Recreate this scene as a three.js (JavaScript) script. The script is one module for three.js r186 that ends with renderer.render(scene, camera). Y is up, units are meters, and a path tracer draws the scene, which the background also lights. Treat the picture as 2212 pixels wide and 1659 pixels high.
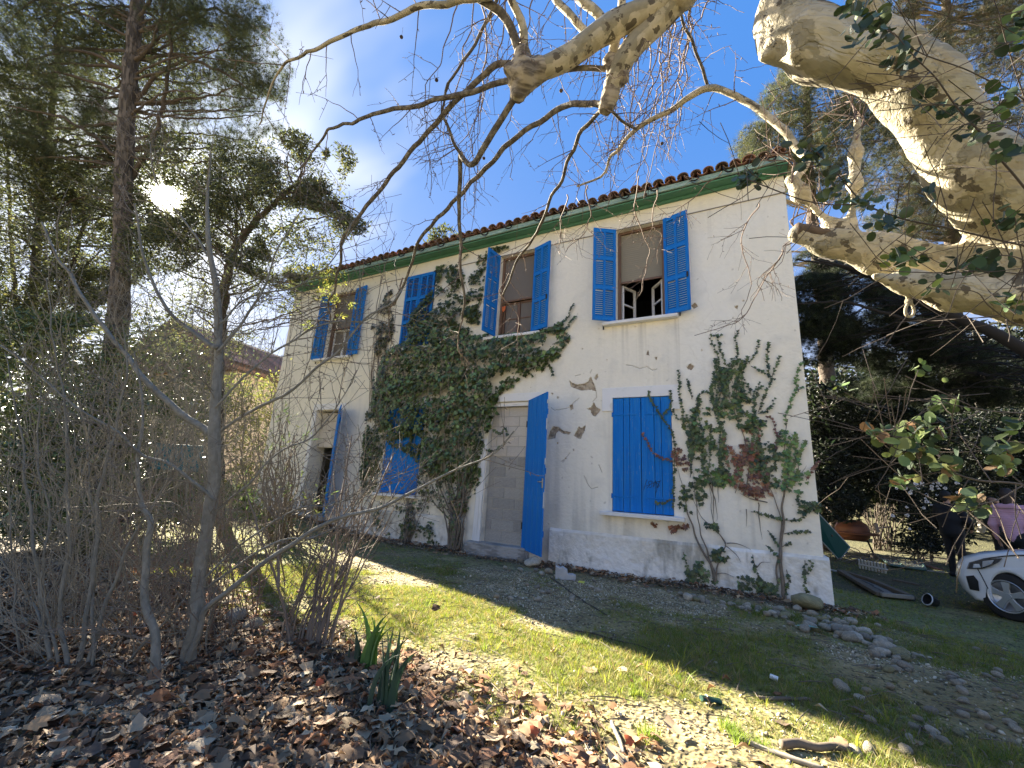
import * as THREE from 'three';
import { mergeGeometries, toCreasedNormals, mergeVertices } from 'three/addons/utils/BufferGeometryUtils.js';
import { RoundedBoxGeometry } from 'three/addons/geometries/RoundedBoxGeometry.js';
import { ImprovedNoise } from 'three/addons/math/ImprovedNoise.js';
import { MarchingCubes } from 'three/addons/objects/MarchingCubes.js';

// ------------------------------------------------------------------ camera, sky, sun, exposure
const EXPOSURE = 7.7;
const scene = new THREE.Scene();
const camera = new THREE.PerspectiveCamera(84.18, 4 / 3, 0.05, 900);
camera.position.set(0, 1.27, 7.5);
camera.rotation.set(THREE.MathUtils.degToRad(13.633), THREE.MathUtils.degToRad(28.548), THREE.MathUtils.degToRad(3.555), 'YXZ');
camera.updateMatrixWorld(true);
scene.add(camera);
const renderer = new THREE.WebGLRenderer({ antialias: true });
renderer.toneMapping = THREE.LinearToneMapping;
renderer.toneMappingExposure = EXPOSURE;
renderer.shadowMap.enabled = true;

const V = (x, y, z) => new THREE.Vector3(x, y, z);
const SUN = V(-0.8496, 0.4509, -0.2736).normalize();
const sun = new THREE.DirectionalLight(new THREE.Color().setRGB(1, 0.9, 0.72), 5);
sun.position.copy(SUN).multiplyScalar(60);
sun.castShadow = true;
Object.assign(sun.shadow.camera, { left: -35, right: 35, top: 35, bottom: -35, near: 1, far: 140 });
sun.shadow.mapSize.set(4096, 4096);
scene.add(sun);

const perlin = new ImprovedNoise();
const noise = (x, y = 0, z = 0) => perlin.noise(x + 31.7, y + 11.3, z + 7.9);
const fbm = (x, y, z = 0, o = 4) => { let s = 0, a = 1, n = 0; for (let i = 0; i < o; i++) { s += a * noise(x, y, z + i * 5.3); n += a; a *= 0.5; x *= 2.03; y *= 2.03; z *= 2.03; } return s / n; };
const clamp = THREE.MathUtils.clamp, lerp = THREE.MathUtils.lerp;
const ss = (a, b, x) => { const t = clamp((x - a) / (b - a), 0, 1); return t * t * (3 - 2 * t); };

{ // the sky: clear blue with thin cirrus, hazy round the low sun; horizon haze made brighter and warmer to light the shaded front
  const W = 2048, H = 1024, data = new Float32Array(W * H * 4);
  for (let j = 0; j < H; j++) {
    const e = ((j + 0.5) / H - 0.5) * Math.PI, y = Math.sin(e), c = Math.cos(e);
    for (let i = 0; i < W; i++) {
      const a = ((i + 0.5) / W - 0.5) * 2 * Math.PI, x = Math.cos(a) * c, z = Math.sin(a) * c;
      const th = Math.acos(clamp(x * SUN.x + y * SUN.y + z * SUN.z, -1, 1)) * 57.296;
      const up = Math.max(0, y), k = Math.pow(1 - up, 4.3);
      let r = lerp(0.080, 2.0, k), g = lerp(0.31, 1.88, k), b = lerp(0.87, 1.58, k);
      const glow = 0.55 * Math.exp(-th / 20) + 0.9 * Math.exp(-th / 6) + 16 * Math.exp(-((th / 1.1) ** 2)) + 4 * Math.exp(-th / 1.3);
      if (y > 0.01) {
        const q = 1 / (y + 0.18), u = x * q, v = z * q;
        const w = fbm(u * 0.9 + 2 * v * 0.2, v * 2.1 - u * 0.3, 142.08, 5) + 0.35 * fbm(u * 3.1, v * 6.3, 148.08, 3);
        const cover = ss(0.0, 0.6, w - 0.22 + 0.72 * Math.exp(-th / 22)) * 0.52;
        const lit = 0.84 + 0.9 * Math.exp(-th / 22);
        r = lerp(r, lit, cover); g = lerp(g, lit * 1.0, cover); b = lerp(b, lit * 0.98, cover);
      }
      const o = (j * W + i) * 4;
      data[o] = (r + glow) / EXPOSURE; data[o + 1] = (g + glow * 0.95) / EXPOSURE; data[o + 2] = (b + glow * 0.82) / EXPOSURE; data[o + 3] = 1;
      if (y < 0) { data[o] = 0.12 / EXPOSURE; data[o + 1] = 0.12 / EXPOSURE; data[o + 2] = 0.10 / EXPOSURE; }
    }
  }
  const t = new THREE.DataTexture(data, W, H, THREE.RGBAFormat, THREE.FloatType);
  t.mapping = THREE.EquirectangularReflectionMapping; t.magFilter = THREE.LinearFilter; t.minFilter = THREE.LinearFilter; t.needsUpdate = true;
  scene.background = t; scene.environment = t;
}

// ------------------------------------------------------------------ helpers
let seed = 12345;
const reseed = (n) => { seed = n >>> 0; };
const rnd = () => { seed = (seed + 0x6d2b79f5) | 0; let t = Math.imul(seed ^ (seed >>> 15), 1 | seed); t = (t + Math.imul(t ^ (t >>> 7), 61 | t)) ^ t; return ((t ^ (t >>> 14)) >>> 0) / 4294967296; };
const rr = (a, b) => a + (b - a) * rnd();
const gauss = () => (rnd() + rnd() + rnd() + rnd() - 2) * 1.0;
const pick = (a) => a[Math.floor(rnd() * a.length)];
const rdir = () => { const z = rr(-1, 1), a = rr(0, 6.2832), s = Math.sqrt(1 - z * z); return V(s * Math.cos(a), z, s * Math.sin(a)); };

const FOCAL = 918.4, CX = 1106, CY = 829.5;                       // the photograph measured at 2212 x 1659
const inv = camera.matrixWorld.clone().invert();
const at = (px, py, d) => V((px - CX) / FOCAL * d, -(py - CY) / FOCAL * d, -d).applyMatrix4(camera.matrixWorld);
const toPx = (p) => { const q = p.clone().applyMatrix4(inv); return [CX + q.x / -q.z * FOCAL, CY - q.y / -q.z * FOCAL, -q.z]; };
const seen = (p, m = 60) => { const [x, y, d] = toPx(p); return d > 0.1 && x > -m && x < 2212 + m && y > -m && y < 1659 + m; };
const onWall = (px, py, z = 0) => { const a = camera.position, b = at(px, py, 1).sub(a); return a.clone().addScaledVector(b, (z - a.z) / b.z); };
// the lie of the land: level by the house, falling to the right, a bank behind
const landY = (x, z) => {
  let y = -0.18 * ss(0.7, 3.0, x - 0.35 * z - 0.1) * (1 - 0.8 * ss(-2.6, -6, z)) + 0.03 * fbm(x * 0.8, z * 0.8, 1, 3);
  if (z < -6) y += 8 * ss(-10, -32, z) * ss(-1, 6, x);
  y += 0.25 * ss(-7, -10, x) * ss(5.5, 2.5, z);
  const far = Math.hypot(x, z - 7.5);
  return y + 0.02 * ss(30, 80, far) * fbm(x * 0.02, z * 0.02, 0, 2) * far;
};
const onGround = (px, py) => { const a = camera.position, b = at(px, py, 1).sub(a); let y = 0, p = a; for (let i = 0; i < 8; i++) { p = a.clone().addScaledVector(b, (y - a.y) / b.y); y = landY(p.x, p.z); } p.y = y; return p; };

const taken = {};
const numbered = (n) => { const k = taken[n] = (taken[n] ?? -1) + 1; return k ? `${n}_${String(k).padStart(3, '0')}` : n; };
const tag = (o, label, category, group, kind) => { Object.assign(o.userData, { label, category }); if (group) o.userData.group = group; if (kind) o.userData.kind = kind; return o; };
const thing = (name, label, category, p = [0, 0, 0], turn = 0, group) => { const o = new THREE.Group(); o.name = numbered(name); scene.add(o); o.position.set(...(p.isVector3 ? p.toArray() : p)); o.rotation.y = turn; return tag(o, label, category, group); };
const mesh = (name, geo, mat, parent) => { const o = new THREE.Mesh(geo, mat); o.name = parent ? name : numbered(name); o.castShadow = o.receiveShadow = true; (parent || scene).add(o); return o; };
const single = (name, geo, mat, label, category, group) => tag(mesh(name, geo, mat), label, category, group);
const RGB = (r, g, b) => new THREE.Color().setRGB(r, g, b);
const std = (c, roughness = 0.85, more = {}) => new THREE.MeshStandardMaterial({ color: Array.isArray(c) ? RGB(...c) : c, roughness, metalness: 0, ...more });
const leafMat = (through = 0.45, more = {}) => new THREE.MeshPhysicalMaterial({ color: 0xffffff, roughness: 0.95, transmission: through, thickness: 0, side: THREE.DoubleSide, specularIntensity: 0.6, ...more });
const inst = (name, geo, mat, list, parent, stuff = true) => {          // list: [matrix, colour]
  const o = new THREE.InstancedMesh(geo, mat, list.length); o.name = parent ? name : numbered(name); o.castShadow = o.receiveShadow = true;
  list.forEach(([m, c], i) => { o.setMatrixAt(i, m); o.setColorAt(i, c); });
  if (stuff) o.userData.kind = 'stuff';
  (parent || scene).add(o); return o;
};
const local = (o, p) => p.clone().sub(o.position);
const _q = new THREE.Quaternion(), _u = V(0, 1, 0), _f = V(0, 0, 1);
// a matrix whose z axis looks along n and whose y axis is turned by roll
const place = (p, n, roll, s) => { const q = new THREE.Quaternion().setFromUnitVectors(_f, n).multiply(new THREE.Quaternion().setFromAxisAngle(_f, roll)); return new THREE.Matrix4().compose(p, q, s.isVector3 ? s : V(s, s, s)); };
// a matrix whose y axis points along d
const along = (p, d, spin, s) => { const q = new THREE.Quaternion().setFromUnitVectors(_u, d).multiply(new THREE.Quaternion().setFromAxisAngle(_u, spin)); return new THREE.Matrix4().compose(p, q, s.isVector3 ? s : V(s, s, s)); };
const vary = (c, v, warm = 0.15) => { const k = 1 + v * rr(-1, 1), w = warm * rr(-1, 1); return RGB(clamp(c[0] * k * (1 + w), 0, 1), clamp(c[1] * k, 0, 1), clamp(c[2] * k * (1 - w), 0, 1)); };
const box = (w, h, d, x = 0, y = 0, z = 0) => new THREE.BoxGeometry(w, h, d).translate(x, y, z);
const rbox = (w, h, d, r, x = 0, y = 0, z = 0, s = 1) => new RoundedBoxGeometry(w, h, d, s, r).translate(x, y, z);
const merge = (l) => mergeGeometries(l.map((g) => { g = g.index ? g.toNonIndexed() : g; for (const k of Object.keys(g.attributes)) if (!['position', 'normal', 'uv'].includes(k)) g.deleteAttribute(k); return g; }));
const turned = (g, x, y, z) => g.applyMatrix4(new THREE.Matrix4().makeRotationFromEuler(new THREE.Euler(x, y, z)));
const geoOf = (pos, idx, uv) => { const g = new THREE.BufferGeometry(); g.setAttribute('position', new THREE.Float32BufferAttribute(pos, 3)); g.setAttribute('uv', new THREE.Float32BufferAttribute(uv || new Array(pos.length / 3 * 2).fill(0), 2)); g.setIndex(idx); g.computeVertexNormals(); return g; };
const inPoly = (x, y, p) => { let c = false; for (let i = 0, j = p.length - 1; i < p.length; j = i++) if ((p[i][1] > y) !== (p[j][1] > y) && x < (p[j][0] - p[i][0]) * (y - p[i][1]) / (p[j][1] - p[i][1]) + p[i][0]) c = !c; return c; };
const edgeDist = (x, y, p) => { let d = 1e9; for (let i = 0, j = p.length - 1; i < p.length; j = i++) { const ax = p[j][0], ay = p[j][1], bx = p[i][0] - ax, by = p[i][1] - ay, t = clamp(((x - ax) * bx + (y - ay) * by) / (bx * bx + by * by), 0, 1); d = Math.min(d, Math.hypot(x - ax - t * bx, y - ay - t * by)); } return d; };

// a swept, tapering tube through points with radii; uv in metres
function tube(P, R, sides = 8, o = {}) {
  const n = P.length, pos = [], uv = [], idx = []; let len = 0;
  let N = V(0, 1, 0), T0 = P[1].clone().sub(P[0]).normalize(); if (Math.abs(T0.y) > 0.9) N.set(1, 0, 0); N.addScaledVector(T0, -N.dot(T0)).normalize();
  for (let i = 0; i < n; i++) {
    const T = P[Math.min(i + 1, n - 1)].clone().sub(P[Math.max(i - 1, 0)]); if (T.lengthSq() < 1e-12) T.copy(T0); T.normalize();
    N.addScaledVector(T, -N.dot(T)); if (N.lengthSq() < 1e-8) N.set(T.y, -T.x, 0.3).addScaledVector(T, -T.dot(V(T.y, -T.x, 0.3))); N.normalize(); const B = T.clone().cross(N); if (i) len += P[i].distanceTo(P[i - 1]);
    for (let k = 0; k <= sides; k++) {
      const a = k / sides * 6.28318; let r = R[i];
      if (o.bump) r *= 1 + o.bump * noise(P[i].x * o.freq + Math.cos(a) * 1.3, P[i].y * o.freq + Math.sin(a) * 1.3, P[i].z * o.freq);
      const c = Math.cos(a) * r, s = Math.sin(a) * r;
      pos.push(P[i].x + N.x * c + B.x * s, P[i].y + N.y * c + B.y * s, P[i].z + N.z * c + B.z * s); uv.push(k / sides * 6.28318 * R[0], len);
      if (i && k) { const q = i * (sides + 1) + k, w = q - sides - 1; idx.push(w - 1, w, q, w - 1, q, q - 1); }
    }
  }
  const e = pos.length / 3; pos.push(...P[n - 1].toArray(), ...P[0].toArray()); uv.push(0, len, 0, 0);
  for (let k = 1; k <= sides; k++) { const q = (n - 1) * (sides + 1) + k; idx.push(q - 1, q, e, k, k - 1, e + 1); }
  const g = geoOf(pos, idx, uv);
  if (sides > 4) { const a = g.attributes.normal, w = sides + 1; for (let i = 0; i < n; i++) { const p = i * w, q = p + sides, x = a.getX(p) + a.getX(q), y = a.getY(p) + a.getY(q), z = a.getZ(p) + a.getZ(q), l = Math.hypot(x, y, z) || 1; a.setXYZ(p, x / l, y / l, z / l); a.setXYZ(q, x / l, y / l, z / l); } }
  return g;
}
// smooths points with radii; wob adds a crooked wander
function smooth(P, R, step = 0.08, wob = 0) {
  const c = new THREE.CatmullRomCurve3(P, false, 'centripetal'), L = c.getLength(), n = Math.max(4, Math.ceil(L / step)), Q = [], S = [];
  for (let i = 0; i <= n; i++) { const t = i / n, p = c.getPoint(t), f = t * (P.length - 1), k = Math.min(Math.floor(f), P.length - 2); if (wob && i && i < n) p.add(V(noise(p.x * 5, p.y * 5, p.z * 5 + 3), noise(p.y * 5, p.z * 5, p.x * 5), noise(p.z * 5, p.x * 5 + 9, p.y * 5)).multiplyScalar(wob)); Q.push(p); S.push(lerp(R[k], R[k + 1], f - k)); }
  return { P: Q, R: S };
}
// a limb given as [px, py, depth, width in px] in the photograph's measure
const widthAt = (x, d, w) => w / 2 / FOCAL * d / Math.hypot(1, (x - CX) / FOCAL);   // the lens widens what stands off its axis
const limb = (l, step = 0.08, wob = 0) => smooth(l.map(([x, y, d]) => at(x, y, d)), l.map(([x, , d, w]) => widthAt(x, d, w)), step, wob);
// depth runs evenly from d0 to d1 along a traced line; width from w0 to w1
const line = (pts, d0, d1, w0, w1, step = 0.08, wob = 0) => limb(pts.map(([x, y], i) => { const t = i / (pts.length - 1); return [x, y, lerp(d0, d1, t), lerp(w0, w1, t)]; }), step, wob);
const shift = (L, o) => ({ P: L.P.map((p) => local(o, p)), R: L.R });

// textures computed on a tile that repeats
const hash = (x, y, s) => { let h = Math.imul(x, 374761393) + Math.imul(y, 668265263) + Math.imul(s, 974634777); h = Math.imul(h ^ (h >>> 13), 1274126177); return ((h ^ (h >>> 16)) >>> 0) / 4294967296; };
const pnoise = (u, v, p, s) => { const x = u * p, y = v * p, i = Math.floor(x), j = Math.floor(y), a = x - i, b = y - j, f = a * a * (3 - 2 * a), g = b * b * (3 - 2 * b), m = (n) => ((n % p) + p) % p; return lerp(lerp(hash(m(i), m(j), s), hash(m(i + 1), m(j), s), f), lerp(hash(m(i), m(j + 1), s), hash(m(i + 1), m(j + 1), s), f), g); };
const pfbm = (u, v, p, s, o = 5) => { let t = 0, a = 0.5, n = 0; for (let k = 0; k < o; k++) { t += a * pnoise(u, v, p, s + k); n += a; p *= 2; a *= 0.55; } return t / n; };
function tex(n, fn, srgb = true, rep = 1) {
  const d = new Uint8Array(n * n * 4);
  for (let j = 0; j < n; j++) for (let i = 0; i < n; i++) { const c = fn(i / n, j / n), o = (j * n + i) * 4; for (let k = 0; k < 3; k++) { const v = clamp(c[k] ?? c, 0, 1); d[o + k] = 255 * (srgb ? (v <= 0.0031308 ? v * 12.92 : 1.055 * Math.pow(v, 1 / 2.4) - 0.055) : v); } d[o + 3] = 255; }
  const t = new THREE.DataTexture(d, n, n, THREE.RGBAFormat); if (srgb) t.colorSpace = THREE.SRGBColorSpace;
  t.wrapS = t.wrapT = THREE.RepeatWrapping; t.magFilter = THREE.LinearFilter; t.repeat.set(rep, rep); t.needsUpdate = true; return t;
}
const mix3 = (a, b, t) => [lerp(a[0], b[0], t), lerp(a[1], b[1], t), lerp(a[2], b[2], t)];

// bark of the plane tree: cream and olive flakes
const barkMap = (cut, k) => tex(512, (u, v) => { const a = pfbm(u, v, 5, 3), b = pfbm(u, v, 9, 31), f = pfbm(u, v, 24, 9, 3), s = pfbm(u, v * 0.3, 40, 12, 3); let c = mix3([0.37, 0.31, 0.20], [0.44, 0.385, 0.27], ss(0.35, 0.65, pfbm(u, v, 4, 77))); c = mix3(c, [0.38, 0.35, 0.25], ss(0.53, 0.54, pfbm(u, v, 8, 61)) * 0.5); c = mix3(c, [0.50, 0.44, 0.32], ss(0.56, 0.565, pfbm(u, v, 6, 91)) * 0.7); c = mix3(c, [0.24, 0.215, 0.145], ss(cut, cut + 0.02, a) * 0.8); c = mix3(c, [0.115, 0.095, 0.065], ss(cut + 0.06, cut + 0.075, b)); return c.map((x) => x * (0.72 + 0.32 * f + 0.24 * s)); }, true, k);
const trunkBark = std([1, 1, 1], 0.85, { map: barkMap(0.61, 1.6), bumpMap: tex(1024, (u, v) => 0.35 * pfbm(u, v, 7, 5) + 0.25 * ss(0.53, 0.55, pfbm(u, v, 8, 61)) + 0.2 * ss(0.56, 0.57, pfbm(u, v, 6, 91)) - 0.25 * ss(0.035, 0.0, Math.abs(pfbm(u, v * 0.7, 6, 41, 4) - 0.5)) + 0.2 * pfbm(u, v, 40, 8, 3) + 0.2, false, 1.6), bumpScale: 0.022 });
const planeBark = std([1, 1, 1], 0.85, {
  map: barkMap(0.57, 1.3),
  bumpMap: tex(256, (u, v) => 0.5 + 0.5 * (ss(0.54, 0.57, pfbm(u, v, 4, 3)) * 0.5 + pfbm(u, v, 16, 5)) - 0.3, false, 1.3), bumpScale: 0.008,
});
const twigBark = std([0.16, 0.13, 0.10], 0.8);
const greyBark = std([1, 1, 1], 0.9, { map: tex(256, (u, v) => mix3([0.13, 0.125, 0.10], [0.27, 0.255, 0.21], pfbm(u, v, 6, 8)).map((x) => x * (0.7 + 0.6 * pfbm(u, v, 20, 4))), true, 2), bumpMap: tex(256, (u, v) => pfbm(u, v, 12, 18), false, 3), bumpScale: 0.006 });
const darkBark = std([1, 1, 1], 0.95, { map: tex(256, (u, v) => mix3([0.045, 0.035, 0.028], [0.14, 0.11, 0.085], pfbm(u, v * 0.5, 8, 21)), true, 1.5), bumpMap: tex(256, (u, v) => pfbm(u, v, 10, 19), false, 1.5), bumpScale: 0.03 });

const pineBark = std([1, 1, 1], 0.95, { map: tex(256, (u, v) => mix3([0.06, 0.05, 0.043], [0.155, 0.13, 0.11], ss(0.3, 0.7, pfbm(u, v * 0.5, 9, 21))), true, 1.5), bumpMap: tex(256, (u, v) => ss(0.35, 0.6, pfbm(u, v * 0.5, 9, 21)), false, 1.5), bumpScale: 0.03 });
// leaves
const bladeLeaf = (l, w, fold = 0.25, bend = 0.15) => geoOf([0, 0, 0, -w / 2, l * 0.45, fold * w, 0, l * 0.45, 0, w / 2, l * 0.45, fold * w, 0, l, -bend * l], [0, 2, 1, 0, 3, 2, 1, 2, 4, 2, 3, 4]);
const roundLeaf = (s) => { const p = [0, s * 0.45, -0.04 * s], ix = [], n = 9; for (let i = 0; i < n; i++) { const a = i / n * 6.2832 - 1.5708; p.push(Math.cos(a) * s * 0.42, s * 0.5 + Math.sin(a) * s * 0.5, 0.10 * s * Math.cos(a) ** 2 - 0.05 * s * Math.sin(a)); ix.push(0, i + 1, (i + 1) % n + 1); } return geoOf(p, ix); };
const lobedLeaf = (s, pts, curl = 0.15) => { const p = [0, s * 0.35, 0], ix = []; pts.forEach(([x, y]) => p.push(x * s, y * s, -curl * s * (x * x * 2.2 + 0.7 * (y - 0.35) ** 2 - 0.35 * Math.abs(x)) + 0.09 * s * curl * Math.sin(x * 11 + y * 7))); for (let i = 0; i < pts.length; i++) ix.push(0, i + 1, (i + 1) % pts.length + 1); return geoOf(p, ix); };
const ivyShape = [[0, 0.05], [0.22, -0.04], [0.46, 0.08], [0.34, 0.28], [0.50, 0.46], [0.22, 0.52], [0, 0.98], [-0.22, 0.52], [-0.50, 0.46], [-0.34, 0.28], [-0.46, 0.08], [-0.22, -0.04]];
const planeShape = [[0, 0], [0.22, -0.02], [0.47, 0.13], [0.40, 0.27], [0.57, 0.50], [0.37, 0.56], [0.25, 0.76], [0, 1.0], [-0.27, 0.73], [-0.38, 0.54], [-0.55, 0.52], [-0.37, 0.29], [-0.45, 0.12], [-0.2, -0.02]];
const tuft = (n, l, w, spread) => { const p = [], ix = []; for (let i = 0; i < n; i++) { const a = i * 2.4, t = spread * Math.sqrt((i + 0.5) / n), d = V(Math.sin(t) * Math.cos(a), Math.cos(t), Math.sin(t) * Math.sin(a)), s = V(-Math.sin(a), 0, Math.cos(a)).multiplyScalar(w), b = d.clone().multiplyScalar(l * (0.75 + 0.25 * ((i * 7) % 5) / 4)), q = p.length / 3; p.push(-s.x, 0, -s.z, s.x, 0, s.z, b.x, b.y - 0.1 * l * t, b.z); ix.push(q, q + 1, q + 2); } return geoOf(p, ix); };
const worldOf = (o) => { const p = V(0, 0, 0); for (let q = o; q; q = q.parent) p.add(q.position); return p; };
const wpart = (name, geo, mat, parent) => mesh(name, geo.translate(...worldOf(parent).negate().toArray()), mat, parent);   // geometry given in world places
const winst = (name, geo, mat, list, parent) => { const w = worldOf(parent); list.forEach(([m]) => { m.elements[12] -= w.x; m.elements[13] -= w.y; m.elements[14] -= w.z; }); return inst(name, geo, mat, list, parent); };

// ------------------------------------------------------------------ the ground
const litterLine = (x) => 4.75 + 0.06 * (x + 3);
const zoneLeaf = (x, z) => ss(-0.35, 0.55, z - litterLine(x) + 0.35 * fbm(x * 0.9, z * 0.9, 4, 3)) * ss(0.9, -0.2, x + 0.25 * (z - 5)) * ss(9.5, 7.8, z) + 0.75 * ss(0.75, 0.25, z + 0.2 * noise(x, z)) * ss(-14, -11, x) * ss(1.2, 0.6, x) * (z > 0 ? 1 : 0);
const zoneGrass = (x, z) => clamp(ss(-0.18, 0.20, fbm(x * 0.75 + 3, z * 0.9, 2, 4) + 0.10 * ss(-1, 2, x) + 0.14 * ss(-2.5, -5, x) + 0.22 * Math.exp(-(((z - 4.15 - 0.02 * x) / 0.4) ** 2)) * ss(-4, -1, x) - 0.30 * Math.exp(-(((x + 2.3) / 1.5) ** 2 + ((z - 1.6) / 0.9) ** 2)) + 0.15 * ss(0.4, 1.0, x) * ss(1.5, -1, z)) * (1 - 0.9 * clamp(zoneLeaf(x, z), 0, 1)), 0, 1);
const zoneGravel = (x, z) => clamp(ss(-0.15, 0.2, fbm(x * 0.6 + 20, z * 0.8, 6, 4) + 0.32 * Math.exp(-(((x + 2.6) / 1.6) ** 2 + ((z - 1.5) / 1.0) ** 2))) * ss(0.2, 0.9, z) * (1 - 0.8 * zoneGrass(x, z)) * (1 - 0.6 * clamp(zoneLeaf(x, z), 0, 1)), 0, 1);
{
  const xs = [], zs = [];
  for (let x = -15; x <= 8; x += 0.1) xs.push(x); for (let z = -9; z <= 9; z += 0.1) zs.push(z);
  for (let k = 1, d = 0.3; k < 30; k++, d *= 1.28) { xs.unshift(xs[0] - d); xs.push(xs[xs.length - 1] + d); zs.unshift(zs[0] - d); zs.push(zs[zs.length - 1] + d); }
  const pos = [], col = [], uv = [], idx = [], nx = xs.length;
  zs.forEach((z, j) => xs.forEach((x, i) => {
    pos.push(x, landY(x, z) + (Math.abs(x) < 16 && Math.abs(z) < 10 ? 0.012 * fbm(x * 4, z * 4, 2, 3) : 0), z); uv.push(x / 1.7, z / 1.7);
    const l = clamp(zoneLeaf(x, z), 0, 1), g = zoneGrass(x, z), v = zoneGravel(x, z), n = 1 + 0.35 * fbm(x * 2, z * 2, 8, 3);
    let c = [0.275, 0.215, 0.095]; c = mix3(c, [0.37, 0.305, 0.165], v * 0.7); c = mix3(c, [0.20, 0.215, 0.06], g * 0.8); c = mix3(c, [0.10, 0.07, 0.048], l * 0.85);
    if (z > 8) c = mix3(c, [0.27, 0.225, 0.15], ss(8, 10, z) * 0.8);  // unseen ground behind the camera kept pale to bounce light onto the front
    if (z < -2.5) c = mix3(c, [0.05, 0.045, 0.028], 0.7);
    col.push(c[0] * n, c[1] * n, c[2] * n);
    if (i && j) { const q = j * nx + i; idx.push(q - nx - 1, q, q - nx, q - nx - 1, q - 1, q); }
  }));
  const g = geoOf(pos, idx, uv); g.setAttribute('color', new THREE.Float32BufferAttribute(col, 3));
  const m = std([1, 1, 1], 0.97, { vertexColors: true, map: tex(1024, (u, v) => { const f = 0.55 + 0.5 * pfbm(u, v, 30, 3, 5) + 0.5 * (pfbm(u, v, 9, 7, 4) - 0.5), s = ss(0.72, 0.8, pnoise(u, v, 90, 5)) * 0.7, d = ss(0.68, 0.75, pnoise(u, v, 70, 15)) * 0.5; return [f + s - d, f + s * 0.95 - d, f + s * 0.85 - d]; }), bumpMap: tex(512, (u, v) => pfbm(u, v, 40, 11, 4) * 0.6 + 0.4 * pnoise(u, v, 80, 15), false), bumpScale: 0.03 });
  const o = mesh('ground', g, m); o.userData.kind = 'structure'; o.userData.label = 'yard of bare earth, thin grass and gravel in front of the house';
}

// ------------------------------------------------------------------ the house
const HX0 = -11.93, HX1 = 0.93, HT = 6.80, HD = -7.6, WT = 0.42;      // left and right corner, wall top, back, wall thickness
const house = thing('house', 'two-storey cream plastered house with blue louvred shutters, green eaves board and clay tiled roof', 'house', [0, 0, 0]);
const OPEN = [[-1.92, -1.04, 4.40, 6.37], [-4.56, -3.70, 4.40, 6.37], [-7.32, -6.40, 4.40, 6.37], [-10.10, -9.16, 4.40, 6.37], [-1.985, -0.985, 0.975, 2.95], [-4.56, -3.62, 0.2, 2.965], [-7.38, -6.28, 0.975, 2.95], [-9.98, -9.08, 0.32, 2.96]];
// missing plaster, in metres on the wall, outlined as in the photograph
const PATCH = [
  [[-2.83, 3.35], [-2.78, 3.29], [-2.66, 3.24], [-2.52, 3.25], [-2.45, 3.29], [-2.40, 3.38], [-2.36, 3.28], [-2.31, 3.18], [-2.30, 3.10], [-2.40, 3.13], [-2.55, 3.12], [-2.68, 3.16], [-2.79, 3.21]],
  [[-2.33, 3.36], [-2.28, 3.44], [-2.26, 3.36], [-2.30, 3.31]],
  [[-2.47, 2.77], [-2.38, 2.79], [-2.34, 2.89], [-2.29, 2.79], [-2.21, 2.75], [-2.25, 2.68], [-2.31, 2.62], [-2.37, 2.66], [-2.40, 2.74]],
  [[-2.81, 2.84], [-2.75, 2.87], [-2.73, 2.78], [-2.79, 2.75]],
  [[-3.24, 2.20], [-3.19, 2.36], [-3.12, 2.45], [-3.02, 2.43], [-2.92, 2.36], [-2.77, 2.33], [-2.81, 2.29], [-2.93, 2.31], [-3.01, 2.36], [-3.07, 2.31], [-3.08, 2.22]],
  [[-2.71, 2.27], [-2.65, 2.36], [-2.61, 2.44], [-2.56, 2.40], [-2.49, 2.46], [-2.50, 2.36], [-2.54, 2.30], [-2.57, 2.21], [-2.63, 2.22]],
  [[-0.60, 4.55], [-0.55, 4.60], [-0.50, 4.52], [-0.57, 4.48]], [[-0.72, 3.44], [-0.66, 3.49], [-0.60, 3.44], [-0.64, 3.38], [-0.70, 3.40]], [[0.06, 4.42], [0.11, 4.44], [0.10, 4.38]], [[-1.38, 3.72], [-1.35, 3.80], [-1.33, 3.70]], [[-1.24, 3.66], [-1.20, 3.66], [-1.21, 3.60]],
];
const CRACK = [[[-3.19, 2.82], [-3.12, 2.76], [-2.99, 2.77], [-2.80, 2.80], [-2.72, 2.90], [-2.62, 2.98]], [[-2.30, 3.12], [-2.28, 2.98], [-2.36, 2.90]], [[-2.42, 3.45], [-2.38, 3.52]], [[-2.95, 1.78], [-2.85, 1.86], [-2.77, 1.95]], [[-2.50, 1.55], [-2.42, 1.40], [-2.36, 1.33], [-2.24, 1.36]], [[-1.75, 3.56], [-1.62, 3.53], [-1.5, 3.47], [-1.38, 3.50], [-1.28, 3.42], [-1.2, 3.44]], [[-2.23, 1.75], [-2.17, 1.62]], [[-2.72, 3.42], [-2.6, 3.44]]];
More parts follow.
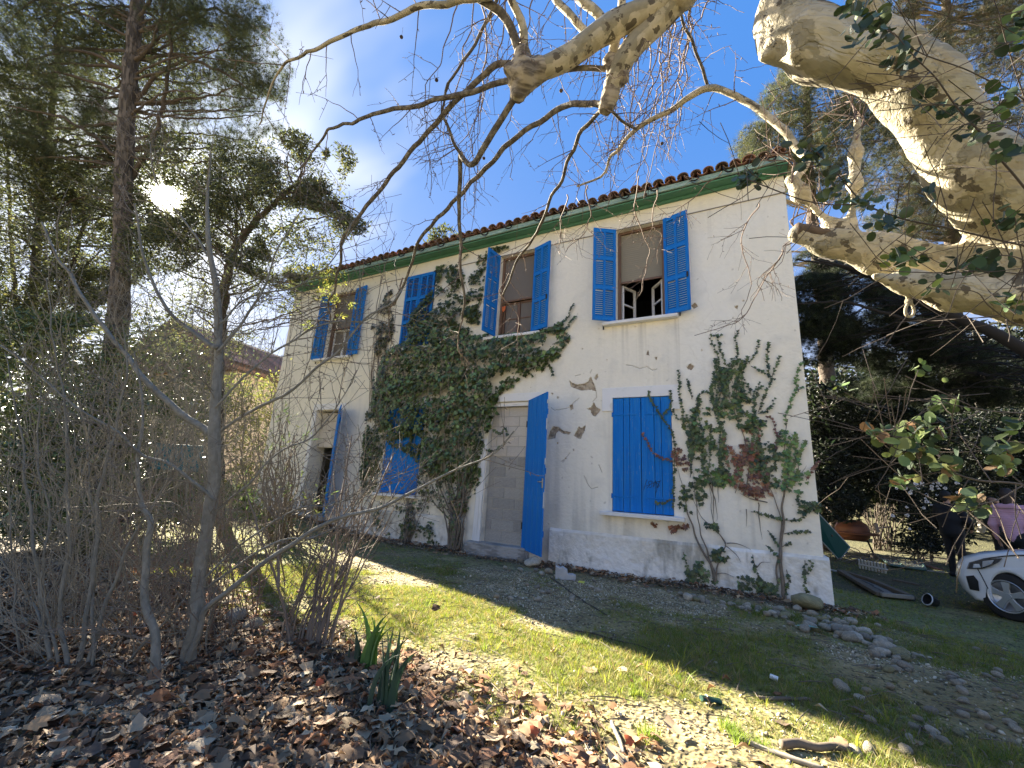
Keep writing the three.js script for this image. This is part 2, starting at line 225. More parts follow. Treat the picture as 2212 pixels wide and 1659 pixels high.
const wallMaps = (() => {
  const W = 2048, H = 1088, cv = document.createElement('canvas'), bv = document.createElement('canvas'); cv.width = bv.width = W; cv.height = bv.height = H;
  const c = cv.getContext('2d'), b = bv.getContext('2d'), im = c.createImageData(W, H), bm = b.createImageData(W, H);
  const s8 = (v) => 255 * (1.055 * Math.pow(clamp(v, 0.0031, 1), 1 / 2.4) - 0.055);
  for (let j = 0; j < H; j++) for (let i = 0; i < W; i++) {
    const x = HX0 + i / W * (HX1 - HX0), y = (1 - j / H) * HT, o = (j * W + i) * 4;
    let k = [0.87, 0.81, 0.68]; const big = fbm(x * 0.5, y * 0.5, 1, 4), mid = fbm(x * 2.2, y * 2.2, 5, 4), fine = fbm(x * 14, y * 14, 2, 2), run = fbm(x * 5, y * 0.35, 11, 4);
    k = mix3(k, [0.85, 0.81, 0.72], ss(-0.1, 0.4, big + 0.25 * mid)); k = mix3(k, [0.86, 0.76, 0.56], ss(5.9, 6.7, y) * 0.7);
    k = mix3(k, [0.56, 0.53, 0.46], clamp(ss(0.0, 0.45, run) * (0.25 + 0.75 * ss(4.5, 0.5, y)) * 0.5 + ss(0.08, 0.5, mid) * 0.3, 0, 1));
    for (const [x0, x1, ys] of [[-2.16, -0.82, 4.34], [-2.16, -0.82, 0.91], [-10.3, -8.9, 4.34], [-3.5, -3.2, 6.3], [-0.3, 0.3, 6.37]]) if (y < ys && x > x0 && x < x1) k = mix3(k, [0.46, 0.42, 0.35], ss(0.05, 0.5, fbm(x * 9, y * 0.3, 17, 3)) * Math.exp((y - ys) / 0.7) * 0.55);
    k = mix3(k, [0.60, 0.55, 0.46], ss(0.025, 0.0, Math.abs(fbm(x * 1.1, y * 1.1, 33, 4))) * 0.16 * ss(-0.2, 0.3, big));
    k = mix3(k, [0.50, 0.46, 0.39], ss(1.25, 0.2, y) * ss(-0.25, 0.35, mid + 0.6 * run) * 0.55); k = mix3(k, [0.62, 0.55, 0.42], ss(6.42, 6.37, y) * ss(6.2, 6.37, y) * 0.25 * (0.5 + run));
    const spot = fbm(x * 9, y * 9, 21, 2); if (spot > 0.45) k = mix3(k, [0.42, 0.36, 0.28], ss(0.45, 0.6, spot) * 0.5);
    im.data[o] = s8(k[0] * (1 + 0.04 * fine)); im.data[o + 1] = s8(k[1] * (1 + 0.04 * fine)); im.data[o + 2] = s8(k[2] * (1 + 0.04 * fine)); im.data[o + 3] = 255;
    const h = 165 + 30 * fine + 26 * mid + 20 * fbm(x * 30, y * 30, 3, 2); bm.data[o] = bm.data[o + 1] = bm.data[o + 2] = h; bm.data[o + 3] = 255;
  }
  c.putImageData(im, 0, 0); b.putImageData(bm, 0, 0);
  const X = (x) => (x - HX0) / (HX1 - HX0) * W, Y = (y) => (1 - y / HT) * H;
  reseed(5);
  const path = (k, p, open) => { k.beginPath(); p.forEach(([x, y], i) => { const q = p[(i + 1) % p.length]; k[i ? 'lineTo' : 'moveTo'](X(x), Y(y)); if (!open || i < p.length - 1) for (let n = 1; n < 5; n++) k.lineTo(X(lerp(x, q[0], n / 5) + rr(-0.008, 0.008)), Y(lerp(y, q[1], n / 5) + rr(-0.008, 0.008))); }); if (!open) k.closePath(); };
  const small = []; for (let n = 0; n < 26; n++) { const x = rr(-3.3, 0.8), y = rr(0.7, 4.6), r = rr(0.008, 0.028); if (!OPEN.some(([a, q, d, e]) => x > a - 0.1 && x < q + 0.1 && y > d - 0.1 && y < e + 0.1)) small.push([0, 1, 2, 3, 4].map((a) => [x + r * rr(0.5, 1.3) * Math.cos(a * 1.2566), y + r * rr(0.5, 1.3) * Math.sin(a * 1.2566)])); }
  for (const p of [...PATCH, ...small]) {
    path(c, p); c.fillStyle = '#a18a6c'; c.fill(); c.strokeStyle = 'rgba(226,214,190,0.9)'; c.lineWidth = 1.2; c.stroke(); c.save(); c.clip(); for (let n = 0; n < 60; n++) { c.fillStyle = pick(['rgba(120,98,72,0.5)', 'rgba(186,164,132,0.45)', 'rgba(98,82,62,0.35)']); c.beginPath(); c.arc(X(p[0][0] + rr(-0.2, 0.6)), Y(p[0][1] + rr(-0.3, 0.15)), rr(1, 6), 0, 7); c.fill(); } c.restore();
    path(b, p); b.fillStyle = '#303030'; b.fill();
  }
  for (const p of CRACK) { path(c, p, true); c.strokeStyle = 'rgba(150,132,106,0.6)'; c.lineWidth = 1.1; c.stroke(); path(b, p, true); b.strokeStyle = '#404040'; b.lineWidth = 2; b.stroke(); }
  const done = (k, srgb) => { const t = new THREE.CanvasTexture(k); if (srgb) t.colorSpace = THREE.SRGBColorSpace; t.wrapS = t.wrapT = THREE.RepeatWrapping; t.repeat.set(1 / (HX1 - HX0), 1 / HT); t.offset.set(-HX0 / (HX1 - HX0), 0); return t; };
  return { map: done(cv, true), bumpMap: done(bv, false), bumpScale: 0.028 };
})();
const plaster = std([1, 1, 1], 0.92, wallMaps);
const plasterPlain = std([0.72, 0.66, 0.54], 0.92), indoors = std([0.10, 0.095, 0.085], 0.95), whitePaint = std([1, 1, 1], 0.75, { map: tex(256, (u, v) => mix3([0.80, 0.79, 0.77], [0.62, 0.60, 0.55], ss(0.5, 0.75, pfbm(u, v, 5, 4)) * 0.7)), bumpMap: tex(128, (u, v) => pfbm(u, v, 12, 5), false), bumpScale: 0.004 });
const plinthMat = std([1, 1, 1], 0.93, { map: tex(1024, (u, v) => { const r = pfbm(u, v * 0.25, 24, 3, 4), a = pfbm(u, v, 5, 14, 5), y = v; let c = mix3([0.86, 0.82, 0.74], [0.74, 0.69, 0.59], ss(0.35, 0.7, a)); c = mix3(c, [0.28, 0.26, 0.21], ss(0.48, 0.72, r * 0.7 + a * 0.4 - 0.1) * 0.75); c = mix3(c, [0.88, 0.85, 0.80], ss(0.58, 0.72, pfbm(u, v, 7, 40, 4)) * 0.7); return c.map((x) => x * (0.9 + 0.2 * pfbm(u, v, 60, 9, 2))); }, true, 0.32), bumpMap: tex(512, (u, v) => pfbm(u, v, 30, 8, 4), false, 0.5), bumpScale: 0.02 });
const blueTones = [0, 1, 2].map((k) => new THREE.MeshPhysicalMaterial({ color: 0xffffff, roughness: 0.7, specularIntensity: 0.45, map: tex(256, (u, v) => { const g = pfbm(u, v * 0.2, 22, 3 + k), w = pfbm(u, v, 6, 9 + k); let c = mix3([0.003, 0.155, 0.54], [0.006, 0.20, 0.64], w); c = mix3(c, [0.035, 0.225, 0.56], ss(0.5, 0.72, pfbm(u, v * 0.6, 4, 70 + k)) * 0.55); c = mix3(c, [0.003, 0.10, 0.36], ss(0.55, 0.75, g) * 0.5); return mix3(c, [0.30, 0.36, 0.42], ss(0.74, 0.78, pfbm(u, v * 0.7, 26, 50 + k)) * 0.7); }), bumpMap: tex(128, (u, v) => pfbm(u, v * 0.15, 26, 3), false), bumpScale: 0.004 }));
const blue = blueTones[0], iron = std([0.035, 0.032, 0.03], 0.6, { metalness: 0.6 });
{ // walls: the front with its eight openings, then sides, back, floors
  const s = new THREE.Shape([[HX0, -0.3], [HX1, -0.3], [HX1, HT], [HX0, HT]].map(([x, y]) => new THREE.Vector2(x, y)));
  for (const [a, b, c, d] of OPEN) s.holes.push(new THREE.Path([[a, c], [a, d], [b, d], [b, c]].map(([x, y]) => new THREE.Vector2(x, y))));
  const coat = s.clone(); coat.holes = s.holes.slice();                                   // the coat of plaster, broken away in patches over the rough wall
  const rubble = std([1, 1, 1], 0.97, { map: tex(512, (u, v) => { const a = pfbm(u, v, 14, 3, 5), b = pnoise(u, v, 26, 8); let c = mix3([0.34, 0.265, 0.18], [0.50, 0.415, 0.30], ss(0.35, 0.65, a)); return mix3(c, [0.22, 0.17, 0.12], ss(0.66, 0.76, b) * 0.7); }), bumpMap: tex(512, (u, v) => pfbm(u, v, 30, 8, 4), false), bumpScale: 0.02 });
  reseed(6);
  for (const p of PATCH) { const q = []; p.forEach(([x, y], i) => { const [a, b] = p[(i + 1) % p.length]; for (let n = 0; n < 4; n++) q.push(new THREE.Vector2(lerp(x, a, n / 4) + rr(-0.009, 0.009), lerp(y, b, n / 4) + rr(-0.009, 0.009))); }); coat.holes.push(new THREE.Path(q)); }
  mesh('wall', new THREE.ExtrudeGeometry(s, { depth: WT - 0.017, bevelEnabled: false }).translate(0, 0, -WT), [rubble, plaster], house).userData.label = 'rough brown wall showing where plaster has flaked away';
  const front = mesh('plaster', new THREE.ExtrudeGeometry(coat, { depth: 0.016, bevelEnabled: false }).translate(0, 0, -0.016), plaster, house); front.userData.label = 'cream plaster of the front wall with flaked patches and cracks';
  const gable = (x) => { const g = new THREE.Shape([[-WT, -0.5], [HD, -0.5], [HD, HT], [(HD - WT) / 2, HT + 1.05], [-WT, HT + 0.02]].map(([z, y]) => new THREE.Vector2(-z, y))); return new THREE.ExtrudeGeometry(g, { depth: WT, bevelEnabled: false }).rotateY(Math.PI / 2).translate(x, 0, 0); };
  mesh('wall', gable(HX1 - WT), plasterPlain, house); mesh('wall', gable(HX0), plasterPlain, house);
  mesh('wall', box(HX1 - HX0 - 2 * WT, HT + 0.5, WT, (HX0 + HX1) / 2, HT / 2 - 0.25, HD + WT / 2), plasterPlain, house);
  const w = HX1 - HX0 - 2 * WT - 0.01, d = -HD - 2 * WT - 0.01;
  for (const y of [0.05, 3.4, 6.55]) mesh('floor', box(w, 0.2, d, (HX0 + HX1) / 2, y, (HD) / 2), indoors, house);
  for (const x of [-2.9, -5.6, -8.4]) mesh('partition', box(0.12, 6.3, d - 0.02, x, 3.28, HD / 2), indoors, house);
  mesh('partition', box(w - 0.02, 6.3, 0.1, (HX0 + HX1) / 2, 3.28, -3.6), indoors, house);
  // the thicker plinth course, its top sloping outwards; it stops at the doors
  const strip = (x0, x1, out) => { const n = Math.ceil((x1 - x0) / 0.12), ring = [[-0.02, 0.607], [out * 0.5, 0.60], [out, 0.565], [out + 0.006, 0.3], [out + 0.016, -0.5], [-0.02, -0.5]], pos = [], uv = [], idx = [], m = ring.length; for (let i = 0; i <= n; i++) { const x = lerp(x0, x1, i / n); ring.forEach(([z, y], k) => { const q = k < 4 && k > 0 ? 0.006 * fbm(x * 3, y * 3, 2, 3) : 0; pos.push(x, y + (k < 3 ? 0.012 * fbm(x * 2.5, 1, 7, 3) : 0), z + q); uv.push(x, y); if (i && k < m - 1) { const a = (i - 1) * m + k, b = i * m + k; idx.push(a, a + 1, b, b, a + 1, b + 1); } }); } for (const e of [0, n]) { const o = pos.length / 3; ring.forEach(([z, y]) => { pos.push(lerp(x0, x1, e / n), y, z); uv.push(z, y); }); for (let k = 1; k < m - 1; k++) idx.push(...(e ? [o, o + k, o + k + 1] : [o, o + k + 1, o + k])); } return toCreasedNormals(geoOf(pos, idx, uv), 0.5); };
  const pl = mesh('plinth', strip(-3.1, HX1 + 0.055, 0.055), plinthMat, house); pl.userData.label = 'stained whitish grey plinth at the foot of the wall';
  mesh('plinth', strip(-9.0, -4.95, 0.05), plinthMat, house); mesh('plinth', strip(HX0 - 0.05, -10.1, 0.05), plinthMat, house);
  mesh('plinth', box(0.06, 1.1, -HD, HX1 + 0.032, 0.045, HD / 2 - 0.03), plinthMat, house);
  // a thin cable run along the wall under the eaves, and the pipe that turns up to it
  mesh('cable', merge([box(HX1 + 8.3, 0.014, 0.014, (HX1 - 8.3) / 2, 6.375, 0.009), box(0.014, 0.26, 0.014, -8.3, 6.50, 0.009), box(1.1, 0.014, 0.014, -8.85, 6.63, 0.009)]), std([0.25, 0.22, 0.18]), house);
}
{ // roof: boarded slope, canal tiles, green gutter board with iron hooks
  const pitch = 0.28, ez = 0.30, ey = 6.93;
  const slope = (z) => ey + (ez - z) * pitch, mid = (HD - WT) / 2;
  const deck = new THREE.Shape([[-0.26, slope(0.26) - 0.075], [-mid, slope(mid) - 0.075], [-HD + 0.25, slope(mid) - 0.075 - (mid - HD + 0.25) * pitch], [-HD + 0.25, slope(mid) - 0.03 - (mid - HD + 0.25) * pitch], [-mid, slope(mid) - 0.03], [-0.26, slope(0.26) - 0.03]].map(([z, y]) => new THREE.Vector2(z, y)));
  const roof = mesh('roof', new THREE.ExtrudeGeometry(deck, { depth: HX1 - HX0 + 0.2, bevelEnabled: false }).rotateY(Math.PI / 2).translate(HX0 - 0.1, 0, 0), std([0.13, 0.085, 0.06], 0.9), house);
  const half = (r0, r1, L, th, up) => { const pos = [], idx = [], n = 8; for (const [z, r] of [[0, r0], [L, r1]]) for (const q of [r, r - th]) for (let k = 0; k <= n; k++) { const a = k / n * Math.PI; pos.push(Math.cos(a) * q, up * Math.sin(a) * q * 0.8, -z); } const w = n + 1; for (let k = 0; k < n; k++) { const A = k, B = k + 1; idx.push(A, B, 2 * w + B, A, 2 * w + B, 2 * w + A, w + B, w + A, 3 * w + A, w + B, 3 * w + A, 3 * w + B, A, w + A, w + B, A, w + B, B, 2 * w + A, 2 * w + B, 3 * w + B, 2 * w + A, 3 * w + B, 3 * w + A); } for (const k of [0, n]) idx.push(k, 2 * w + k, 3 * w + k, k, 3 * w + k, w + k); return toCreasedNormals(geoOf(pos, idx), 0.7); };
  const cover = [0.100, 0.092, 0.107].map((r) => half(r, r * 0.8, 0.46, 0.014, 1)), pan = half(0.085, 0.10, 0.46, 0.012, -1);
  reseed(41);
  const clay = [[0.34, 0.17, 0.115], [0.27, 0.14, 0.10], [0.40, 0.23, 0.16], [0.20, 0.125, 0.095], [0.33, 0.20, 0.14], [0.25, 0.17, 0.12]].map((c, k) => std([1, 1, 1], 0.9, { map: tex(128, (u, v) => mix3(c, [c[0] * 0.45, c[1] * 0.5, c[2] * 0.55], ss(0.45, 0.7, pfbm(u, v, 7, k + 3))), true, 3) }));
  const rest = [], n = 61, dx = (HX1 - HX0 + 0.06) / n, tilt = Math.atan(pitch);
  const pose = (x, z, lift, j) => new THREE.Matrix4().compose(V(x + rr(-0.008, 0.008), slope(z) + lift + rr(-0.006, 0.006), z), new THREE.Quaternion().setFromEuler(new THREE.Euler(tilt + rr(-0.03, 0.03), rr(-0.04, 0.04), rr(-0.05, 0.05))), V(1, 1, 1));
  for (let i = 0; i < n; i++) for (let row = 0; row < 10; row++) {
    const x = HX0 - 0.03 + dx * (i + 0.5), z = ez + 0.06 - row * 0.36;
    for (const [g, px_, lift] of [[pick(cover), x, 0.012], [pan, x + dx / 2, 0.05]]) {
      const m = pose(px_, z - (g === pan ? 0.03 : 0), lift, row);
      if (row < 2) { const t = mesh('roof_tile', g, pick(clay), roof); t.applyMatrix4(m); } else if (g !== pan) rest.push([m, vary([0.17, 0.10, 0.07], 0.3)]);
    }
  }
  const fl = inst('roof_tiling', cover[0], std([1, 1, 1], 0.9), rest, roof);
  const greenMat = std([1, 1, 1], 0.7, { map: tex(512, (u, v) => { const a = pfbm(u, v, 9, 4), b = pfbm(u * 1, v, 26, 9); let c = mix3([0.24, 0.40, 0.31], [0.36, 0.51, 0.43], a); c = mix3(c, [0.55, 0.58, 0.51], ss(0.56, 0.68, b) * 0.7); return mix3(c, [0.05, 0.10, 0.06], ss(0.62, 0.75, pfbm(u, v, 14, 33)) * 0.7); }, true, 0.6), bumpMap: tex(256, (u, v) => pfbm(u, v, 16, 4), false), bumpScale: 0.008 }), greenDark = std([0.075, 0.21, 0.125], 0.75);
  const cuts = [HX0 - 0.06, -9.9, -7.7, -5.3, -3.2, -1.25, 0.35, HX1 + 0.06];
  for (let i = 1; i < cuts.length; i++) { const L = cuts[i] - cuts[i - 1] - 0.006, x = (cuts[i] + cuts[i - 1]) / 2; const b = mesh('gutter_board', turned(rbox(L, 0.112, 0.035, 0.006, 0, 0, 0), -0.12, 0, 0).translate(x, 6.845, 0.262), greenMat, house); if (i === 1) b.userData.label = 'weathered green gutter board under the tiles'; }
  mesh('soffit', merge([box(HX1 - HX0 + 0.1, 0.03, 0.23, (HX0 + HX1) / 2, 6.765, 0.128), box(HX1 - HX0 + 0.1, 0.05, 0.05, (HX0 + HX1) / 2, 6.725, 0.032)]), greenDark, house);
  const black00 = std([0.012, 0.012, 0.012], 0.7), hook = merge([new THREE.TorusGeometry(0.085, 0.015, 6, 12, Math.PI).rotateZ(Math.PI).rotateY(0.5)]);
  for (let x = HX0 + 0.3; x < HX1; x += 0.62) { const h = mesh('gutter_hook', hook, black00, house); h.position.set(x + rr(-0.06, 0.06), 6.885, 0.345); h.rotation.set(rr(-0.1, 0.1), rr(-0.2, 0.2), rr(-0.15, 0.15)); }
}
// a louvred shutter hinged at x on the wall and swung to the end point of its free edge
const slatGeo = rbox(0.162, 0.031, 0.008, 0.003).rotateX(-0.62);
function louvred(x, ex, ez, y0, y1, side, label, single_) {
  const w = Math.hypot(ex - x, ez - 0.03), H = y1 - y0;
  const frame = () => { const parts = [], T = 0.036; parts.push(box(0.052, H, T, 0.026, H / 2), box(0.052, H, T, w - 0.026, H / 2)); const rail = [0, 0.345, 0.665, 1].map((t) => t * H); for (const [k, r] of rail.entries()) { const a = k === 0 ? 0 : k === 3 ? H - 0.085 : r - 0.042; parts.push(box(w - 0.104, 0.085, T - 0.002, w / 2, a + 0.0425)); } for (const [a, b] of [[0.085, rail[1] - 0.042], [rail[1] + 0.043, rail[2] - 0.042], [rail[2] + 0.043, H - 0.085]]) parts.push(box(0.045, b - a, T - 0.002, w / 2, (a + b) / 2)); return mesh('shutter', merge(parts), pick(blueTones), house); };
  const o = frame(); o.position.set(x, y0, 0.03); o.rotation.y = -Math.atan2(ez - 0.03, ex - x); o.userData.label = label;
  const flip = ex > x !== ez < 0.04 ? -1 : 1, rail = [0, 0.345 * H, 0.665 * H, H], lo = [], sw = (w - 0.149) / 2;
  for (const [a, b] of [[0.085, rail[1] - 0.042], [rail[1] + 0.043, rail[2] - 0.042], [rail[2] + 0.043, H - 0.085]]) for (let y = a + 0.024; y < b - 0.012; y += 0.0425) for (const sx of [0.052 + sw / 2, w - 0.052 - sw / 2]) lo.push([sx, y]);
  if (single_) for (const [sx, y] of lo) { const s = mesh('slat', slatGeo, blue, o); s.position.set(sx, y, 0); s.scale.set(sw / 0.162, 1, flip); s.rotation.x = rr(-0.05, 0.05); }
  else { const s = inst('slat', slatGeo, blue, lo.map(([sx, y]) => [new THREE.Matrix4().compose(V(sx, y, 0), new THREE.Quaternion(), V(sw / 0.162, 1, flip)), RGB(1, 1, 1)]), o); }
  mesh('shutter_catch', rbox(0.03, 0.10, 0.02, 0.004, w - 0.026, H * 0.34, 0.03), iron, o);
  return o;
}
reseed(77);
louvred(-1.93, -2.31, 0.26, 4.42, 6.37, 1, 'left louvred shutter of the rightmost upper window', true);
louvred(-1.03, -0.60, 0.15, 4.42, 6.37, 1, 'right louvred shutter of the rightmost upper window', true);
louvred(-4.57, -4.63, 0.45, 4.43, 6.37, 1, 'shutter standing straight out from the wall', false);
louvred(-3.69, -3.27, 0.18, 4.43, 6.37, 1, 'louvred shutter above the ivy', true);
louvred(-10.11, -10.54, 0.06, 4.42, 6.37, 1, 'louvred shutter folded back at the far left', false);
louvred(-9.15, -8.71, 0.08, 4.42, 6.37, 1, 'right louvred shutter of the far left window', false);
louvred(-7.31, -6.865, 0.031, 4.43, 6.36, 1, 'closed louvred shutter half under ivy', false);
louvred(-6.41, -6.855, 0.031, 4.43, 6.36, 1, 'closed louvred shutter buried in ivy', false);
// windows of the upper floor: brown frame, blind above, casements
const brown = std([0.16, 0.09, 0.055], 0.6), blindMat = std([0.25, 0.215, 0.15], 0.7, { bumpMap: tex(256, (u, v) => Math.abs(((v * 24) % 1) - 0.5), false), bumpScale: 0.004 }), blindGrey = std([0.17, 0.145, 0.12], 0.75), glass = new THREE.MeshPhysicalMaterial({ color: 0xffffff, roughness: 0.04, transmission: 1, thickness: 0, ior: 1.5 });
const frameOf = (x0, x1, y0, y1, t, d, z) => merge([box(t, y1 - y0, d, x0 + t / 2, (y0 + y1) / 2, z), box(t, y1 - y0, d, x1 - t / 2, (y0 + y1) / 2, z), box(x1 - x0 - 2 * t, t, d, (x0 + x1) / 2, y0 + t / 2, z), box(x1 - x0 - 2 * t, t, d, (x0 + x1) / 2, y1 - t / 2, z)]);
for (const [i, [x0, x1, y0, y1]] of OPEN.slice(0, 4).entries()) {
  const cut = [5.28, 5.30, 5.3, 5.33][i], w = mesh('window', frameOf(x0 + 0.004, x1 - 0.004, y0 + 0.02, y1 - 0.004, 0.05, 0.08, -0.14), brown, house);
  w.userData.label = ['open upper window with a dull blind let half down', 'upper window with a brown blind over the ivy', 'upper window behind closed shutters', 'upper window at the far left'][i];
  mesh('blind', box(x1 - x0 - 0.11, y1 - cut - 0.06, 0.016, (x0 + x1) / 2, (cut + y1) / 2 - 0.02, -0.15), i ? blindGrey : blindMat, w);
  mesh('blind_rail', rbox(x1 - x0 - 0.11, 0.045, 0.03, 0.006, (x0 + x1) / 2, cut - 0.005, -0.142), brown, w);
  const cw = (x1 - x0 - 0.12) / 2;
  for (const s of [-1, 1]) { // casements, swung into the room
    const c = mesh('casement', merge([box(0.034, cut - y0 - 0.08, 0.04, 0.017, 0), box(0.034, cut - y0 - 0.08, 0.04, cw - 0.017, 0), box(cw - 0.09, 0.04, 0.04, cw / 2, (cut - y0 - 0.08) / 2 - 0.02), box(cw - 0.09, 0.04, 0.04, cw / 2, -(cut - y0 - 0.08) / 2 + 0.02), box(cw - 0.09, 0.025, 0.03, cw / 2, 0.02)]), i === 0 || i === 3 ? whitePaint : brown, house);
    c.position.set(s < 0 ? x0 + 0.06 : x1 - 0.06, (y0 + cut) / 2 + 0.01, -0.2); c.rotation.y = s < 0 ? (i === 0 ? 1.08 : 0.02) : Math.PI - (i === 0 ? 0.9 : 0.02);
    if (i) mesh('pane', box(cw - 0.092, cut - y0 - 0.162, 0.004, cw / 2, 0, 0), blindGrey, c);   // the open window's casements have lost their glass
  }
  const sx0 = [-2.16, -4.8, -7.6, -10.36][i], sx1 = [-0.82, -3.46, -6.1, -8.97][i];
  mesh('sill', rbox(sx1 - sx0, 0.06, 0.13, 0.008, (sx0 + sx1) / 2, 4.372, 0.063), whitePaint, house);
  mesh('hold_back', merge([box(0.02, 0.09, 0.02, sx0 + 0.0, 4.33, 0.03), box(0.02, 0.09, 0.02, sx1 + 0.03, 4.42, 0.03)]), iron, house);
}
mesh('rag', toCreasedNormals(geoOf([-4.50, 5.16, -0.09, -4.40, 5.17, -0.085, -4.42, 5.06, -0.08, -4.46, 5.03, -0.085, -4.49, 5.08, -0.09], [0, 2, 1, 0, 3, 2, 0, 4, 3])), std([0.75, 0.16, 0.04], 0.7, { side: THREE.DoubleSide }), house);
// ground floor: planked shutters, doors, lintels, sills, block infill
function planked(x0, y0, y1, widths, parent, z = 0.0) { let x = x0; widths.forEach((w) => { const p = mesh('plank', rbox(w - 0.006, y1 - y0 + rr(-0.008, 0.004), 0.026, 0.005, x + w / 2, (y0 + y1) / 2, z + rr(-0.002, 0.002)), pick(blueTones), parent); x += w; }); }
function leafShutter(x0, widths, y0, y1, z, label, hinge) {
  const W = widths.reduce((a, b) => a + b), o = mesh('shutter', merge([rbox(W - 0.05, 0.07, 0.018, 0.003, x0 + W / 2, y0 + 0.25, z - 0.025), rbox(W - 0.05, 0.07, 0.018, 0.003, x0 + W / 2, y1 - 0.28, z - 0.025)]), blue, house); o.userData.label = label;
  planked(x0, y0, y1, widths, o, z);
  for (const y of [y0 + 0.25, y1 - 0.30]) { mesh('strap_hinge', merge([rbox(W * 0.86, 0.026, 0.008, 0.003, hinge < 0 ? x0 + W * 0.43 : x0 + W * 0.57, y, z + 0.0185), new THREE.CylinderGeometry(0.016, 0.016, 0.08, 8).translate(hinge < 0 ? x0 - 0.004 : x0 + W + 0.004, y, z + 0.012)]), blue, o); }
  return o;
}
leafShutter(-1.982, [0.19, 0.11, 0.192], 0.985, 2.945, -0.012, 'left plank shutter of the ground floor window', -1);
const tagged = leafShutter(-1.486, [0.215, 0.115, 0.168], 0.985, 2.945, -0.012, 'right plank shutter with a dark scribble and ivy creeping over it', 1);
{ const ink = std([0.006, 0.014, 0.05], 0.6), strokes = [[[0, 0.0], [0.045, 0.15], [0.055, 0.17]], [[0.05, 0.03], [0.10, 0.09], [0.075, 0.12], [0.11, 0.15], [0.13, 0.06], [0.09, 0.04]], [[0.12, 0.16], [0.17, 0.10], [0.15, 0.05], [0.19, 0.16], [0.21, 0.02], [0.19, -0.04]], [[0.03, 0.06], [0.14, 0.11], [0.28, 0.165]], [[0.20, 0.13], [0.25, 0.08], [0.22, 0.05], [0.26, 0.155]]];
  mesh('graffiti', merge(strokes.map((s) => { const c = smooth(s.map(([x, y]) => V(-1.455 + x, 1.36 + y, 0.0025)), s.map(() => 0.0042), 0.012); return tube(c.P, c.R, 4); })).scale(1, 1, 1), ink, tagged); }
leafShutter(-7.37, [0.19, 0.17, 0.18], 0.985, 2.94, -0.012, 'left plank shutter of the ivy-grown ground floor window', -1);
leafShutter(-6.83, [0.18, 0.17, 0.19], 0.985, 2.94, -0.012, 'right plank shutter of the ivy-grown ground floor window', 1);
const lintel = (x0, x1, y0, y1, ear) => { const s = new THREE.Shape([[x0, ear ?? y0], [x0, y1], [x1, y1], [x1, ear ?? y0], ...(ear ? [[x1 - 0.135, ear], [x1 - 0.135, y0], [x0 + 0.185, y0], [x0 + 0.185, ear]] : [])].map(([x, y]) => new THREE.Vector2(x, y))); return new THREE.ExtrudeGeometry(s, { depth: 0.016, bevelEnabled: true, bevelSize: 0.003, bevelThickness: 0.003, bevelSegments: 1 }).translate(0, 0, 0.004); };
mesh('lintel', lintel(-2.17, -0.845, 2.952, 3.135, 2.715), whitePaint, house); mesh('lintel', lintel(-4.72, -3.44, 2.975, 3.13), whitePaint, house); mesh('lintel', lintel(-10.12, -8.9, 2.97, 3.12), whitePaint, house); mesh('lintel', lintel(-7.55, -6.13, 2.96, 3.13), whitePaint, house);
mesh('sill', rbox(1.34, 0.065, 0.16, 0.008, -1.49, 0.942, 0.078), whitePaint, house); mesh('sill', rbox(1.25, 0.065, 0.16, 0.008, -6.83, 0.942, 0.078), whitePaint, house);
mesh('door_jamb', merge([rbox(0.17, 2.2, 0.03, 0.006, -4.66, 1.1, 0.014)]), whitePaint, house); mesh('door_jamb', rbox(0.12, 2.66, 0.03, 0.006, -9.02, 1.62, 0.014), whitePaint, house); mesh('door_jamb', rbox(0.12, 2.66, 0.03, 0.006, -10.04, 1.62, 0.014), whitePaint, house);
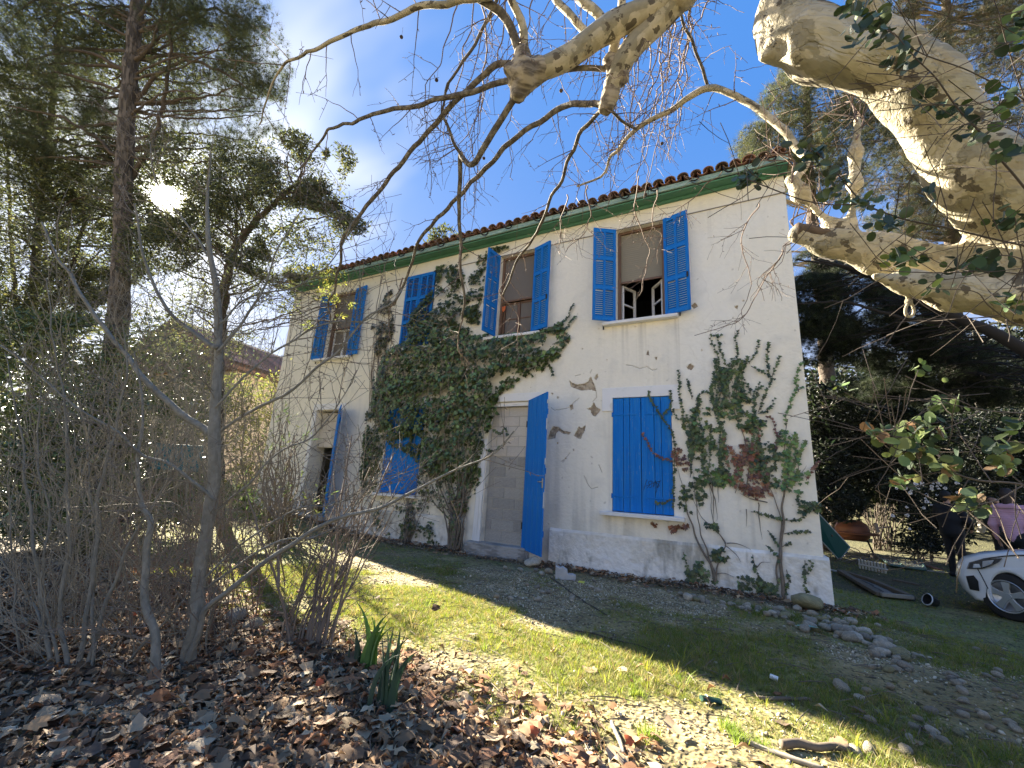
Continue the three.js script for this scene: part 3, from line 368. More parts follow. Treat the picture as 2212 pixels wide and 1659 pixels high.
{ // the walled-up doorway
  const tone = [[0.37, 0.35, 0.32], [0.33, 0.315, 0.29], [0.41, 0.385, 0.345], [0.36, 0.34, 0.315]].map((c, k) => std([1, 1, 1], 0.96, { map: tex(128, (u, v) => c.map((q) => q * (0.75 + 0.5 * pfbm(u, v, 9, k + 3))), true, 2), bumpMap: tex(128, (u, v) => pfbm(u, v, 24, k), false, 2), bumpScale: 0.008 }));
  const pale = [[0.60, 0.54, 0.47], [0.56, 0.51, 0.45], [0.63, 0.57, 0.49]].map((c, k) => std([1, 1, 1], 0.95, { map: tex(128, (u, v) => c.map((q) => q * (0.85 + 0.3 * pfbm(u, v, 9, k + 13))), true, 2), bumpMap: tex(128, (u, v) => pfbm(u, v, 20, k), false, 2), bumpScale: 0.006 }));
  const mortar = mesh('blockwork', box(0.936, 2.68, 0.16, -4.09, 1.545, -0.215), std([0.44, 0.41, 0.36], 0.97), house); mortar.userData.label = 'grey concrete blocks walling up the doorway, the upper courses cream washed';
  for (let r = 0; r < 13; r++) { const y = 0.235 + r * 0.204, off = (r % 2) * 0.25 + 0.12; for (let x = -4.552 - off; x < -3.64; x += 0.5) { const a = Math.max(x + 0.006, -4.552), b = Math.min(x + 0.494, -3.628); if (b - a > 0.04) mesh('block', rbox(b - a, 0.192, 0.05, 0.006, (a + b) / 2, y + 0.1, -0.151 + rr(-0.003, 0.003)), pick(r > 7 ? pale : tone), mortar); } }
  mesh('door_head', box(0.93, 0.075, 0.05, -4.09, 2.918, -0.05), whitePaint, house);
  mesh('door_step', rbox(1.30, 0.40, 0.30, 0.02, -4.15, 0.015, 0.06, 2), std([1, 1, 1], 0.95, { map: tex(256, (u, v) => mix3([0.42, 0.40, 0.37], [0.25, 0.24, 0.22], ss(0.4, 0.7, pfbm(u, v, 6, 3)))), bumpMap: tex(256, (u, v) => pfbm(u, v, 20, 3), false), bumpScale: 0.02 }), house);
  const door = (x, y0, y1, w, ex, ez, label) => { const o = mesh('door', merge([rbox(w - 0.06, 0.1, 0.02, 0.004, w / 2, 0.35, -0.028), rbox(w - 0.06, 0.1, 0.02, 0.004, w / 2, y1 - y0 - 0.35, -0.028), rbox(w - 0.06, 0.1, 0.02, 0.004, w / 2, (y1 - y0) / 2, -0.028)]), blue, house); o.position.set(x, y0, 0.035); o.rotation.y = -Math.atan2(ez - 0.035, ex - x); o.userData.label = label; planked(0, 0, y1 - y0, [0.235, 0.235, 0.235, w - 0.705], o, 0); return o; };
  const d1 = door(-3.655, 0.19, 2.97, 0.94, -2.965, 0.68, 'tall blue plank door swung open into the yard');
  mesh('lock', merge([rbox(0.035, 0.16, 0.02, 0.004, 0.905, 1.18, 0.022), new THREE.CylinderGeometry(0.014, 0.014, 0.07, 8).rotateX(Math.PI / 2).translate(0.905, 1.2, 0.05), rbox(0.09, 0.018, 0.018, 0.005, 0.87, 1.2, 0.08)]), std([0.35, 0.33, 0.3], 0.4, { metalness: 0.8 }), d1);
  mesh('worn_edge', merge([rbox(0.006, 0.20, 0.028, 0.002, 0.944, 2.2, 0), rbox(0.006, 0.11, 0.028, 0.002, 0.944, 1.55, 0), rbox(0.006, 0.26, 0.028, 0.002, 0.944, 0.9, 0), rbox(0.006, 0.07, 0.028, 0.002, 0.944, 2.6, 0)]), std([0.45, 0.47, 0.48], 0.8), d1);
  for (const y of [0.4, 2.3]) mesh('hinge', new THREE.CylinderGeometry(0.018, 0.018, 0.12, 8).translate(0, y, 0.01), iron, d1);
  const d2 = door(-9.09, 0.36, 2.95, 0.90, -8.38, 0.575, 'blue door at the far left seen nearly edge on');
  const up = mesh('blockwork', box(0.896, 0.92, 0.12, -9.53, 2.45, -0.24), pale[0], house); up.userData.label = 'pale infill over the dark gap of the left doorway';
  for (let r = 0; r < 4; r++) for (let k = -1; k < 3; k++) { const e = -10.2 + k * 0.5 + (r % 2) * 0.25, a = Math.max(-9.976, e), b = Math.min(-9.084, e + 0.494); if (b - a > 0.05) mesh('block', rbox(b - a - 0.008, 0.215, 0.03, 0.005, (a + b) / 2, 2.11 + r * 0.226, -0.168), pick(pale), up); }
  mesh('door_step', rbox(1.2, 0.6, 0.3, 0.02, -9.53, 0.02, 0.05), tone[0], house);
}

// ------------------------------------------------------------------ ivy on the wall
const ivyGeo = [lobedLeaf(1, ivyShape, 0.1), lobedLeaf(1, ivyShape.map(([x, y]) => [x * 0.85, y]), 0.22), lobedLeaf(1, ivyShape.map(([x, y]) => [x * 1.1, y * 0.9]), -0.05)];
const ivyMat = new THREE.MeshPhysicalMaterial({ color: 0xffffff, roughness: 0.42, side: THREE.DoubleSide, transmission: 0.0 });
const outwards = (tilt) => V(gauss() * tilt, 0.35 + gauss() * tilt, 1).normalize();
// leaves: a list of [matrix, colour]; the 300 that show largest become parts
function ivyLeaves(parent, list, nParts) {
  const by = [[], [], []]; list.forEach((l, i) => by[i % 3].push(l));
  if (nParts) {
    const size = (l) => { const p = V(0, 0, 0).setFromMatrixPosition(l[0]); return -new THREE.Vector3().setFromMatrixScale(l[0]).x / toPx(p)[2] - 0.002 * p.z; };
    const w = worldOf(parent), mats = new Map();
    const sorted = list.map((l, i) => [size(l), l, i % 3]).sort((a, b) => a[0] - b[0]), own = new Set(sorted.slice(0, nParts).map((s) => s[1]));
    for (const [, l, k] of sorted.slice(0, nParts)) { const key = [l[1].r, l[1].g, l[1].b].map((v) => v.toFixed(2)).join(); if (!mats.has(key)) mats.set(key, std(l[1], 0.45, { side: THREE.DoubleSide })); const o = mesh('leaf', ivyGeo[k], mats.get(key), parent); o.applyMatrix4(l[0]); o.position.sub(w); }
    for (let k = 0; k < 3; k++) by[k] = by[k].filter((l) => !own.has(l));
  }
  const all = by.flat(); if (all.length) for (let k = 0; k < 3; k++) winst('foliage', ivyGeo[k], ivyMat, by[k], parent);
}
const GREEN = [[0.050, 0.070, 0.018], [0.072, 0.098, 0.024], [0.036, 0.052, 0.016], [0.095, 0.125, 0.032]], FRESH = [[0.13, 0.21, 0.05], [0.17, 0.25, 0.06], [0.09, 0.16, 0.04]], RUST = [[0.20, 0.075, 0.035], [0.14, 0.055, 0.03], [0.26, 0.12, 0.05], [0.17, 0.09, 0.045]];
const fill = (out, poly, n, s0, s1, thick, pal, patchy = 0, z0 = 0.03) => { const xs = poly.map((p) => p[0]), ys = poly.map((p) => p[1]), a = Math.min(...xs) - 0.1, b = Math.max(...xs) + 0.1, c = Math.min(...ys) - 0.1, d = Math.max(...ys) + 0.1; let k = 0, tries = 0; while (k < n && tries++ < n * 30) { const x = rr(a, b), y = rr(c, d), wx = x + 0.12 * noise(x * 3, y * 3, 1), wy = y + 0.12 * noise(x * 3, y * 3, 9); if (!inPoly(wx, wy, poly)) continue; const e = edgeDist(wx, wy, poly), off = y < 0.64 ? 0.055 : 0; if (patchy && fbm(x * 3.2, y * 3.2, 4, 3) < patchy - 0.45 + rnd() * 0.1) continue; const z = z0 + off + thick * Math.min(1, e / 0.3) * Math.pow(rnd(), 0.6) * (0.7 + 0.6 * (0.5 + fbm(x * 2.2, y * 2.2, 8, 2))); out.push([place(V(x, y, z), outwards(0.55), Math.PI + gauss() * 0.8, rr(s0, s1) * (rnd() < 0.2 ? 0.6 : 1)), vary(pick(pal), 0.5)]); k++; } };
// a climbing shoot: a crooked stem with leaves left and right
const shoot = (stems, out, pts, r0, s, pal, gap = 0.045, z = 0.02) => { const c = smooth(pts.map(([x, y]) => V(x, y, z)), pts.map((p, i) => lerp(r0, 0.002, i / (pts.length - 1))), 0.04, 0.02); c.P.forEach((p) => { p.z = z + (p.y < 0.66 ? 0.055 * ss(0.7, 0.6, p.y) : 0) + 0.012 * Math.abs(noise(p.x * 9, p.y * 9)); }); stems.push(tube(c.P, c.R, 5)); if (!pal) return; let acc = 0; for (let i = 1; i < c.P.length; i++) { acc += c.P[i].distanceTo(c.P[i - 1]); while (acc > gap) { acc -= gap; const t = c.P[i].clone().sub(c.P[i - 1]).normalize(), sd = rnd() < 0.5 ? 1 : -1, p = c.P[i].clone().add(V(-t.y * sd, t.x * sd, 0).multiplyScalar(0.012 + s * 0.2)).add(V(0, 0, rr(0.008, 0.03))); out.push([place(p, outwards(0.3), Math.atan2(t.x, t.y) * -1 - sd * rr(0.6, 1.6), s * rr(0.6, 1.15)), vary(pick(pal), 0.3)]); } } };
const stemMat = std([1, 1, 1], 0.95, { map: tex(128, (u, v) => mix3([0.13, 0.10, 0.075], [0.24, 0.20, 0.15], pfbm(u, v, 6, 5)), true, 8) });
{
  reseed(301);
  const ivy = thing('ivy_plant', 'dense dark green ivy swallowing the middle of the wall from ground to eaves', 'ivy', [-5.1, 0, 0.05]), L = [], S = [];
  const core = [[-7.75, 4.25], [-7.1, 4.7], [-6.75, 5.0], [-6.3, 5.15], [-5.6, 4.85], [-4.95, 4.5], [-4.5, 4.44], [-3.6, 4.47], [-3.05, 4.52], [-2.86, 4.25], [-3.2, 3.7], [-3.7, 3.52], [-4.15, 3.28], [-4.42, 2.98], [-4.48, 2.45], [-4.66, 1.9], [-4.72, 1.35], [-5.6, 1.3], [-6.2, 1.5], [-6.27, 2.2], [-7.3, 2.3], [-7.5, 2.6], [-7.9, 2.9], [-7.97, 3.6]];
  fill(L, core, 4700, 0.05, 0.125, 0.24, GREEN, 0.2); fill(L, core, 2100, 0.06, 0.115, 0.36, [[0.10, 0.16, 0.05], [0.13, 0.19, 0.06], [0.075, 0.12, 0.04]], 0.28); fill(L, core, 260, 0.06, 0.10, 0.34, [[0.16, 0.12, 0.07], [0.13, 0.10, 0.06]], 0.3);
  fill(L, [[-6.5, 4.8], [-6.42, 5.7], [-6.35, 6.45], [-6.05, 6.62], [-5.75, 6.25], [-5.5, 6.3], [-5.45, 5.5], [-5.0, 5.2], [-5.0, 4.6]], 900, 0.06, 0.11, 0.22, GREEN, 0.38); fill(L, [[-5.15, 6.55], [-4.9, 6.68], [-4.35, 6.66], [-4.5, 6.45], [-4.95, 6.42], [-5.0, 5.4], [-5.2, 4.7], [-5.5, 5.0], [-5.4, 5.9]], 420, 0.055, 0.10, 0.16, GREEN, 0.3);
  fill(L, [[-6.9, 4.6], [-7.15, 5.1], [-6.8, 5.5], [-6.4, 5.9], [-6.35, 4.8]], 420, 0.06, 0.11, 0.25, GREEN, 0.2, 0.07);
  fill(L, [[-8.35, 5.2], [-8.1, 5.9], [-7.85, 6.15], [-7.6, 5.3], [-7.5, 4.3], [-8.0, 4.2]], 420, 0.06, 0.10, 0.12, [[0.09, 0.085, 0.04], [0.06, 0.075, 0.03], [0.12, 0.095, 0.055]], 0.42);
  fill(L, [[-8.1, 2.9], [-7.5, 2.7], [-7.38, 2.1], [-7.44, 1.0], [-7.75, 0.9], [-8.05, 1.4], [-8.08, 2.2]], 620, 0.065, 0.11, 0.16, GREEN, 0.15);
  fill(L, [[-6.28, 1.5], [-4.72, 1.4], [-4.86, 0.5], [-5.1, 0.1], [-5.3, 0.5], [-5.8, 0.9], [-6.25, 1.1]], 230, 0.05, 0.09, 0.25, [...GREEN, [0.11, 0.085, 0.05]], 0.32);
  fill(L, [[-6.5, 0.95], [-5.85, 0.95], [-6.1, 0.1], [-6.45, 0.1]], 80, 0.05, 0.09, 0.25, [...GREEN, [0.11, 0.085, 0.05]], 0.2); fill(L, [[-7.3, 0.9], [-5.6, 0.5], [-5.5, 0.05], [-7.3, 0.05]], 180, 0.05, 0.09, 0.15, GREEN, 0.45);
  fill(L, [[-7.4, 2.3], [-6.28, 2.3], [-6.28, 1.6], [-6.6, 1.9], [-7.1, 2.05]], 240, 0.05, 0.09, 0.12, GREEN, 0.3, 0.05);
  for (const p of [[[-3.1, 4.45], [-2.9, 4.62], [-2.78, 4.9]], [[-3.2, 4.3], [-2.9, 4.42], [-2.74, 4.62]], [[-3.2, 4.1], [-2.95, 4.15], [-2.8, 4.22]], [[-3.4, 3.9], [-3.2, 3.6], [-3.15, 3.45]], [[-3.8, 3.7], [-3.6, 3.45]], [[-7.7, 4.3], [-7.75, 4.8], [-7.6, 5.2]], [[-5.9, 6.2], [-5.7, 6.45], [-5.5, 6.6]], [[-4.45, 2.4], [-4.25, 2.3], [-4.15, 2.4], [-4.1, 2.3]], [[-4.6, 2.0], [-4.35, 1.95], [-4.2, 2.05]], [[-4.5, 2.9], [-4.38, 2.75], [-4.3, 2.68]]]) shoot(S, L, p, 0.006, 0.075, GREEN, 0.03, 0.04);
  for (let i = 0; i < 26; i++) { const x = -5.08 + gauss() * 0.13, t = rr(-6.1, -4.75); shoot(S, L, [[x, 0.02], [x + rr(-0.1, 0.1), 0.45], [lerp(x, t, 0.5) + rr(-0.1, 0.1), 0.9], [t, rr(1.3, 1.9)], [t + rr(-0.3, 0.3), rr(2.2, 3)]], rr(0.012, 0.035), 0.06, i % 4 ? null : GREEN, 0.09, rr(0.03, 0.16)); }
  for (let i = 0; i < 16; i++) shoot(S, L, [[rr(-6.35, -6.15), 0.02], [rr(-6.4, -6.05), 0.4], [rr(-6.7, -5.7), 0.95], [rr(-6.2, -5.6), 1.5]], rr(0.008, 0.02), 0.06, null, 0.09, rr(0.03, 0.14));
  for (let i = 0; i < 14; i++) { const x = rr(-8.2, -7.6); shoot(S, L, [[x + 0.2, rr(2.4, 3)], [x, 3.8], [x - rr(0, 0.4), 4.8], [x - rr(-0.1, 0.5), rr(5.2, 6.2)]], 0.01, 0.06, null, 0.1, rr(0.01, 0.05)); }
  for (let i = 0; i < 46; i++) { const x = rr(-7.6, -4.5), y = rr(1.6, 4.6), l = rr(0.4, 1.3); if (inPoly(x, y, core)) shoot(S, L, [[x, y], [x + rr(-0.12, 0.12), y - l * 0.5], [x + rr(-0.2, 0.2), y - l]], 0.007, 0.06, i % 3 ? null : GREEN, 0.06, rr(0.2, 0.36)); }
  wpart('stem', merge(S), stemMat, ivy); ivyLeaves(ivy, L, 240);
}
{
  reseed(302);
  const ivy = thing('ivy_plant', 'thin ivy with green, yellow and rust leaves fanning over the right end of the wall', 'ivy', [0.2, 0, 0.06]), L = [], S = [];
  const z = (x, y) => { const p = onWall(1382.5 + x * 0.3993, 662.4 + y * 0.3993, 0.03); return [p.x, p.y]; }, Z = (l) => l.map(([x, y]) => z(x, y));
  fill(L, Z([[390, 300], [470, 330], [540, 280], [600, 320], [560, 400], [580, 470], [640, 520], [690, 640], [600, 650], [560, 660], [430, 660], [420, 430]]), 215, 0.045, 0.105, 0.06, [...GREEN, GREEN[3], GREEN[3], FRESH[2]], 0.3);
  fill(L, Z([[250, 520], [330, 490], [400, 580], [430, 660], [480, 860], [470, 970], [400, 990], [300, 960], [260, 860], [240, 640]]), 215, 0.045, 0.105, 0.06, [...GREEN, GREEN[3], GREEN[3], FRESH[2]], 0.3);
  fill(L, Z([[480, 660], [600, 655], [620, 800], [690, 1000], [680, 1060], [530, 1030], [500, 900], [490, 760]]), 120, 0.045, 0.095, 0.05, RUST, 0.42); fill(L, Z([[185, 760], [225, 760], [240, 880], [190, 890]]), 40, 0.05, 0.08, 0.05, RUST);
  fill(L, Z([[600, 680], [700, 720], [760, 800], [760, 960], [680, 960], [610, 800]]), 80, 0.045, 0.10, 0.05, [...GREEN, GREEN[3]], 0.34);
  fill(L, Z([[740, 640], [820, 650], [840, 820], [900, 880], [940, 930], [900, 1000], [720, 1060], [700, 980], [780, 880], [750, 700]]), 80, 0.045, 0.10, 0.05, [...FRESH, GREEN[3]], 0.36);
  fill(L, Z([[400, 860], [480, 880], [490, 960], [430, 980]]), 40, 0.07, 0.10, 0.09, FRESH); fill(L, Z([[500, 960], [640, 960], [640, 1030], [520, 1010]]), 50, 0.06, 0.09, 0.08, RUST);
  fill(L, Z([[180, 960], [300, 960], [400, 1000], [300, 1100], [200, 1090]]), 90, 0.045, 0.08, 0.05, GREEN, 0.3); fill(L, Z([[240, 1400], [340, 1390], [400, 1480], [260, 1490]]), 80, 0.05, 0.09, 0.10, GREEN); fill(L, Z([[520, 1430], [700, 1480], [760, 1560], [560, 1530]]), 90, 0.05, 0.09, 0.10, GREEN, 0.1); fill(L, Z([[340, 1150], [420, 1160], [400, 1200], [350, 1190]]), 30, 0.05, 0.08, 0.06, GREEN); fill(L, Z([[370, 1290], [450, 1290], [440, 1360], [360, 1350]]), 40, 0.05, 0.08, 0.06, GREEN); fill(L, Z([[880, 1060], [965, 1060], [950, 1110], [870, 1110]]), 40, 0.05, 0.08, 0.06, GREEN, 0.1); fill(L, Z([[160, 1165], [245, 1170], [240, 1210], [180, 1200]]), 22, 0.06, 0.09, 0.05, RUST); fill(L, Z([[60, 1155], [110, 1160], [100, 1180]]), 6, 0.06, 0.08, 0.05, RUST);
  const tips = [[[430, 330], [410, 240], [385, 160], [440, 150]], [[470, 320], [440, 250], [420, 170]], [[530, 300], [520, 220], [525, 135]], [[590, 310], [625, 250], [645, 185]], [[600, 320], [690, 370], [720, 395]], [[700, 380], [690, 280], [697, 190]], [[715, 380], [740, 320], [752, 275]], [[640, 570], [680, 470], [710, 390]], [[640, 580], [700, 560], [725, 500]], [[600, 480], [590, 440], [570, 395]], [[240, 640], [215, 450], [210, 345]], [[280, 500], [265, 440], [258, 395]], [[300, 510], [340, 465], [390, 470]], [[860, 460], [840, 400], [862, 340], [878, 300]], [[800, 560], [830, 480], [850, 400]], [[850, 450], [890, 438]], [[790, 660], [790, 570], [810, 540]], [[250, 620], [200, 600], [180, 560]], [[185, 880], [180, 700], [120, 600], [60, 500], [50, 465]], [[120, 600], [165, 540], [163, 460]], [[185, 840], [120, 820], [60, 770], [15, 690]], [[180, 1040], [120, 1060], [80, 1060]], [[180, 1100], [180, 960], [190, 880]], [[740, 780], [740, 690], [710, 610], [690, 600]], [[900, 940], [930, 880], [960, 840]], [[830, 860], [860, 790], [875, 770]], [[770, 1160], [850, 1150], [885, 1130]], [[780, 1230], [860, 1220], [915, 1215]], [[600, 1110], [690, 1130], [760, 1150]], [[690, 1210], [720, 1240], [750, 1290]], [[680, 1290], [720, 1330], [750, 1370]], [[770, 1300], [800, 1280], [815, 1280]], [[610, 1340], [620, 1420], [660, 1480]], [[235, 1325], [250, 1400], [290, 1470]], [[890, 1370], [885, 1450], [895, 1530]], [[890, 1450], [920, 1400], [915, 1370]], [[380, 1380], [450, 1370], [480, 1360]], [[860, 1000], [855, 1060], [865, 1110]], [[760, 1460], [740, 1500], [735, 1530]], [[790, 1420], [800, 1480], [785, 1540]]];
  for (const [x0, x1, y0, y1, n, pal] of [[395, 640, 300, 640, 16, GREEN], [245, 470, 520, 960, 16, GREEN], [480, 690, 680, 1040, 8, RUST], [610, 760, 700, 960, 6, GREEN], [720, 930, 660, 1040, 5, FRESH]]) for (let i = 0; i < n; i++) { const x = rr(x0, x1), y = rr(lerp(y0, y1, 0.5), y1), h = rr(120, 280); shoot(S, L, Z([[x, y], [x + rr(-20, 20), y - h * 0.5], [x + rr(-35, 35), Math.max(y0 - 20, y - h)]]), 0.006, rr(0.05, 0.085), [...pal, GREEN[3]], 0.04, 0.03); }
  tips.forEach((t, i) => shoot(S, L, Z(t), 0.006, 0.06, i === 18 || i === 12 ? GREEN : i === 20 || i === 23 || i === 24 ? RUST : i > 12 && i < 17 ? [...FRESH, GREEN[3]] : GREEN, 0.034));
  for (const [r, t] of [[0.024, [[410, 1490], [385, 1390], [320, 1280], [270, 1150], [230, 980], [200, 860]]], [0.016, [[400, 1480], [370, 1330], [330, 1230], [300, 1050], [290, 900]]], [0.012, [[405, 1480], [440, 1330], [460, 1280], [400, 1180], [385, 1040], [370, 960]]], [0.010, [[460, 1280], [430, 1230], [330, 1130], [270, 1020]]], [0.008, [[470, 1280], [540, 1290], [600, 1315]]], [0.008, [[460, 1290], [520, 1340], [545, 1380]]], [0.008, [[400, 1450], [460, 1440], [510, 1460]]], [0.028, [[780, 1580], [765, 1430], [755, 1330], [775, 1200], [770, 1090], [780, 980], [790, 860], [785, 740], [790, 640]]], [0.014, [[745, 1500], [740, 1380], [765, 1220], [745, 1080], [690, 960], [640, 880]]], [0.010, [[640, 1060], [645, 1160], [660, 1260]]], [0.008, [[575, 1095], [575, 1190]]], [0.009, [[370, 950], [410, 1060], [415, 1160]]], [0.009, [[390, 960], [400, 1090], [395, 1150]]], [0.008, [[420, 960], [425, 1060]]], [0.010, [[780, 990], [860, 930], [900, 860]]], [0.012, [[560, 1020], [590, 900], [560, 700], [510, 560], [510, 440], [470, 340]]], [0.010, [[690, 1060], [600, 1040], [540, 1010]]], [0.008, [[630, 1410], [660, 1380], [705, 1380]]]]) shoot(S, L, Z(t), r, 0.06, null, 0.1, 0.025);
  wpart('stem', merge(S), stemMat, ivy); ivyLeaves(ivy, L, 300);
}

// ------------------------------------------------------------------ bodies grown from capsules joined smoothly, meshed with marching cubes
// caps: [ax,ay,az, bx,by,bz, ra,rb]
function field(caps, cell, k, bump) {
  let lo = V(1e9, 1e9, 1e9), hi = V(-1e9, -1e9, -1e9);
  for (const c of caps) for (const [x, y, z, r] of [[c[0], c[1], c[2], c[6]], [c[3], c[4], c[5], c[7]]]) { lo.min(V(x - r, y - r, z - r)); hi.max(V(x + r, y + r, z + r)); }
  const mid = lo.clone().add(hi).multiplyScalar(0.5), half = Math.max(hi.x - lo.x, hi.y - lo.y, hi.z - lo.z) / 2 + 3 * cell + k, n = Math.ceil(2 * half / cell), mc = new MarchingCubes(n, new THREE.MeshBasicMaterial(), false, false, 400000);
  mc.isolation = 0; mc.field.fill(-1);
  const S = (i) => (i - n / 2) / (n / 2) * half, step = 2 * half / n, acc = new Float32Array(n * n * n).fill(9);
  const I = (v, m) => (v - m) / step + n / 2;
  for (const c of caps) {
    const r = Math.max(c[6], c[7]) + k * 2 + 3 * step, a = [0, 1, 2].map((q) => Math.max(0, Math.floor(I(Math.min(c[q], c[q + 3]) - r, mid.getComponent(q))))), b = [0, 1, 2].map((q) => Math.min(n - 1, Math.ceil(I(Math.max(c[q], c[q + 3]) + r, mid.getComponent(q)))));
    const dx = c[3] - c[0], dy = c[4] - c[1], dz = c[5] - c[2], L = dx * dx + dy * dy + dz * dz || 1e-9;
    for (let z = a[2]; z <= b[2]; z++) for (let y = a[1]; y <= b[1]; y++) for (let x = a[0]; x <= b[0]; x++) {
      const X = S(x) + mid.x - c[0], Y = S(y) + mid.y - c[1], Z = S(z) + mid.z - c[2], t = clamp((X * dx + Y * dy + Z * dz) / L, 0, 1), d = Math.hypot(X - t * dx, Y - t * dy, Z - t * dz) - lerp(c[6], c[7], t), o = (z * n + y) * n + x, e = acc[o], h = Math.max(k - Math.abs(d - e), 0) / k;
      acc[o] = Math.min(d, e) - h * h * k * 0.25;
    }
  }
  for (let z = 0; z < n; z++) for (let y = 0; y < n; y++) for (let x = 0; x < n; x++) { const o = (z * n + y) * n + x; let d = acc[o]; if (bump && d < 0.3) d += bump(S(x) + mid.x, S(y) + mid.y, S(z) + mid.z); mc.field[o] = (x < 2 || y < 2 || z < 2 || x > n - 3 || y > n - 3 || z > n - 3) ? -1 : -d; }
  mc.update();
  const m = mc.count, pos = new Float32Array(m * 3), uv = new Float32Array(m * 2);
  for (let i = 0; i < m; i++) { const x = mc.positionArray[i * 3] * half + mid.x, y = mc.positionArray[i * 3 + 1] * half + mid.y, z = mc.positionArray[i * 3 + 2] * half + mid.z; pos.set([x, y, z], i * 3); uv.set([x * 0.8 + z * 0.6, y + 0.25 * z - 0.1 * x], i * 2); }
  const g = new THREE.BufferGeometry(); g.setAttribute('position', new THREE.BufferAttribute(pos, 3)); g.setAttribute('uv', new THREE.BufferAttribute(uv, 2));
  const w = mergeVertices(g, 1e-4); w.computeVertexNormals(); return w;
}
const capsOf = (l) => { const q = l.map(([x, y, d, w]) => [at(x, y, d), widthAt(x, d, w)]); return q.slice(1).map(([p, r], i) => [...q[i][0].toArray(), ...p.toArray(), q[i][1], r]); };

// crooked twigs sprouting along a branch
function sprout(out, L, n, len, r0, o = {}) {
  for (let i = 0; i < n; i++) {
    const f = rr(o.from ?? 0.15, 1) * (L.P.length - 1), k = Math.min(Math.floor(f), L.P.length - 2), p = L.P[k].clone().lerp(L.P[k + 1], f - k), T = L.P[k + 1].clone().sub(L.P[k]).normalize();
    const d = rdir(); d.addScaledVector(T, -d.dot(T)).normalize().addScaledVector(T, o.forward ?? 0.5).addScaledVector(V(0, -1, 0), o.droop ?? 0.3).normalize();
    const P = [p.clone()], R = [Math.min(r0, L.R[k] * 0.8)], m = Math.max(3, Math.round(len * rr(0.5, 1.2) / 0.07)), zig = rdir().multiplyScalar(o.zig ?? 0.35);
    for (let s = 1; s <= m; s++) { d.addScaledVector(zig, s % 2 ? 0.5 : -0.5).add(rdir().multiplyScalar(0.12)).add(V(0, -(o.droop ?? 0.3) * 0.10, 0)).normalize(); p.addScaledVector(d, 0.07); P.push(p.clone()); R.push(lerp(R[0], 0.0016, s / m)); }
    if (o.leaf) o.leaf.push(...P.slice(1));
    out.push(tube(P, R, o.sides ?? 3)); const C = { P, R };
    if (o.buds) for (let s = 1; s < m; s++) if (rnd() < o.buds) { const b = rdir(); out.push(tube([P[s], P[s].clone().addScaledVector(b, 0.012), P[s].clone().addScaledVector(b, 0.026)], [0.002, 0.0042, 0.001], 4)); }
    if ((o.level ?? 1) > 0) sprout(out, C, o.kids ?? 3, len * 0.5, R[0] * 0.6, { ...o, level: (o.level ?? 1) - 1, from: 0.25 });
  }
}
// leaves through an ellipsoid given in the photograph's measure: [px, py, depth, rx, ry]
function cluster(out, [px, py, d, rx, ry, rz], n, size, pal, o = {}) {
  const c = at(px, py, d), R = V((rx / FOCAL) * d, (ry / FOCAL) * d, rz ?? ((rx + ry) / 2 / FOCAL) * d), gap = o.gap ?? 0.0, right = V(0, 0, 0).setFromMatrixColumn(camera.matrixWorld, 0).setY(0).normalize(), back = V(-right.z, 0, right.x);
  let k = 0, tries = 0;
  while (k < n && tries++ < n * 12) {
    const q = rdir().multiplyScalar(Math.cbrt(rnd())), p = c.clone().addScaledVector(right, q.x * R.x).addScaledVector(back, q.z * R.z); p.y += q.y * R.y;
    if (fbm(p.x * (o.freq ?? 2.2), p.y * (o.freq ?? 2.2), p.z * (o.freq ?? 2.2), 2) < gap - 0.3 + 0.15 * rnd()) continue;
    if (p.y < landY(p.x, p.z) + 0.02) continue;
    if (o.keep && !o.keep(p)) continue;
    const s = size * rr(0.6, 1.25), dir = rdir(); dir.y = dir.y * 0.6 + (o.lift ?? 0.1); dir.normalize();
    out.push([along(p, dir, rr(0, 6.28), s), vary(pick(pal), 0.4)]); k++;
  }
}
// leaves are left out so that sun reaches the cut limbs of the plane tree
const litLimb = at(1950, 260, 2.5), litLow = at(2080, 600, 2.7);
const clearOf = (p, c, r) => { const d = p.clone().sub(c), t = d.dot(SUN); return t < 1 || d.addScaledVector(SUN, -t).length() > r; };
// leaves left out around the sun as seen from the camera, so its glow shows
const sunGap = (p) => { const d = p.clone().sub(camera.position).normalize(), a = Math.acos(d.dot(SUN)) * 57.3; return a > 1.6 + 1.2 * noise(p.x * 3, p.y * 3, p.z * 3) + 0.5 * gauss(); };
const sunny = (p) => { // keeps the sunlit strip of the yard clear of leaf shade
  const t = p.y / SUN.y, x = p.x - SUN.x * t, z = p.z - SUN.z * t; return !(x > -6.5 && x < 1.2 && z > 1.7 && z < 7 && rnd() < (z < 4.9 ? 0.985 : x > -4.6 ? 0.95 : 0.6)); };
const litLeaves = at(2010, 980, 1.4), clearAll = (p) => clearOf(p, litLimb, 1.2) && clearOf(p, litLow, 0.9) && clearOf(p, litLeaves, 0.6);
const inYard = (p) => { const t = p.y / SUN.y, x = p.x - SUN.x * t, z = p.z - SUN.z * t; return x > -5.2 && x < 1.2 && z > 1.8 && z < 6.2; };
const keepLeft = (p) => sunGap(p) && sunny(p) && (rnd() < 0.12 || clearAll(p));
const feeder = (out, a, b, r0, r1, sides = 5, sag = 0.1) => { const m = a.clone().lerp(b, 0.5).add(rdir().multiplyScalar(a.distanceTo(b) * 0.14)).add(V(0, sag * a.distanceTo(b) * 0.3, 0)); const c = smooth([a, m, b], [r0, (r0 + r1) / 2, r1], 0.12, 0.05); out.push(tube(c.P, c.R, sides)); return c; };

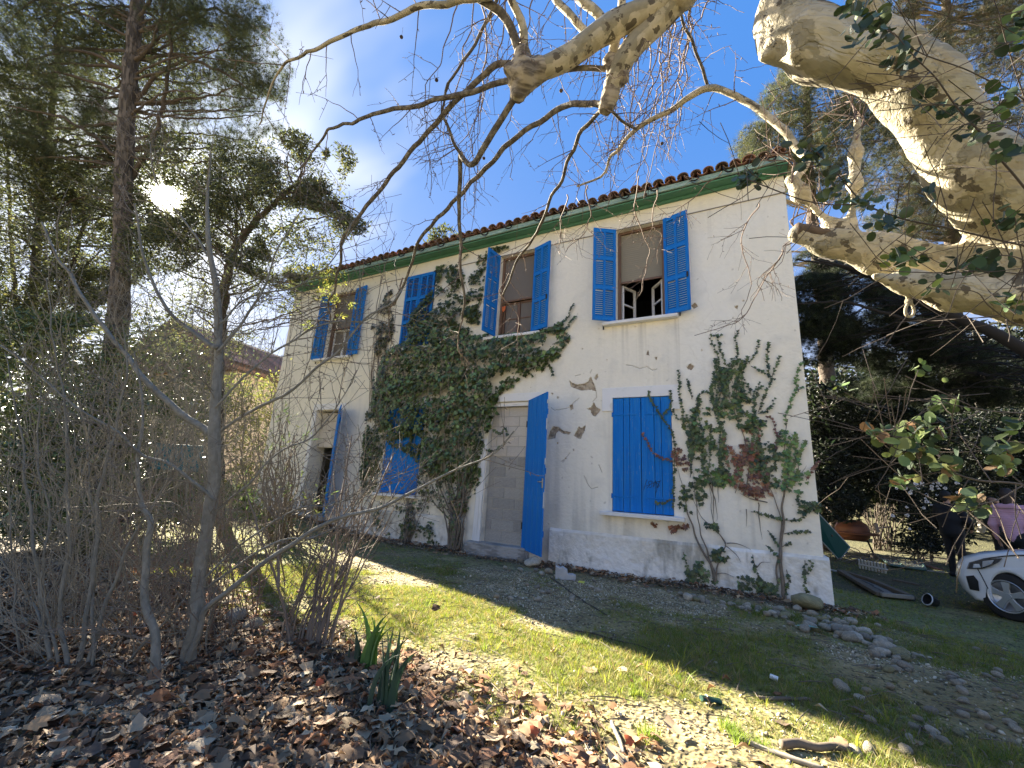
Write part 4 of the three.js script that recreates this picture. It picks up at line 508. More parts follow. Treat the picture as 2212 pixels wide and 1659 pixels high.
// ------------------------------------------------------------------ the plane tree over the yard
const plane = (() => {
  reseed(900);
  const foot = at(2600, 760, 2.75); foot.y = landY(foot.x, foot.z) - 0.1;
  const tree = thing('plane_tree', 'big pale plane tree leaning in from the right with knobbed limbs and bare branches', 'tree', foot);
  const top = at(2520, 740, 2.7);
  const caps = [[foot.x, foot.y, foot.z, top.x, top.y, top.z, 0.42, 0.34], ...capsOf([[2520, 740, 2.7, 230], [2330, 660, 2.7, 230], [2215, 530, 2.6, 225], [2100, 370, 2.5, 205], [1985, 195, 2.45, 185], [1880, 120, 2.45, 140], [1770, 100, 2.45, 150], [1700, 60, 2.45, 120], [1690, -70, 2.4, 110]]),
    ...capsOf([[2010, 220, 2.42, 120], [1930, 90, 2.36, 85], [1845, -60, 2.3, 78]]), ...capsOf([[1850, 130, 2.4, 120], [1730, 85, 2.36, 120], [1690, 40, 2.36, 100]]), ...capsOf([[1740, 110, 2.42, 90], [1668, 112, 2.42, 62], [1645, 128, 2.42, 34]]), ...capsOf([[1760, 140, 2.34, 60], [1722, 118, 2.32, 46]]), ...capsOf([[1740, 60, 2.4, 110], [1675, 10, 2.4, 90]]),
    ...capsOf([[2480, 690, 2.75, 190], [2330, 645, 2.72, 180], [2212, 612, 2.7, 170], [2060, 578, 2.75, 128], [1900, 548, 2.85, 96], [1790, 522, 2.95, 70], [1725, 508, 3.0, 52]]), ...capsOf([[2480, 740, 2.75, 170], [2330, 692, 2.68, 150], [2212, 652, 2.62, 140], [2060, 630, 2.6, 104], [1960, 612, 2.6, 56], [1890, 597, 2.6, 22]]),
    ...capsOf([[1885, 565, 2.95, 56], [1800, 490, 3.05, 46], [1730, 420, 3.1, 32], [1708, 390, 3.15, 26]]), ...capsOf([[1835, 505, 3.0, 34], [1846, 400, 3.05, 26], [1848, 330, 3.08, 23], [1852, 258, 3.1, 15]])];
  const lump = (x, y, z) => 0.022 * fbm(x * 4.5, y * 4.5, z * 4.5, 3) + 0.03 * Math.max(0, noise(x * 2.6 + 4, y * 2.6, z * 2.6)) * (y > 2.7 ? 2.2 : 0.4) + 0.006 * fbm(x * 18, y * 18, z * 18, 2);
  wpart('trunk', field(caps, 0.022, 0.09, lump), trunkBark, tree).userData.label = 'thick cream trunk with swollen knobs and cut limbs in low sun';
  const dull = std([1, 1, 1], 0.9, { map: tex(256, (u, v) => mix3([0.085, 0.072, 0.055], [0.24, 0.21, 0.16], ss(0.35, 0.75, pfbm(u, v, 8, 8))), true, 3), bumpMap: tex(128, (u, v) => pfbm(u, v, 16, 18), false, 4), bumpScale: 0.005 });
  const add = (L, sides = 10, bump = 0.08, m = planeBark) => wpart('branch', tube(L.P, L.R, sides, { bump, freq: 6 }), m, tree);
  const B = {};
  const mk = (k, pts, d0, d1, w0, w1, wob = 0.03) => { B[k] = line(pts, d0, d1, w0, w1, 0.06, wob); add(B[k], w0 > 20 ? 16 : w0 > 9 ? 9 : 6, 0.12, w0 < 17 && k !== 'i1' && k !== 'g2' ? dull : planeBark); return B[k]; };
  mk('arm', [[1690, -70], [1610, -150], [1530, -90], [1465, 0]], 2.4, 3.2, 100, 76); 
  mk('a1', [[1470, -6], [1355, 41], [1290, 80], [1210, 131], [1140, 158]], 3.2, 3.35, 62, 44, 0.02); mk('a2', [[1462, 2], [1404, 61], [1356, 121], [1331, 170], [1312, 228]], 3.2, 3.4, 60, 34, 0.02);
  const knob = capsOf([[1165, 150, 3.34, 52], [1130, 165, 3.34, 60], [1118, 205, 3.34, 34]]).concat(capsOf([[1130, 165, 3.3, 50], [1128, 120, 3.3, 38]]), capsOf([[1110, 160, 3.3, 34], [1098, 150, 3.28, 22]]), capsOf([[1320, 200, 3.38, 38], [1309, 232, 3.4, 32]]), capsOf([[1335, 165, 3.35, 48], [1318, 130, 3.35, 30]]));
  for (const kn of [knob.slice(0, 4), knob.slice(4)]) wpart('burl', field(kn, 0.012, 0.04, (x, y, z) => 0.02 * fbm(x * 14, y * 14, z * 14, 3)), std([1, 1, 1], 0.95, { map: tex(128, (u, v) => mix3([0.10, 0.08, 0.06], [0.40, 0.34, 0.25], ss(0.35, 0.7, pfbm(u, v, 5, 3))), true, 5) }), tree);
  mk('b1', [[1112, 160], [1097, 170], [1010, 198], [937, 215], [871, 233], [802, 250], [760, 267], [715, 278], [694, 305], [668, 344], [640, 372]], 3.35, 4.6, 14, 3); mk('b2', [[1115, 145], [1097, 132], [1062, 146], [1010, 194], [958, 247], [923, 288], [878, 344], [833, 396], [791, 448], [746, 507], [739, 555], [729, 590], [720, 629], [711, 659], [714, 690]], 3.35, 5.0, 15, 3);
  mk('b3', [[1118, 205], [1079, 264], [1045, 319], [1027, 351], [1013, 356], [998, 339], [993, 337], [994, 399], [991, 465], [996, 521], [994, 569], [1003, 640], [998, 690]], 3.35, 4.6, 15, 5, 0.015); mk('b4', [[998, 335], [980, 300], [958, 254]], 3.75, 3.65, 8, 6);
  mk('c1', [[1305, 226], [1291, 226], [1236, 226], [1184, 250], [1097, 312], [1045, 368], [993, 420], [934, 483], [906, 521], [888, 576], [850, 660]], 3.4, 5.6, 15, 5); mk('c2', [[1303, 236], [1298, 240], [1253, 288], [1222, 365], [1194, 427], [1166, 483], [1145, 521], [1114, 569], [1085, 640]], 3.4, 5.2, 10, 4);
  mk('f1', [[1110, -30], [1027, 0], [941, 7], [878, 24], [836, 45], [784, 59], [729, 83], [680, 108], [628, 128], [604, 153], [576, 215], [560, 270]], 3.1, 4.3, 17, 3); mk('g1', [[1020, -10], [1040, 0], [1079, 24], [1107, 69], [1125, 120]], 3.2, 3.3, 16, 20, 0.01); mk('g2', [[1098, -20], [1104, 0], [1128, 52], [1135, 120]], 3.2, 3.3, 15, 19, 0.01);
  mk('h1', [[1075, -10], [1059, 35], [1020, 108], [968, 174], [954, 243]], 3.5, 3.9, 9, 5); mk('i1', [[1190, -20], [1201, 0], [1236, 36], [1275, 80]], 3.5, 3.4, 15, 17, 0.01); mk('i2', [[1245, -20], [1256, 0], [1290, 30], [1318, 70]], 3.5, 3.4, 20, 22, 0.01); mk('i3', [[1330, 172], [1325, 120], [1340, 40], [1345, -20]], 3.4, 3.4, 26, 16, 0.01);
  mk('j1', [[1308, 149], [1250, 146], [1187, 156]], 3.38, 3.36, 12, 10, 0.01); mk('k0', [[1316, 236], [1345, 258], [1375, 279]], 3.4, 3.6, 7, 6);
  mk('k1', [[1716, 392], [1745, 345], [1728, 323], [1684, 272], [1635, 233], [1579, 204], [1528, 192], [1489, 211], [1453, 236], [1417, 253], [1375, 279], [1351, 301], [1334, 326], [1317, 340], [1302, 379], [1246, 403]], 3.15, 4.6, 22, 4, 0.015); mk('k2', [[1531, 192], [1499, 102], [1477, 51], [1458, 0]], 3.75, 3.3, 8, 6);
  { const L = line([[1718, 496], [1800, 508], [1900, 530], [2000, 556], [2080, 575]], 2.98, 2.72, 34, 46, 0.04, 0.02); wpart('bark_strip', tube(L.P, L.R, 9, { bump: 0.3, freq: 11 }), std([1, 1, 1], 0.95, { map: tex(128, (u, v) => mix3([0.05, 0.035, 0.025], [0.17, 0.12, 0.08], pfbm(u, v * 0.3, 12, 3)), true, 4) }), tree).userData.label = 'dark loose bark along the top of the broken limb'; }
  const T = [];
  const o = { droop: 0.35, buds: 0.35, kids: 2, zig: 0.5 };
  for (const k of ['b1', 'b2', 'c1', 'c2', 'f1', 'k1']) sprout(T, B[k], 15, 0.55, 0.0052, { ...o, level: 1 });
  for (const k of ['b3', 'h1', 'b4', 'k2', 'k0']) sprout(T, B[k], 9, 0.45, 0.005, o);
  for (const k of ['a1', 'a2', 'g1', 'g2', 'i1', 'i2', 'arm']) sprout(T, B[k], 6, 0.5, 0.005, o);
  // hanging curtains of fine reddish twigs
  for (let i = 0; i < 20; i++) { const d = rr(3.9, 5.2), x = i < 14 ? rr(1330, 1500) : rr(960, 1180), L = line([[x + rr(-10, 60), -30], [x, rr(60, 140)], [x - rr(0, 50), rr(180, 280)], [x - rr(0, 90), rr(260, 460)]], d - 0.4, d, 4, 1.5, 0.07, 0.07); T.push(tube(L.P, L.R, 4)); sprout(T, L, 7, 0.34, 0.0035, { ...o, droop: 0.25, level: 1, kids: 2 }); }
  for (const [pts, n] of [[[[1380, 380], [1376, 450], [1390, 500], [1400, 560], [1380, 640]], 10], [[[1420, 410], [1412, 470], [1430, 520], [1420, 570]], 6], [[[1270, 400], [1276, 460], [1262, 500], [1222, 545]], 6], [[[1640, 440], [1600, 500], [1620, 580], [1602, 680]], 8], [[[1225, 420], [1215, 470], [1205, 530]], 6], [[[1100, 590], [1085, 640], [1120, 690], [1110, 740]], 7], [[[1560, 370], [1480, 440], [1440, 470]], 5], [[[1690, 540], [1655, 600], [1600, 690], [1500, 725]], 7], [[[870, 600], [840, 700], [860, 780]], 6], [[[1000, 690], [985, 740], [1015, 790]], 7]]) { const L = line(pts, 4.4, 4.9, 3, 1.4, 0.05, 0.05); T.push(tube(L.P, L.R, 4)); sprout(T, L, n, 0.34, 0.004, { ...o, kids: 2 }); }
  for (const [x, y] of [[1852, 262], [1850, 300], [1710, 395], [1735, 512], [1760, 515]]) { const L = line([[x, y], [x + rr(-30, 30), y - rr(20, 60)], [x + rr(-70, 70), y - rr(40, 120)]], 3.05, 3.2, 6, 3, 0.05, 0.03); T.push(tube(L.P, L.R, 5)); sprout(T, L, 9, 0.35, 0.005, { droop: -0.1, kids: 2 }); }
  for (let i = 0; i < 4; i++) { const L = line([[1700 + rr(0, 40), 520], [1690 - rr(0, 60), 590], [1660 - rr(-40, 70), 650]], 3.0, 3.2, 2.2, 1.4, 0.05, 0.07); T.push(tube(L.P, L.R, 3)); }
  wpart('twigs', merge(T), std([0.15, 0.105, 0.08], 0.8), tree).userData.kind = 'stuff';
  const ball = new THREE.IcosahedronGeometry(0.016, 2), bp = ball.attributes.position; for (let i = 0; i < bp.count; i++) { const s = 1 + 0.18 * noise(bp.getX(i) * 190, bp.getY(i) * 190, bp.getZ(i) * 190); bp.setXYZ(i, bp.getX(i) * s, bp.getY(i) * s, bp.getZ(i) * s); } ball.computeVertexNormals();
  const seedMat = std([0.07, 0.045, 0.03], 0.95);
  for (const [x, y, d] of [[943, 173, 3.8], [784, 592, 4.6], [867, 80, 4], [1212, 196, 3.6], [1780, 50, 4], [1430, 310, 4], [1395, 420, 4.4], [1045, 342, 4.4], [1084, 782, 4.8], [1312, 245, 3.5]]) { const p = at(x, y, d), b = wpart('seed_ball', ball.clone().translate(...p.toArray()), seedMat, tree); const s = [p, p.clone().add(V(0.005, 0.05, 0)), p.clone().add(V(0.012, 0.10, 0.01))]; mesh('stalk', tube(s.map((q) => local(tree, q)), [0.0015, 0.0015, 0.0015], 3), twigBark, b); }
  return tree;
})();
{ // rope loop hung from the lowest cut limb
  const p = thing('rope_loop', 'small knotted rope loop hanging under the cut limb of the plane tree', 'rope', at(1962, 640, 2.62));
  const L = line([[1952, 612], [1958, 636], [1963, 655]], 2.62, 2.62, 7, 7, 0.01), c = at(1965, 670, 2.62), R = [], P = []; for (let i = 0; i <= 22; i++) { const a = i / 22 * 6.283; P.push(at(1965 + 11 * Math.sin(a) * (1 - 0.35 * (1 + Math.cos(a)) / 2), 669 - 15 * Math.cos(a), 2.62 + 0.01 * Math.sin(a))); R.push(0.0085); }
  const hemp = std([0.42, 0.36, 0.25], 0.95, { bumpMap: tex(128, (u, v) => Math.abs((((u + v) * 12) % 1) - 0.5), false, 8), bumpScale: 0.004 });
  wpart('rope', tube(L.P, L.R, 8), hemp, p); wpart('loop', tube(P, R, 8), hemp, p); wpart('knot', new THREE.IcosahedronGeometry(0.02, 2).scale(1, 1.3, 1).translate(...at(1963, 652, 2.62).toArray()), hemp, p);
}

// ------------------------------------------------------------------ trees and shrubs on the left
const NEEDLE = [[0.07, 0.09, 0.04], [0.09, 0.11, 0.045], [0.055, 0.07, 0.035], [0.11, 0.12, 0.05]], OAK = [[0.08, 0.095, 0.045], [0.11, 0.125, 0.05], [0.065, 0.075, 0.038], [0.15, 0.16, 0.055]], LAUREL = [[0.09, 0.12, 0.045], [0.115, 0.15, 0.055], [0.07, 0.095, 0.038], [0.16, 0.20, 0.06]], YELLOW = [[0.19, 0.21, 0.04], [0.14, 0.17, 0.035], [0.24, 0.24, 0.06]];
const needles = tuft(18, 1, 0.011, 0.95), needleMat = leafMat(0.35), softLeaf = leafMat(0.5), glossy = std([1, 1, 1], 0.38, { side: THREE.DoubleSide });
const oakLeaf = bladeLeaf(1, 0.36), longLeaf = bladeLeaf(1, 0.17, 0.2, 0.2);
const limbsTo = (S, trunk, targets, r, n, sag = 0.1) => targets.forEach((c) => { for (let i = 0; i < n; i++) { const p = at(c[0] + gauss() * c[3] * 0.5, c[1] + gauss() * c[4] * 0.5, c[2] + gauss() * 0.4); if (c[0] < 800 && (inYard(p) || !clearAll(p))) continue; let b = trunk.P[0], e = 1e9; trunk.P.forEach((q) => { const w = q.distanceTo(p) + Math.max(0, q.y + 0.2 - p.y) * 1.2; if (w < e) { e = w; b = q; } }); const L = feeder(S, b, p, r * rr(0.6, 1.1), 0.008, 5, sag); sprout(S, L, 5, 0.5, 0.006, { droop: 0.05, kids: 2, level: 1 }); } });
{ // tall pine whose trunk runs up past the sun
  reseed(1001);
  const tr = limb([[238, 1210, 8.6, 74], [243, 1000, 8.5, 64], [250, 760, 8.4, 56], [262, 560, 8.3, 46], [270, 330, 8.3, 42], [284, 130, 8.4, 36], [300, -20, 8.6, 32], [320, -260, 9, 20]], 0.12, 0.03); tr.P[0].y = landY(tr.P[0].x, tr.P[0].z) - 0.1;
  const o = thing('pine_tree', 'tall dark pine on the left with a straight trunk beside the glaring sun', 'tree', tr.P[0].clone());
  wpart('trunk', tube(tr.P, tr.R, 14, { bump: 0.1, freq: 3 }), pineBark, o);
  const C = [[560, 120, 8.2, 60, 110], [500, 40, 8, 90, 80], [560, 230, 8.4, 55, 60], [420, 60, 8.4, 110, 90], [330, 30, 9, 120, 90], [190, 40, 8.8, 140, 100], [40, 60, 8.5, 130, 130], [100, 190, 8.6, 140, 80], [180, 320, 8.8, 120, 80], [60, 340, 8.6, 100, 70], [440, 180, 8.6, 100, 70], [360, 240, 9.2, 90, 60], [-10, 250, 8.6, 80, 90], [200, 250, 9.3, 90, 60], [520, 330, 8.6, 70, 50]];
  const S = [], L = []; limbsTo(S, tr, C, 0.035, 4, 0.2);
  for (const [pts, w] of [[[[284, 140], [330, 90], [358, 0]], 14], [[[262, 420], [330, 300], [365, 139], [368, -10]], 16], [[[275, 240], [380, 135], [470, 150], [560, 210]], 12], [[[280, 160], [180, 110], [60, 130]], 14], [[[268, 350], [150, 260], [20, 230]], 12]]) { const b = line(pts, 8.4, 8.2, w, 4, 0.1, 0.05); wpart('branch', tube(b.P, b.R, 7), darkBark, o); sprout(S, b, 14, 0.7, 0.007, { droop: 0.1, kids: 2 }); }
  wpart('twigs', merge(S), darkBark, o).userData.kind = 'stuff';
  for (const c of C) cluster(L, c, Math.round(c[3] * c[4] * 0.15), 0.17, NEEDLE, { gap: 0.17, lift: 0.35, keep: keepLeft, freq: 1.6 });
  winst('foliage', needles, needleMat, L, o);
}
{ // small-leaved evergreen reaching over the left end of the house
  reseed(1002);
  const tr = limb([[470, 1150, 9.2, 34], [468, 900, 9.0, 30], [478, 700, 8.6, 26], [500, 560, 8.3, 20], [560, 470, 8, 14], [640, 400, 7.8, 8]], 0.1, 0.05); tr.P[0].y = landY(tr.P[0].x, tr.P[0].z) - 0.1;
  const o = thing('evergreen_tree', 'small-leaved evergreen tree spreading its airy crown over the left end of the house', 'tree', tr.P[0].clone());
  wpart('trunk', tube(tr.P, tr.R, 9), darkBark, o);
  const C = [[690, 400, 7.6, 62, 55], [735, 345, 7.4, 34, 30], [640, 330, 7.8, 55, 40], [700, 470, 7.6, 75, 55], [770, 480, 7.2, 28, 30], [600, 430, 7.9, 90, 80], [640, 540, 7.7, 85, 60], [540, 380, 8.2, 90, 70], [480, 470, 8.3, 110, 90], [560, 600, 8, 80, 60], [420, 380, 8.5, 100, 80], [380, 560, 8.5, 110, 90], [480, 610, 8.3, 80, 50], [300, 450, 8.8, 90, 90], [600, 660, 8, 50, 34], [410, 660, 8.3, 80, 50]], Y = [[690, 610, 7.4, 34, 22], [725, 600, 7.4, 26, 20], [655, 590, 7.5, 40, 18], [735, 650, 7.4, 22, 16], [700, 640, 7.4, 24, 14], [660, 700, 7.5, 20, 12], [755, 655, 7.2, 12, 14], [640, 780, 7.4, 16, 8], [740, 690, 7.3, 14, 10]];
  const S = [], L = [], M = [];
  limbsTo(S, tr, C, 0.022, 4); limbsTo(S, tr, Y, 0.01, 2);
  for (const c of C) cluster(L, c, Math.round(c[3] * c[4] * 0.56), 0.075, OAK, { gap: 0.2, lift: 0.25, keep: keepLeft });
  for (const c of Y) cluster(M, c, Math.round(c[3] * c[4] * 0.2), 0.075, YELLOW, { gap: 0.2, lift: 0.3 });
  wpart('twigs', merge(S), darkBark, o).userData.kind = 'stuff'; winst('foliage', oakLeaf, softLeaf, L, o); winst('foliage', oakLeaf, leafMat(0.6), M, o);
}
{ // a second dark evergreen filling the far left behind the pine
  reseed(1003);
  const tr = limb([[60, 1230, 9.6, 36], [70, 900, 9.5, 28], [75, 600, 9.3, 24], [95, 380, 9.2, 20], [120, 150, 9.2, 13], [130, -60, 9.4, 8]], 0.12, 0.04); tr.P[0].y = landY(tr.P[0].x, tr.P[0].z) - 0.1;
  const o = thing('evergreen_tree', 'dark evergreen crowding the left edge with tilted stems', 'tree', tr.P[0].clone());
  wpart('trunk', tube(tr.P, tr.R, 10), darkBark, o);
  const S = [], L = [], C = [[40, 380, 9, 120, 90], [180, 380, 9.4, 110, 90], [60, 520, 9, 130, 90], [200, 560, 9.2, 110, 90], [-20, 640, 8.6, 90, 100], [120, 650, 9, 120, 80], [250, 660, 9.2, 80, 80], [320, 330, 9.4, 90, 70], [20, 200, 9.4, 110, 90], [160, 90, 9.6, 120, 80], [330, 120, 9.6, 110, 90], [430, 745, 9, 90, 50], [330, 720, 9.5, 80, 60], [530, 745, 9.6, 60, 36], [200, 440, 9.2, 120, 70], [400, 470, 9.4, 90, 80]];
  limbsTo(S, tr, C, 0.03, 4, 0.3);
  for (const pts of [[[70, 800], [30, 600], [20, 400], [5, 250]], [[75, 700], [160, 560], [180, 420], [150, 300]], [[72, 760], [130, 640], [220, 540]]]) { const b = line(pts, 9.3, 9.2, 15, 4, 0.1, 0.05); wpart('branch', tube(b.P, b.R, 7), darkBark, o); sprout(S, b, 12, 0.7, 0.007, { droop: 0, kids: 2 }); }
  for (const c of C) cluster(L, c, Math.round(c[3] * c[4] * 0.58), 0.085, OAK, { gap: 0.2, keep: keepLeft });
  wpart('twigs', merge(S), darkBark, o).userData.kind = 'stuff'; winst('foliage', oakLeaf, softLeaf, L, o);
}
// leafy shrubs: stems fanning from a foot, leaves in clusters
function shrub(name, label, foot, C, n, size, pal, geo, mat, more = {}) {
  foot.y = landY(foot.x, foot.z); const o = thing(name, label, more.category ?? 'shrub', foot), S = [], L = [];
  for (const c of C) { for (let i = 0; i < (more.stems ?? 4); i++) { const p = at(c[0] + gauss() * c[3] * 0.5, c[1] + gauss() * c[4] * 0.5, c[2] + gauss() * 0.3), f = foot.clone().add(V(gauss() * 0.25, 0, gauss() * 0.25)); const b = feeder(S, f, p, 0.018, 0.005, 5, 0); sprout(S, b, 4, 0.4, 0.005, { droop: -0.1, kids: 1 }); } cluster(L, c, Math.round(c[3] * c[4] * n), size, pal, { gap: more.gap ?? 0.2, lift: more.lift ?? 0.3, keep: more.keep }); }
  wpart('stem', merge(S), more.bark ?? twigBark, o); winst('foliage', geo, mat, L, o); return o;
}
reseed(1004);
shrub('laurel_shrub', 'broad glossy evergreen thicket filling the left side under the pine', onGround(200, 1180), [[60, 760, 7.4, 130, 90], [200, 760, 7.6, 110, 80], [330, 760, 7.9, 90, 80], [40, 900, 6.8, 120, 100], [180, 900, 7.2, 120, 90], [310, 890, 7.6, 100, 90], [420, 860, 8, 70, 80], [50, 1040, 6.2, 110, 90], [170, 1030, 6.8, 110, 90], [300, 1020, 7.4, 100, 80], [410, 990, 7.8, 70, 80], [420, 1080, 7.6, 60, 50], [300, 1110, 7, 90, 50], [130, 1130, 6, 110, 70]], 0.36, 0.12, LAUREL, longLeaf.clone().scale(1.5, 1, 1), glossy, { gap: 0.16, keep: keepLeft });
shrub('oleander_shrub', 'narrow-leaved green shrub standing in front of the left door', onGround(610, 1160), [[600, 1000, 7.6, 55, 60], [560, 960, 7.7, 40, 50], [640, 950, 7.4, 34, 40], [560, 1080, 7.5, 60, 50], [650, 1060, 7.2, 42, 50], [690, 1080, 6.9, 22, 40], [610, 900, 7.6, 30, 30], [530, 1020, 7.8, 50, 70], [590, 1120, 7.2, 60, 30]], 0.12, 0.15, [...LAUREL, [0.10, 0.15, 0.045], [0.13, 0.19, 0.05]], longLeaf, leafMat(0.4, { roughness: 0.9 }), { gap: 0.2, lift: 0.7, stems: 6, keep: (p) => sunny(p) && p.x < -4.9 - 0.2 * p.z });
shrub('sunlit_hedge', 'yellow-green sunlit creeper hedge beyond the left corner of the house', at(540, 1040, 15.5), [[540, 860, 15.5, 75, 60], [590, 860, 15.5, 22, 70], [560, 960, 15.5, 60, 70], [480, 900, 15.5, 60, 90], [590, 990, 15.5, 20, 50], [520, 1050, 15, 80, 50]], 0.2, 0.16, [...YELLOW, [0.13, 0.15, 0.045], [0.09, 0.11, 0.035]], oakLeaf, softLeaf, { category: 'hedge', gap: 0.1, stems: 3 });
reseed(1005);
for (const [i, [x, y, d, rx, ry]] of [[-40, 780, 17, 150, 160], [150, 820, 18, 150, 150], [330, 850, 17.5, 130, 130], [30, 980, 16, 190, 90], [260, 1000, 16, 160, 90]].entries()) { const o = shrub('bush', ['dim bush at the far left edge behind the thicket', 'dim bush behind the pine trunk', 'dim bush between the pine and the sapling', 'low dim bush at the far left', 'low dim bush behind the thicket left of the sapling'][i], at(x, 1060, d), [[x, y, d, rx, ry]], 0.05, 0.34, OAK, oakLeaf.clone().scale(1.3, 1, 1), softLeaf, { category: 'bush', gap: 0.05, stems: 5 }); }

{ // neighbouring house glimpsed past the left corner
  const p = at(560, 980, 21), o = thing('neighbour_house', 'neighbouring house with a pinkish tiled roof glimpsed between trees at the left', 'house', [p.x, landY(p.x, p.z), p.z], 0.15);
  mesh('wall', box(9, 6, 7, -4.6, 2.8, -1.5), std([0.55, 0.46, 0.36], 0.95), o);
  const roof = mesh('roof', new THREE.ExtrudeGeometry(new THREE.Shape([[-9.6, 5.7], [-4.6, 8.4], [0.4, 5.7], [0.4, 5.55], [-9.6, 5.55]].map(([x, y]) => new THREE.Vector2(x, y))), { depth: 7.8, bevelEnabled: false }).translate(0, 0, -5.2), std([0.17, 0.10, 0.075], 0.9), o);
  const t = new THREE.CylinderGeometry(0.10, 0.12, 3.1, 6, 1, true, 0, Math.PI), L = []; for (let k = 0; k < 37; k++) for (const s of [0, 1]) L.push([new THREE.Matrix4().compose(V(-2.1 + s * 1.3 - s * 0.0, 7.12 - s * 0.7, 2.5 - k * 0.21), new THREE.Quaternion().setFromEuler(new THREE.Euler(0, 0, 1.075)), V(1, s ? 0.9 : 1, 1)), vary([0.20, 0.115, 0.085], 0.4)]);
  inst('roof_tiling', t, std([1, 1, 1], 0.9, { side: THREE.DoubleSide }), L, roof);
  const w = mesh('window', rbox(0.9, 1.2, 0.06, 0.01, -2.4, 3.6, 2.02), std([0.20, 0.24, 0.26], 0.4), o); mesh('frame', frameOf(-2.9, -1.9, 2.95, 4.25, 0.07, 0.05, 2.06), whitePaint, w);
}
{ // teal panel with pale marks behind the thicket
  const p = at(384, 988, 7.0), o = thing('painted_panel', 'teal panel with pale painted marks half hidden behind the stems at the left', 'panel', p, 0.4);
  mesh('panel', rbox(0.86, 0.42, 0.03, 0.01), std([0.010, 0.105, 0.115], 0.7), o);
  const st = [[[-0.38, 0], [-0.34, 0.12], [-0.28, 0.02], [-0.22, 0.13]], [[-0.1, -0.05], [-0.06, 0.12], [0, -0.02], [0.05, 0.12], [0.1, -0.04]], [[0.22, 0.1], [0.34, 0.13], [0.38, 0.04], [0.26, -0.1], [0.2, 0.0]]];
  mesh('painted_mark', merge(st.map((s) => { const c = smooth(s.map(([x, y]) => V(x, y, 0.017)), s.map(() => 0.018), 0.04); return tube(c.P, c.R, 4); })), std([0.20, 0.24, 0.24], 0.8), o);
}
// ------------------------------------------------------------------ bare stems in the foreground
{
  reseed(1101);
  const main = limb([[392, 1700, 2.75, 50], [397, 1600, 2.75, 44], [397, 1524, 2.75, 40], [409, 1412, 2.8, 38], [424, 1348, 2.8, 34], [427, 1262, 2.85, 32], [446, 1149, 2.9, 30], [461, 1037, 2.95, 30], [463, 930, 3, 28], [470, 800, 3.1, 21], [471, 700, 3.2, 19], [466, 620, 3.25, 16], [452, 530, 3.3, 12], [448, 440, 3.4, 8], [455, 330, 3.5, 4]], 0.05, 0.008); main.P[0].y = landY(main.P[0].x, main.P[0].z) - 0.03;
  const o = thing('sapling', 'smooth grey bare sapling rising crookedly in the left foreground', 'tree', main.P[0].clone()), S = [];
  wpart('trunk', tube(main.P, main.R, 12, { bump: 0.10, freq: 9 }), greyBark, o);
  const limbs = [line([[455, 935], [444, 928], [365, 872], [312, 817], [278, 775], [236, 723], [184, 650], [156, 598], [122, 553], [90, 480]], 3.0, 3.5, 20, 6, 0.06, 0.012), line([[468, 935], [475, 931], [556, 882], [634, 841], [689, 790], [723, 765], [757, 726], [790, 686], [847, 652], [869, 625]], 3.0, 3.4, 9, 3, 0.06, 0.01), line([[468, 750], [458, 747], [410, 712], [375, 685], [333, 622], [306, 535], [290, 440]], 3.1, 3.4, 14, 5, 0.06, 0.01), line([[337, 1580], [375, 1517], [397, 1449], [427, 1374], [442, 1318], [487, 1281], [562, 1221], [637, 1172], [691, 1138], [746, 1115], [819, 1098], [855, 1081], [916, 1049], [979, 1017], [1069, 979], [1110, 931]], 2.7, 3.0, 18, 2.5, 0.05, 0.006), line([[440, 1275], [500, 1232], [560, 1190], [620, 1165], [680, 1160], [738, 1128], [790, 1060], [830, 1010]], 2.9, 3.2, 7, 3, 0.05, 0.01), line([[461, 1080], [430, 1050], [360, 1000], [310, 985], [250, 930], [150, 870], [60, 790], [-20, 730]], 2.9, 2.9, 9, 6, 0.06, 0.012), line([[470, 760], [520, 700], [560, 640], [600, 540], [640, 470]], 3.1, 3.4, 8, 3, 0.06, 0.012), line([[452, 1120], [520, 1060], [600, 980], [680, 940], [740, 860], [770, 800]], 2.95, 3.4, 6, 2, 0.06, 0.015), line([[465, 880], [540, 800], [620, 740], [700, 700], [790, 690], [830, 660]], 3.0, 3.5, 6, 2, 0.06, 0.015), line([[472, 700], [540, 640], [640, 620], [720, 560], [760, 480]], 3.15, 3.6, 5, 2, 0.06, 0.015), line([[430, 1260], [520, 1180], [640, 1100], [720, 1090], [800, 1050]], 2.85, 3.3, 6, 2, 0.06, 0.015), line([[455, 560], [400, 480], [340, 400], [320, 300]], 3.3, 3.6, 6, 2, 0.06, 0.015)];
  for (const L of limbs) { wpart('branch', tube(L.P, L.R, 8, { bump: 0.08, freq: 9 }), greyBark, o); sprout(S, L, 18, 0.6, 0.0036, { droop: -0.12, buds: 0.3, kids: 3, zig: 0.3, forward: 0.8 }); }
  sprout(S, main, 40, 0.5, 0.0034, { droop: -0.2, buds: 0.3, kids: 3, zig: 0.3, from: 0.3 });
  wpart('twigs', merge(S), std([0.15, 0.13, 0.105], 0.8), o).userData.kind = 'stuff';
}
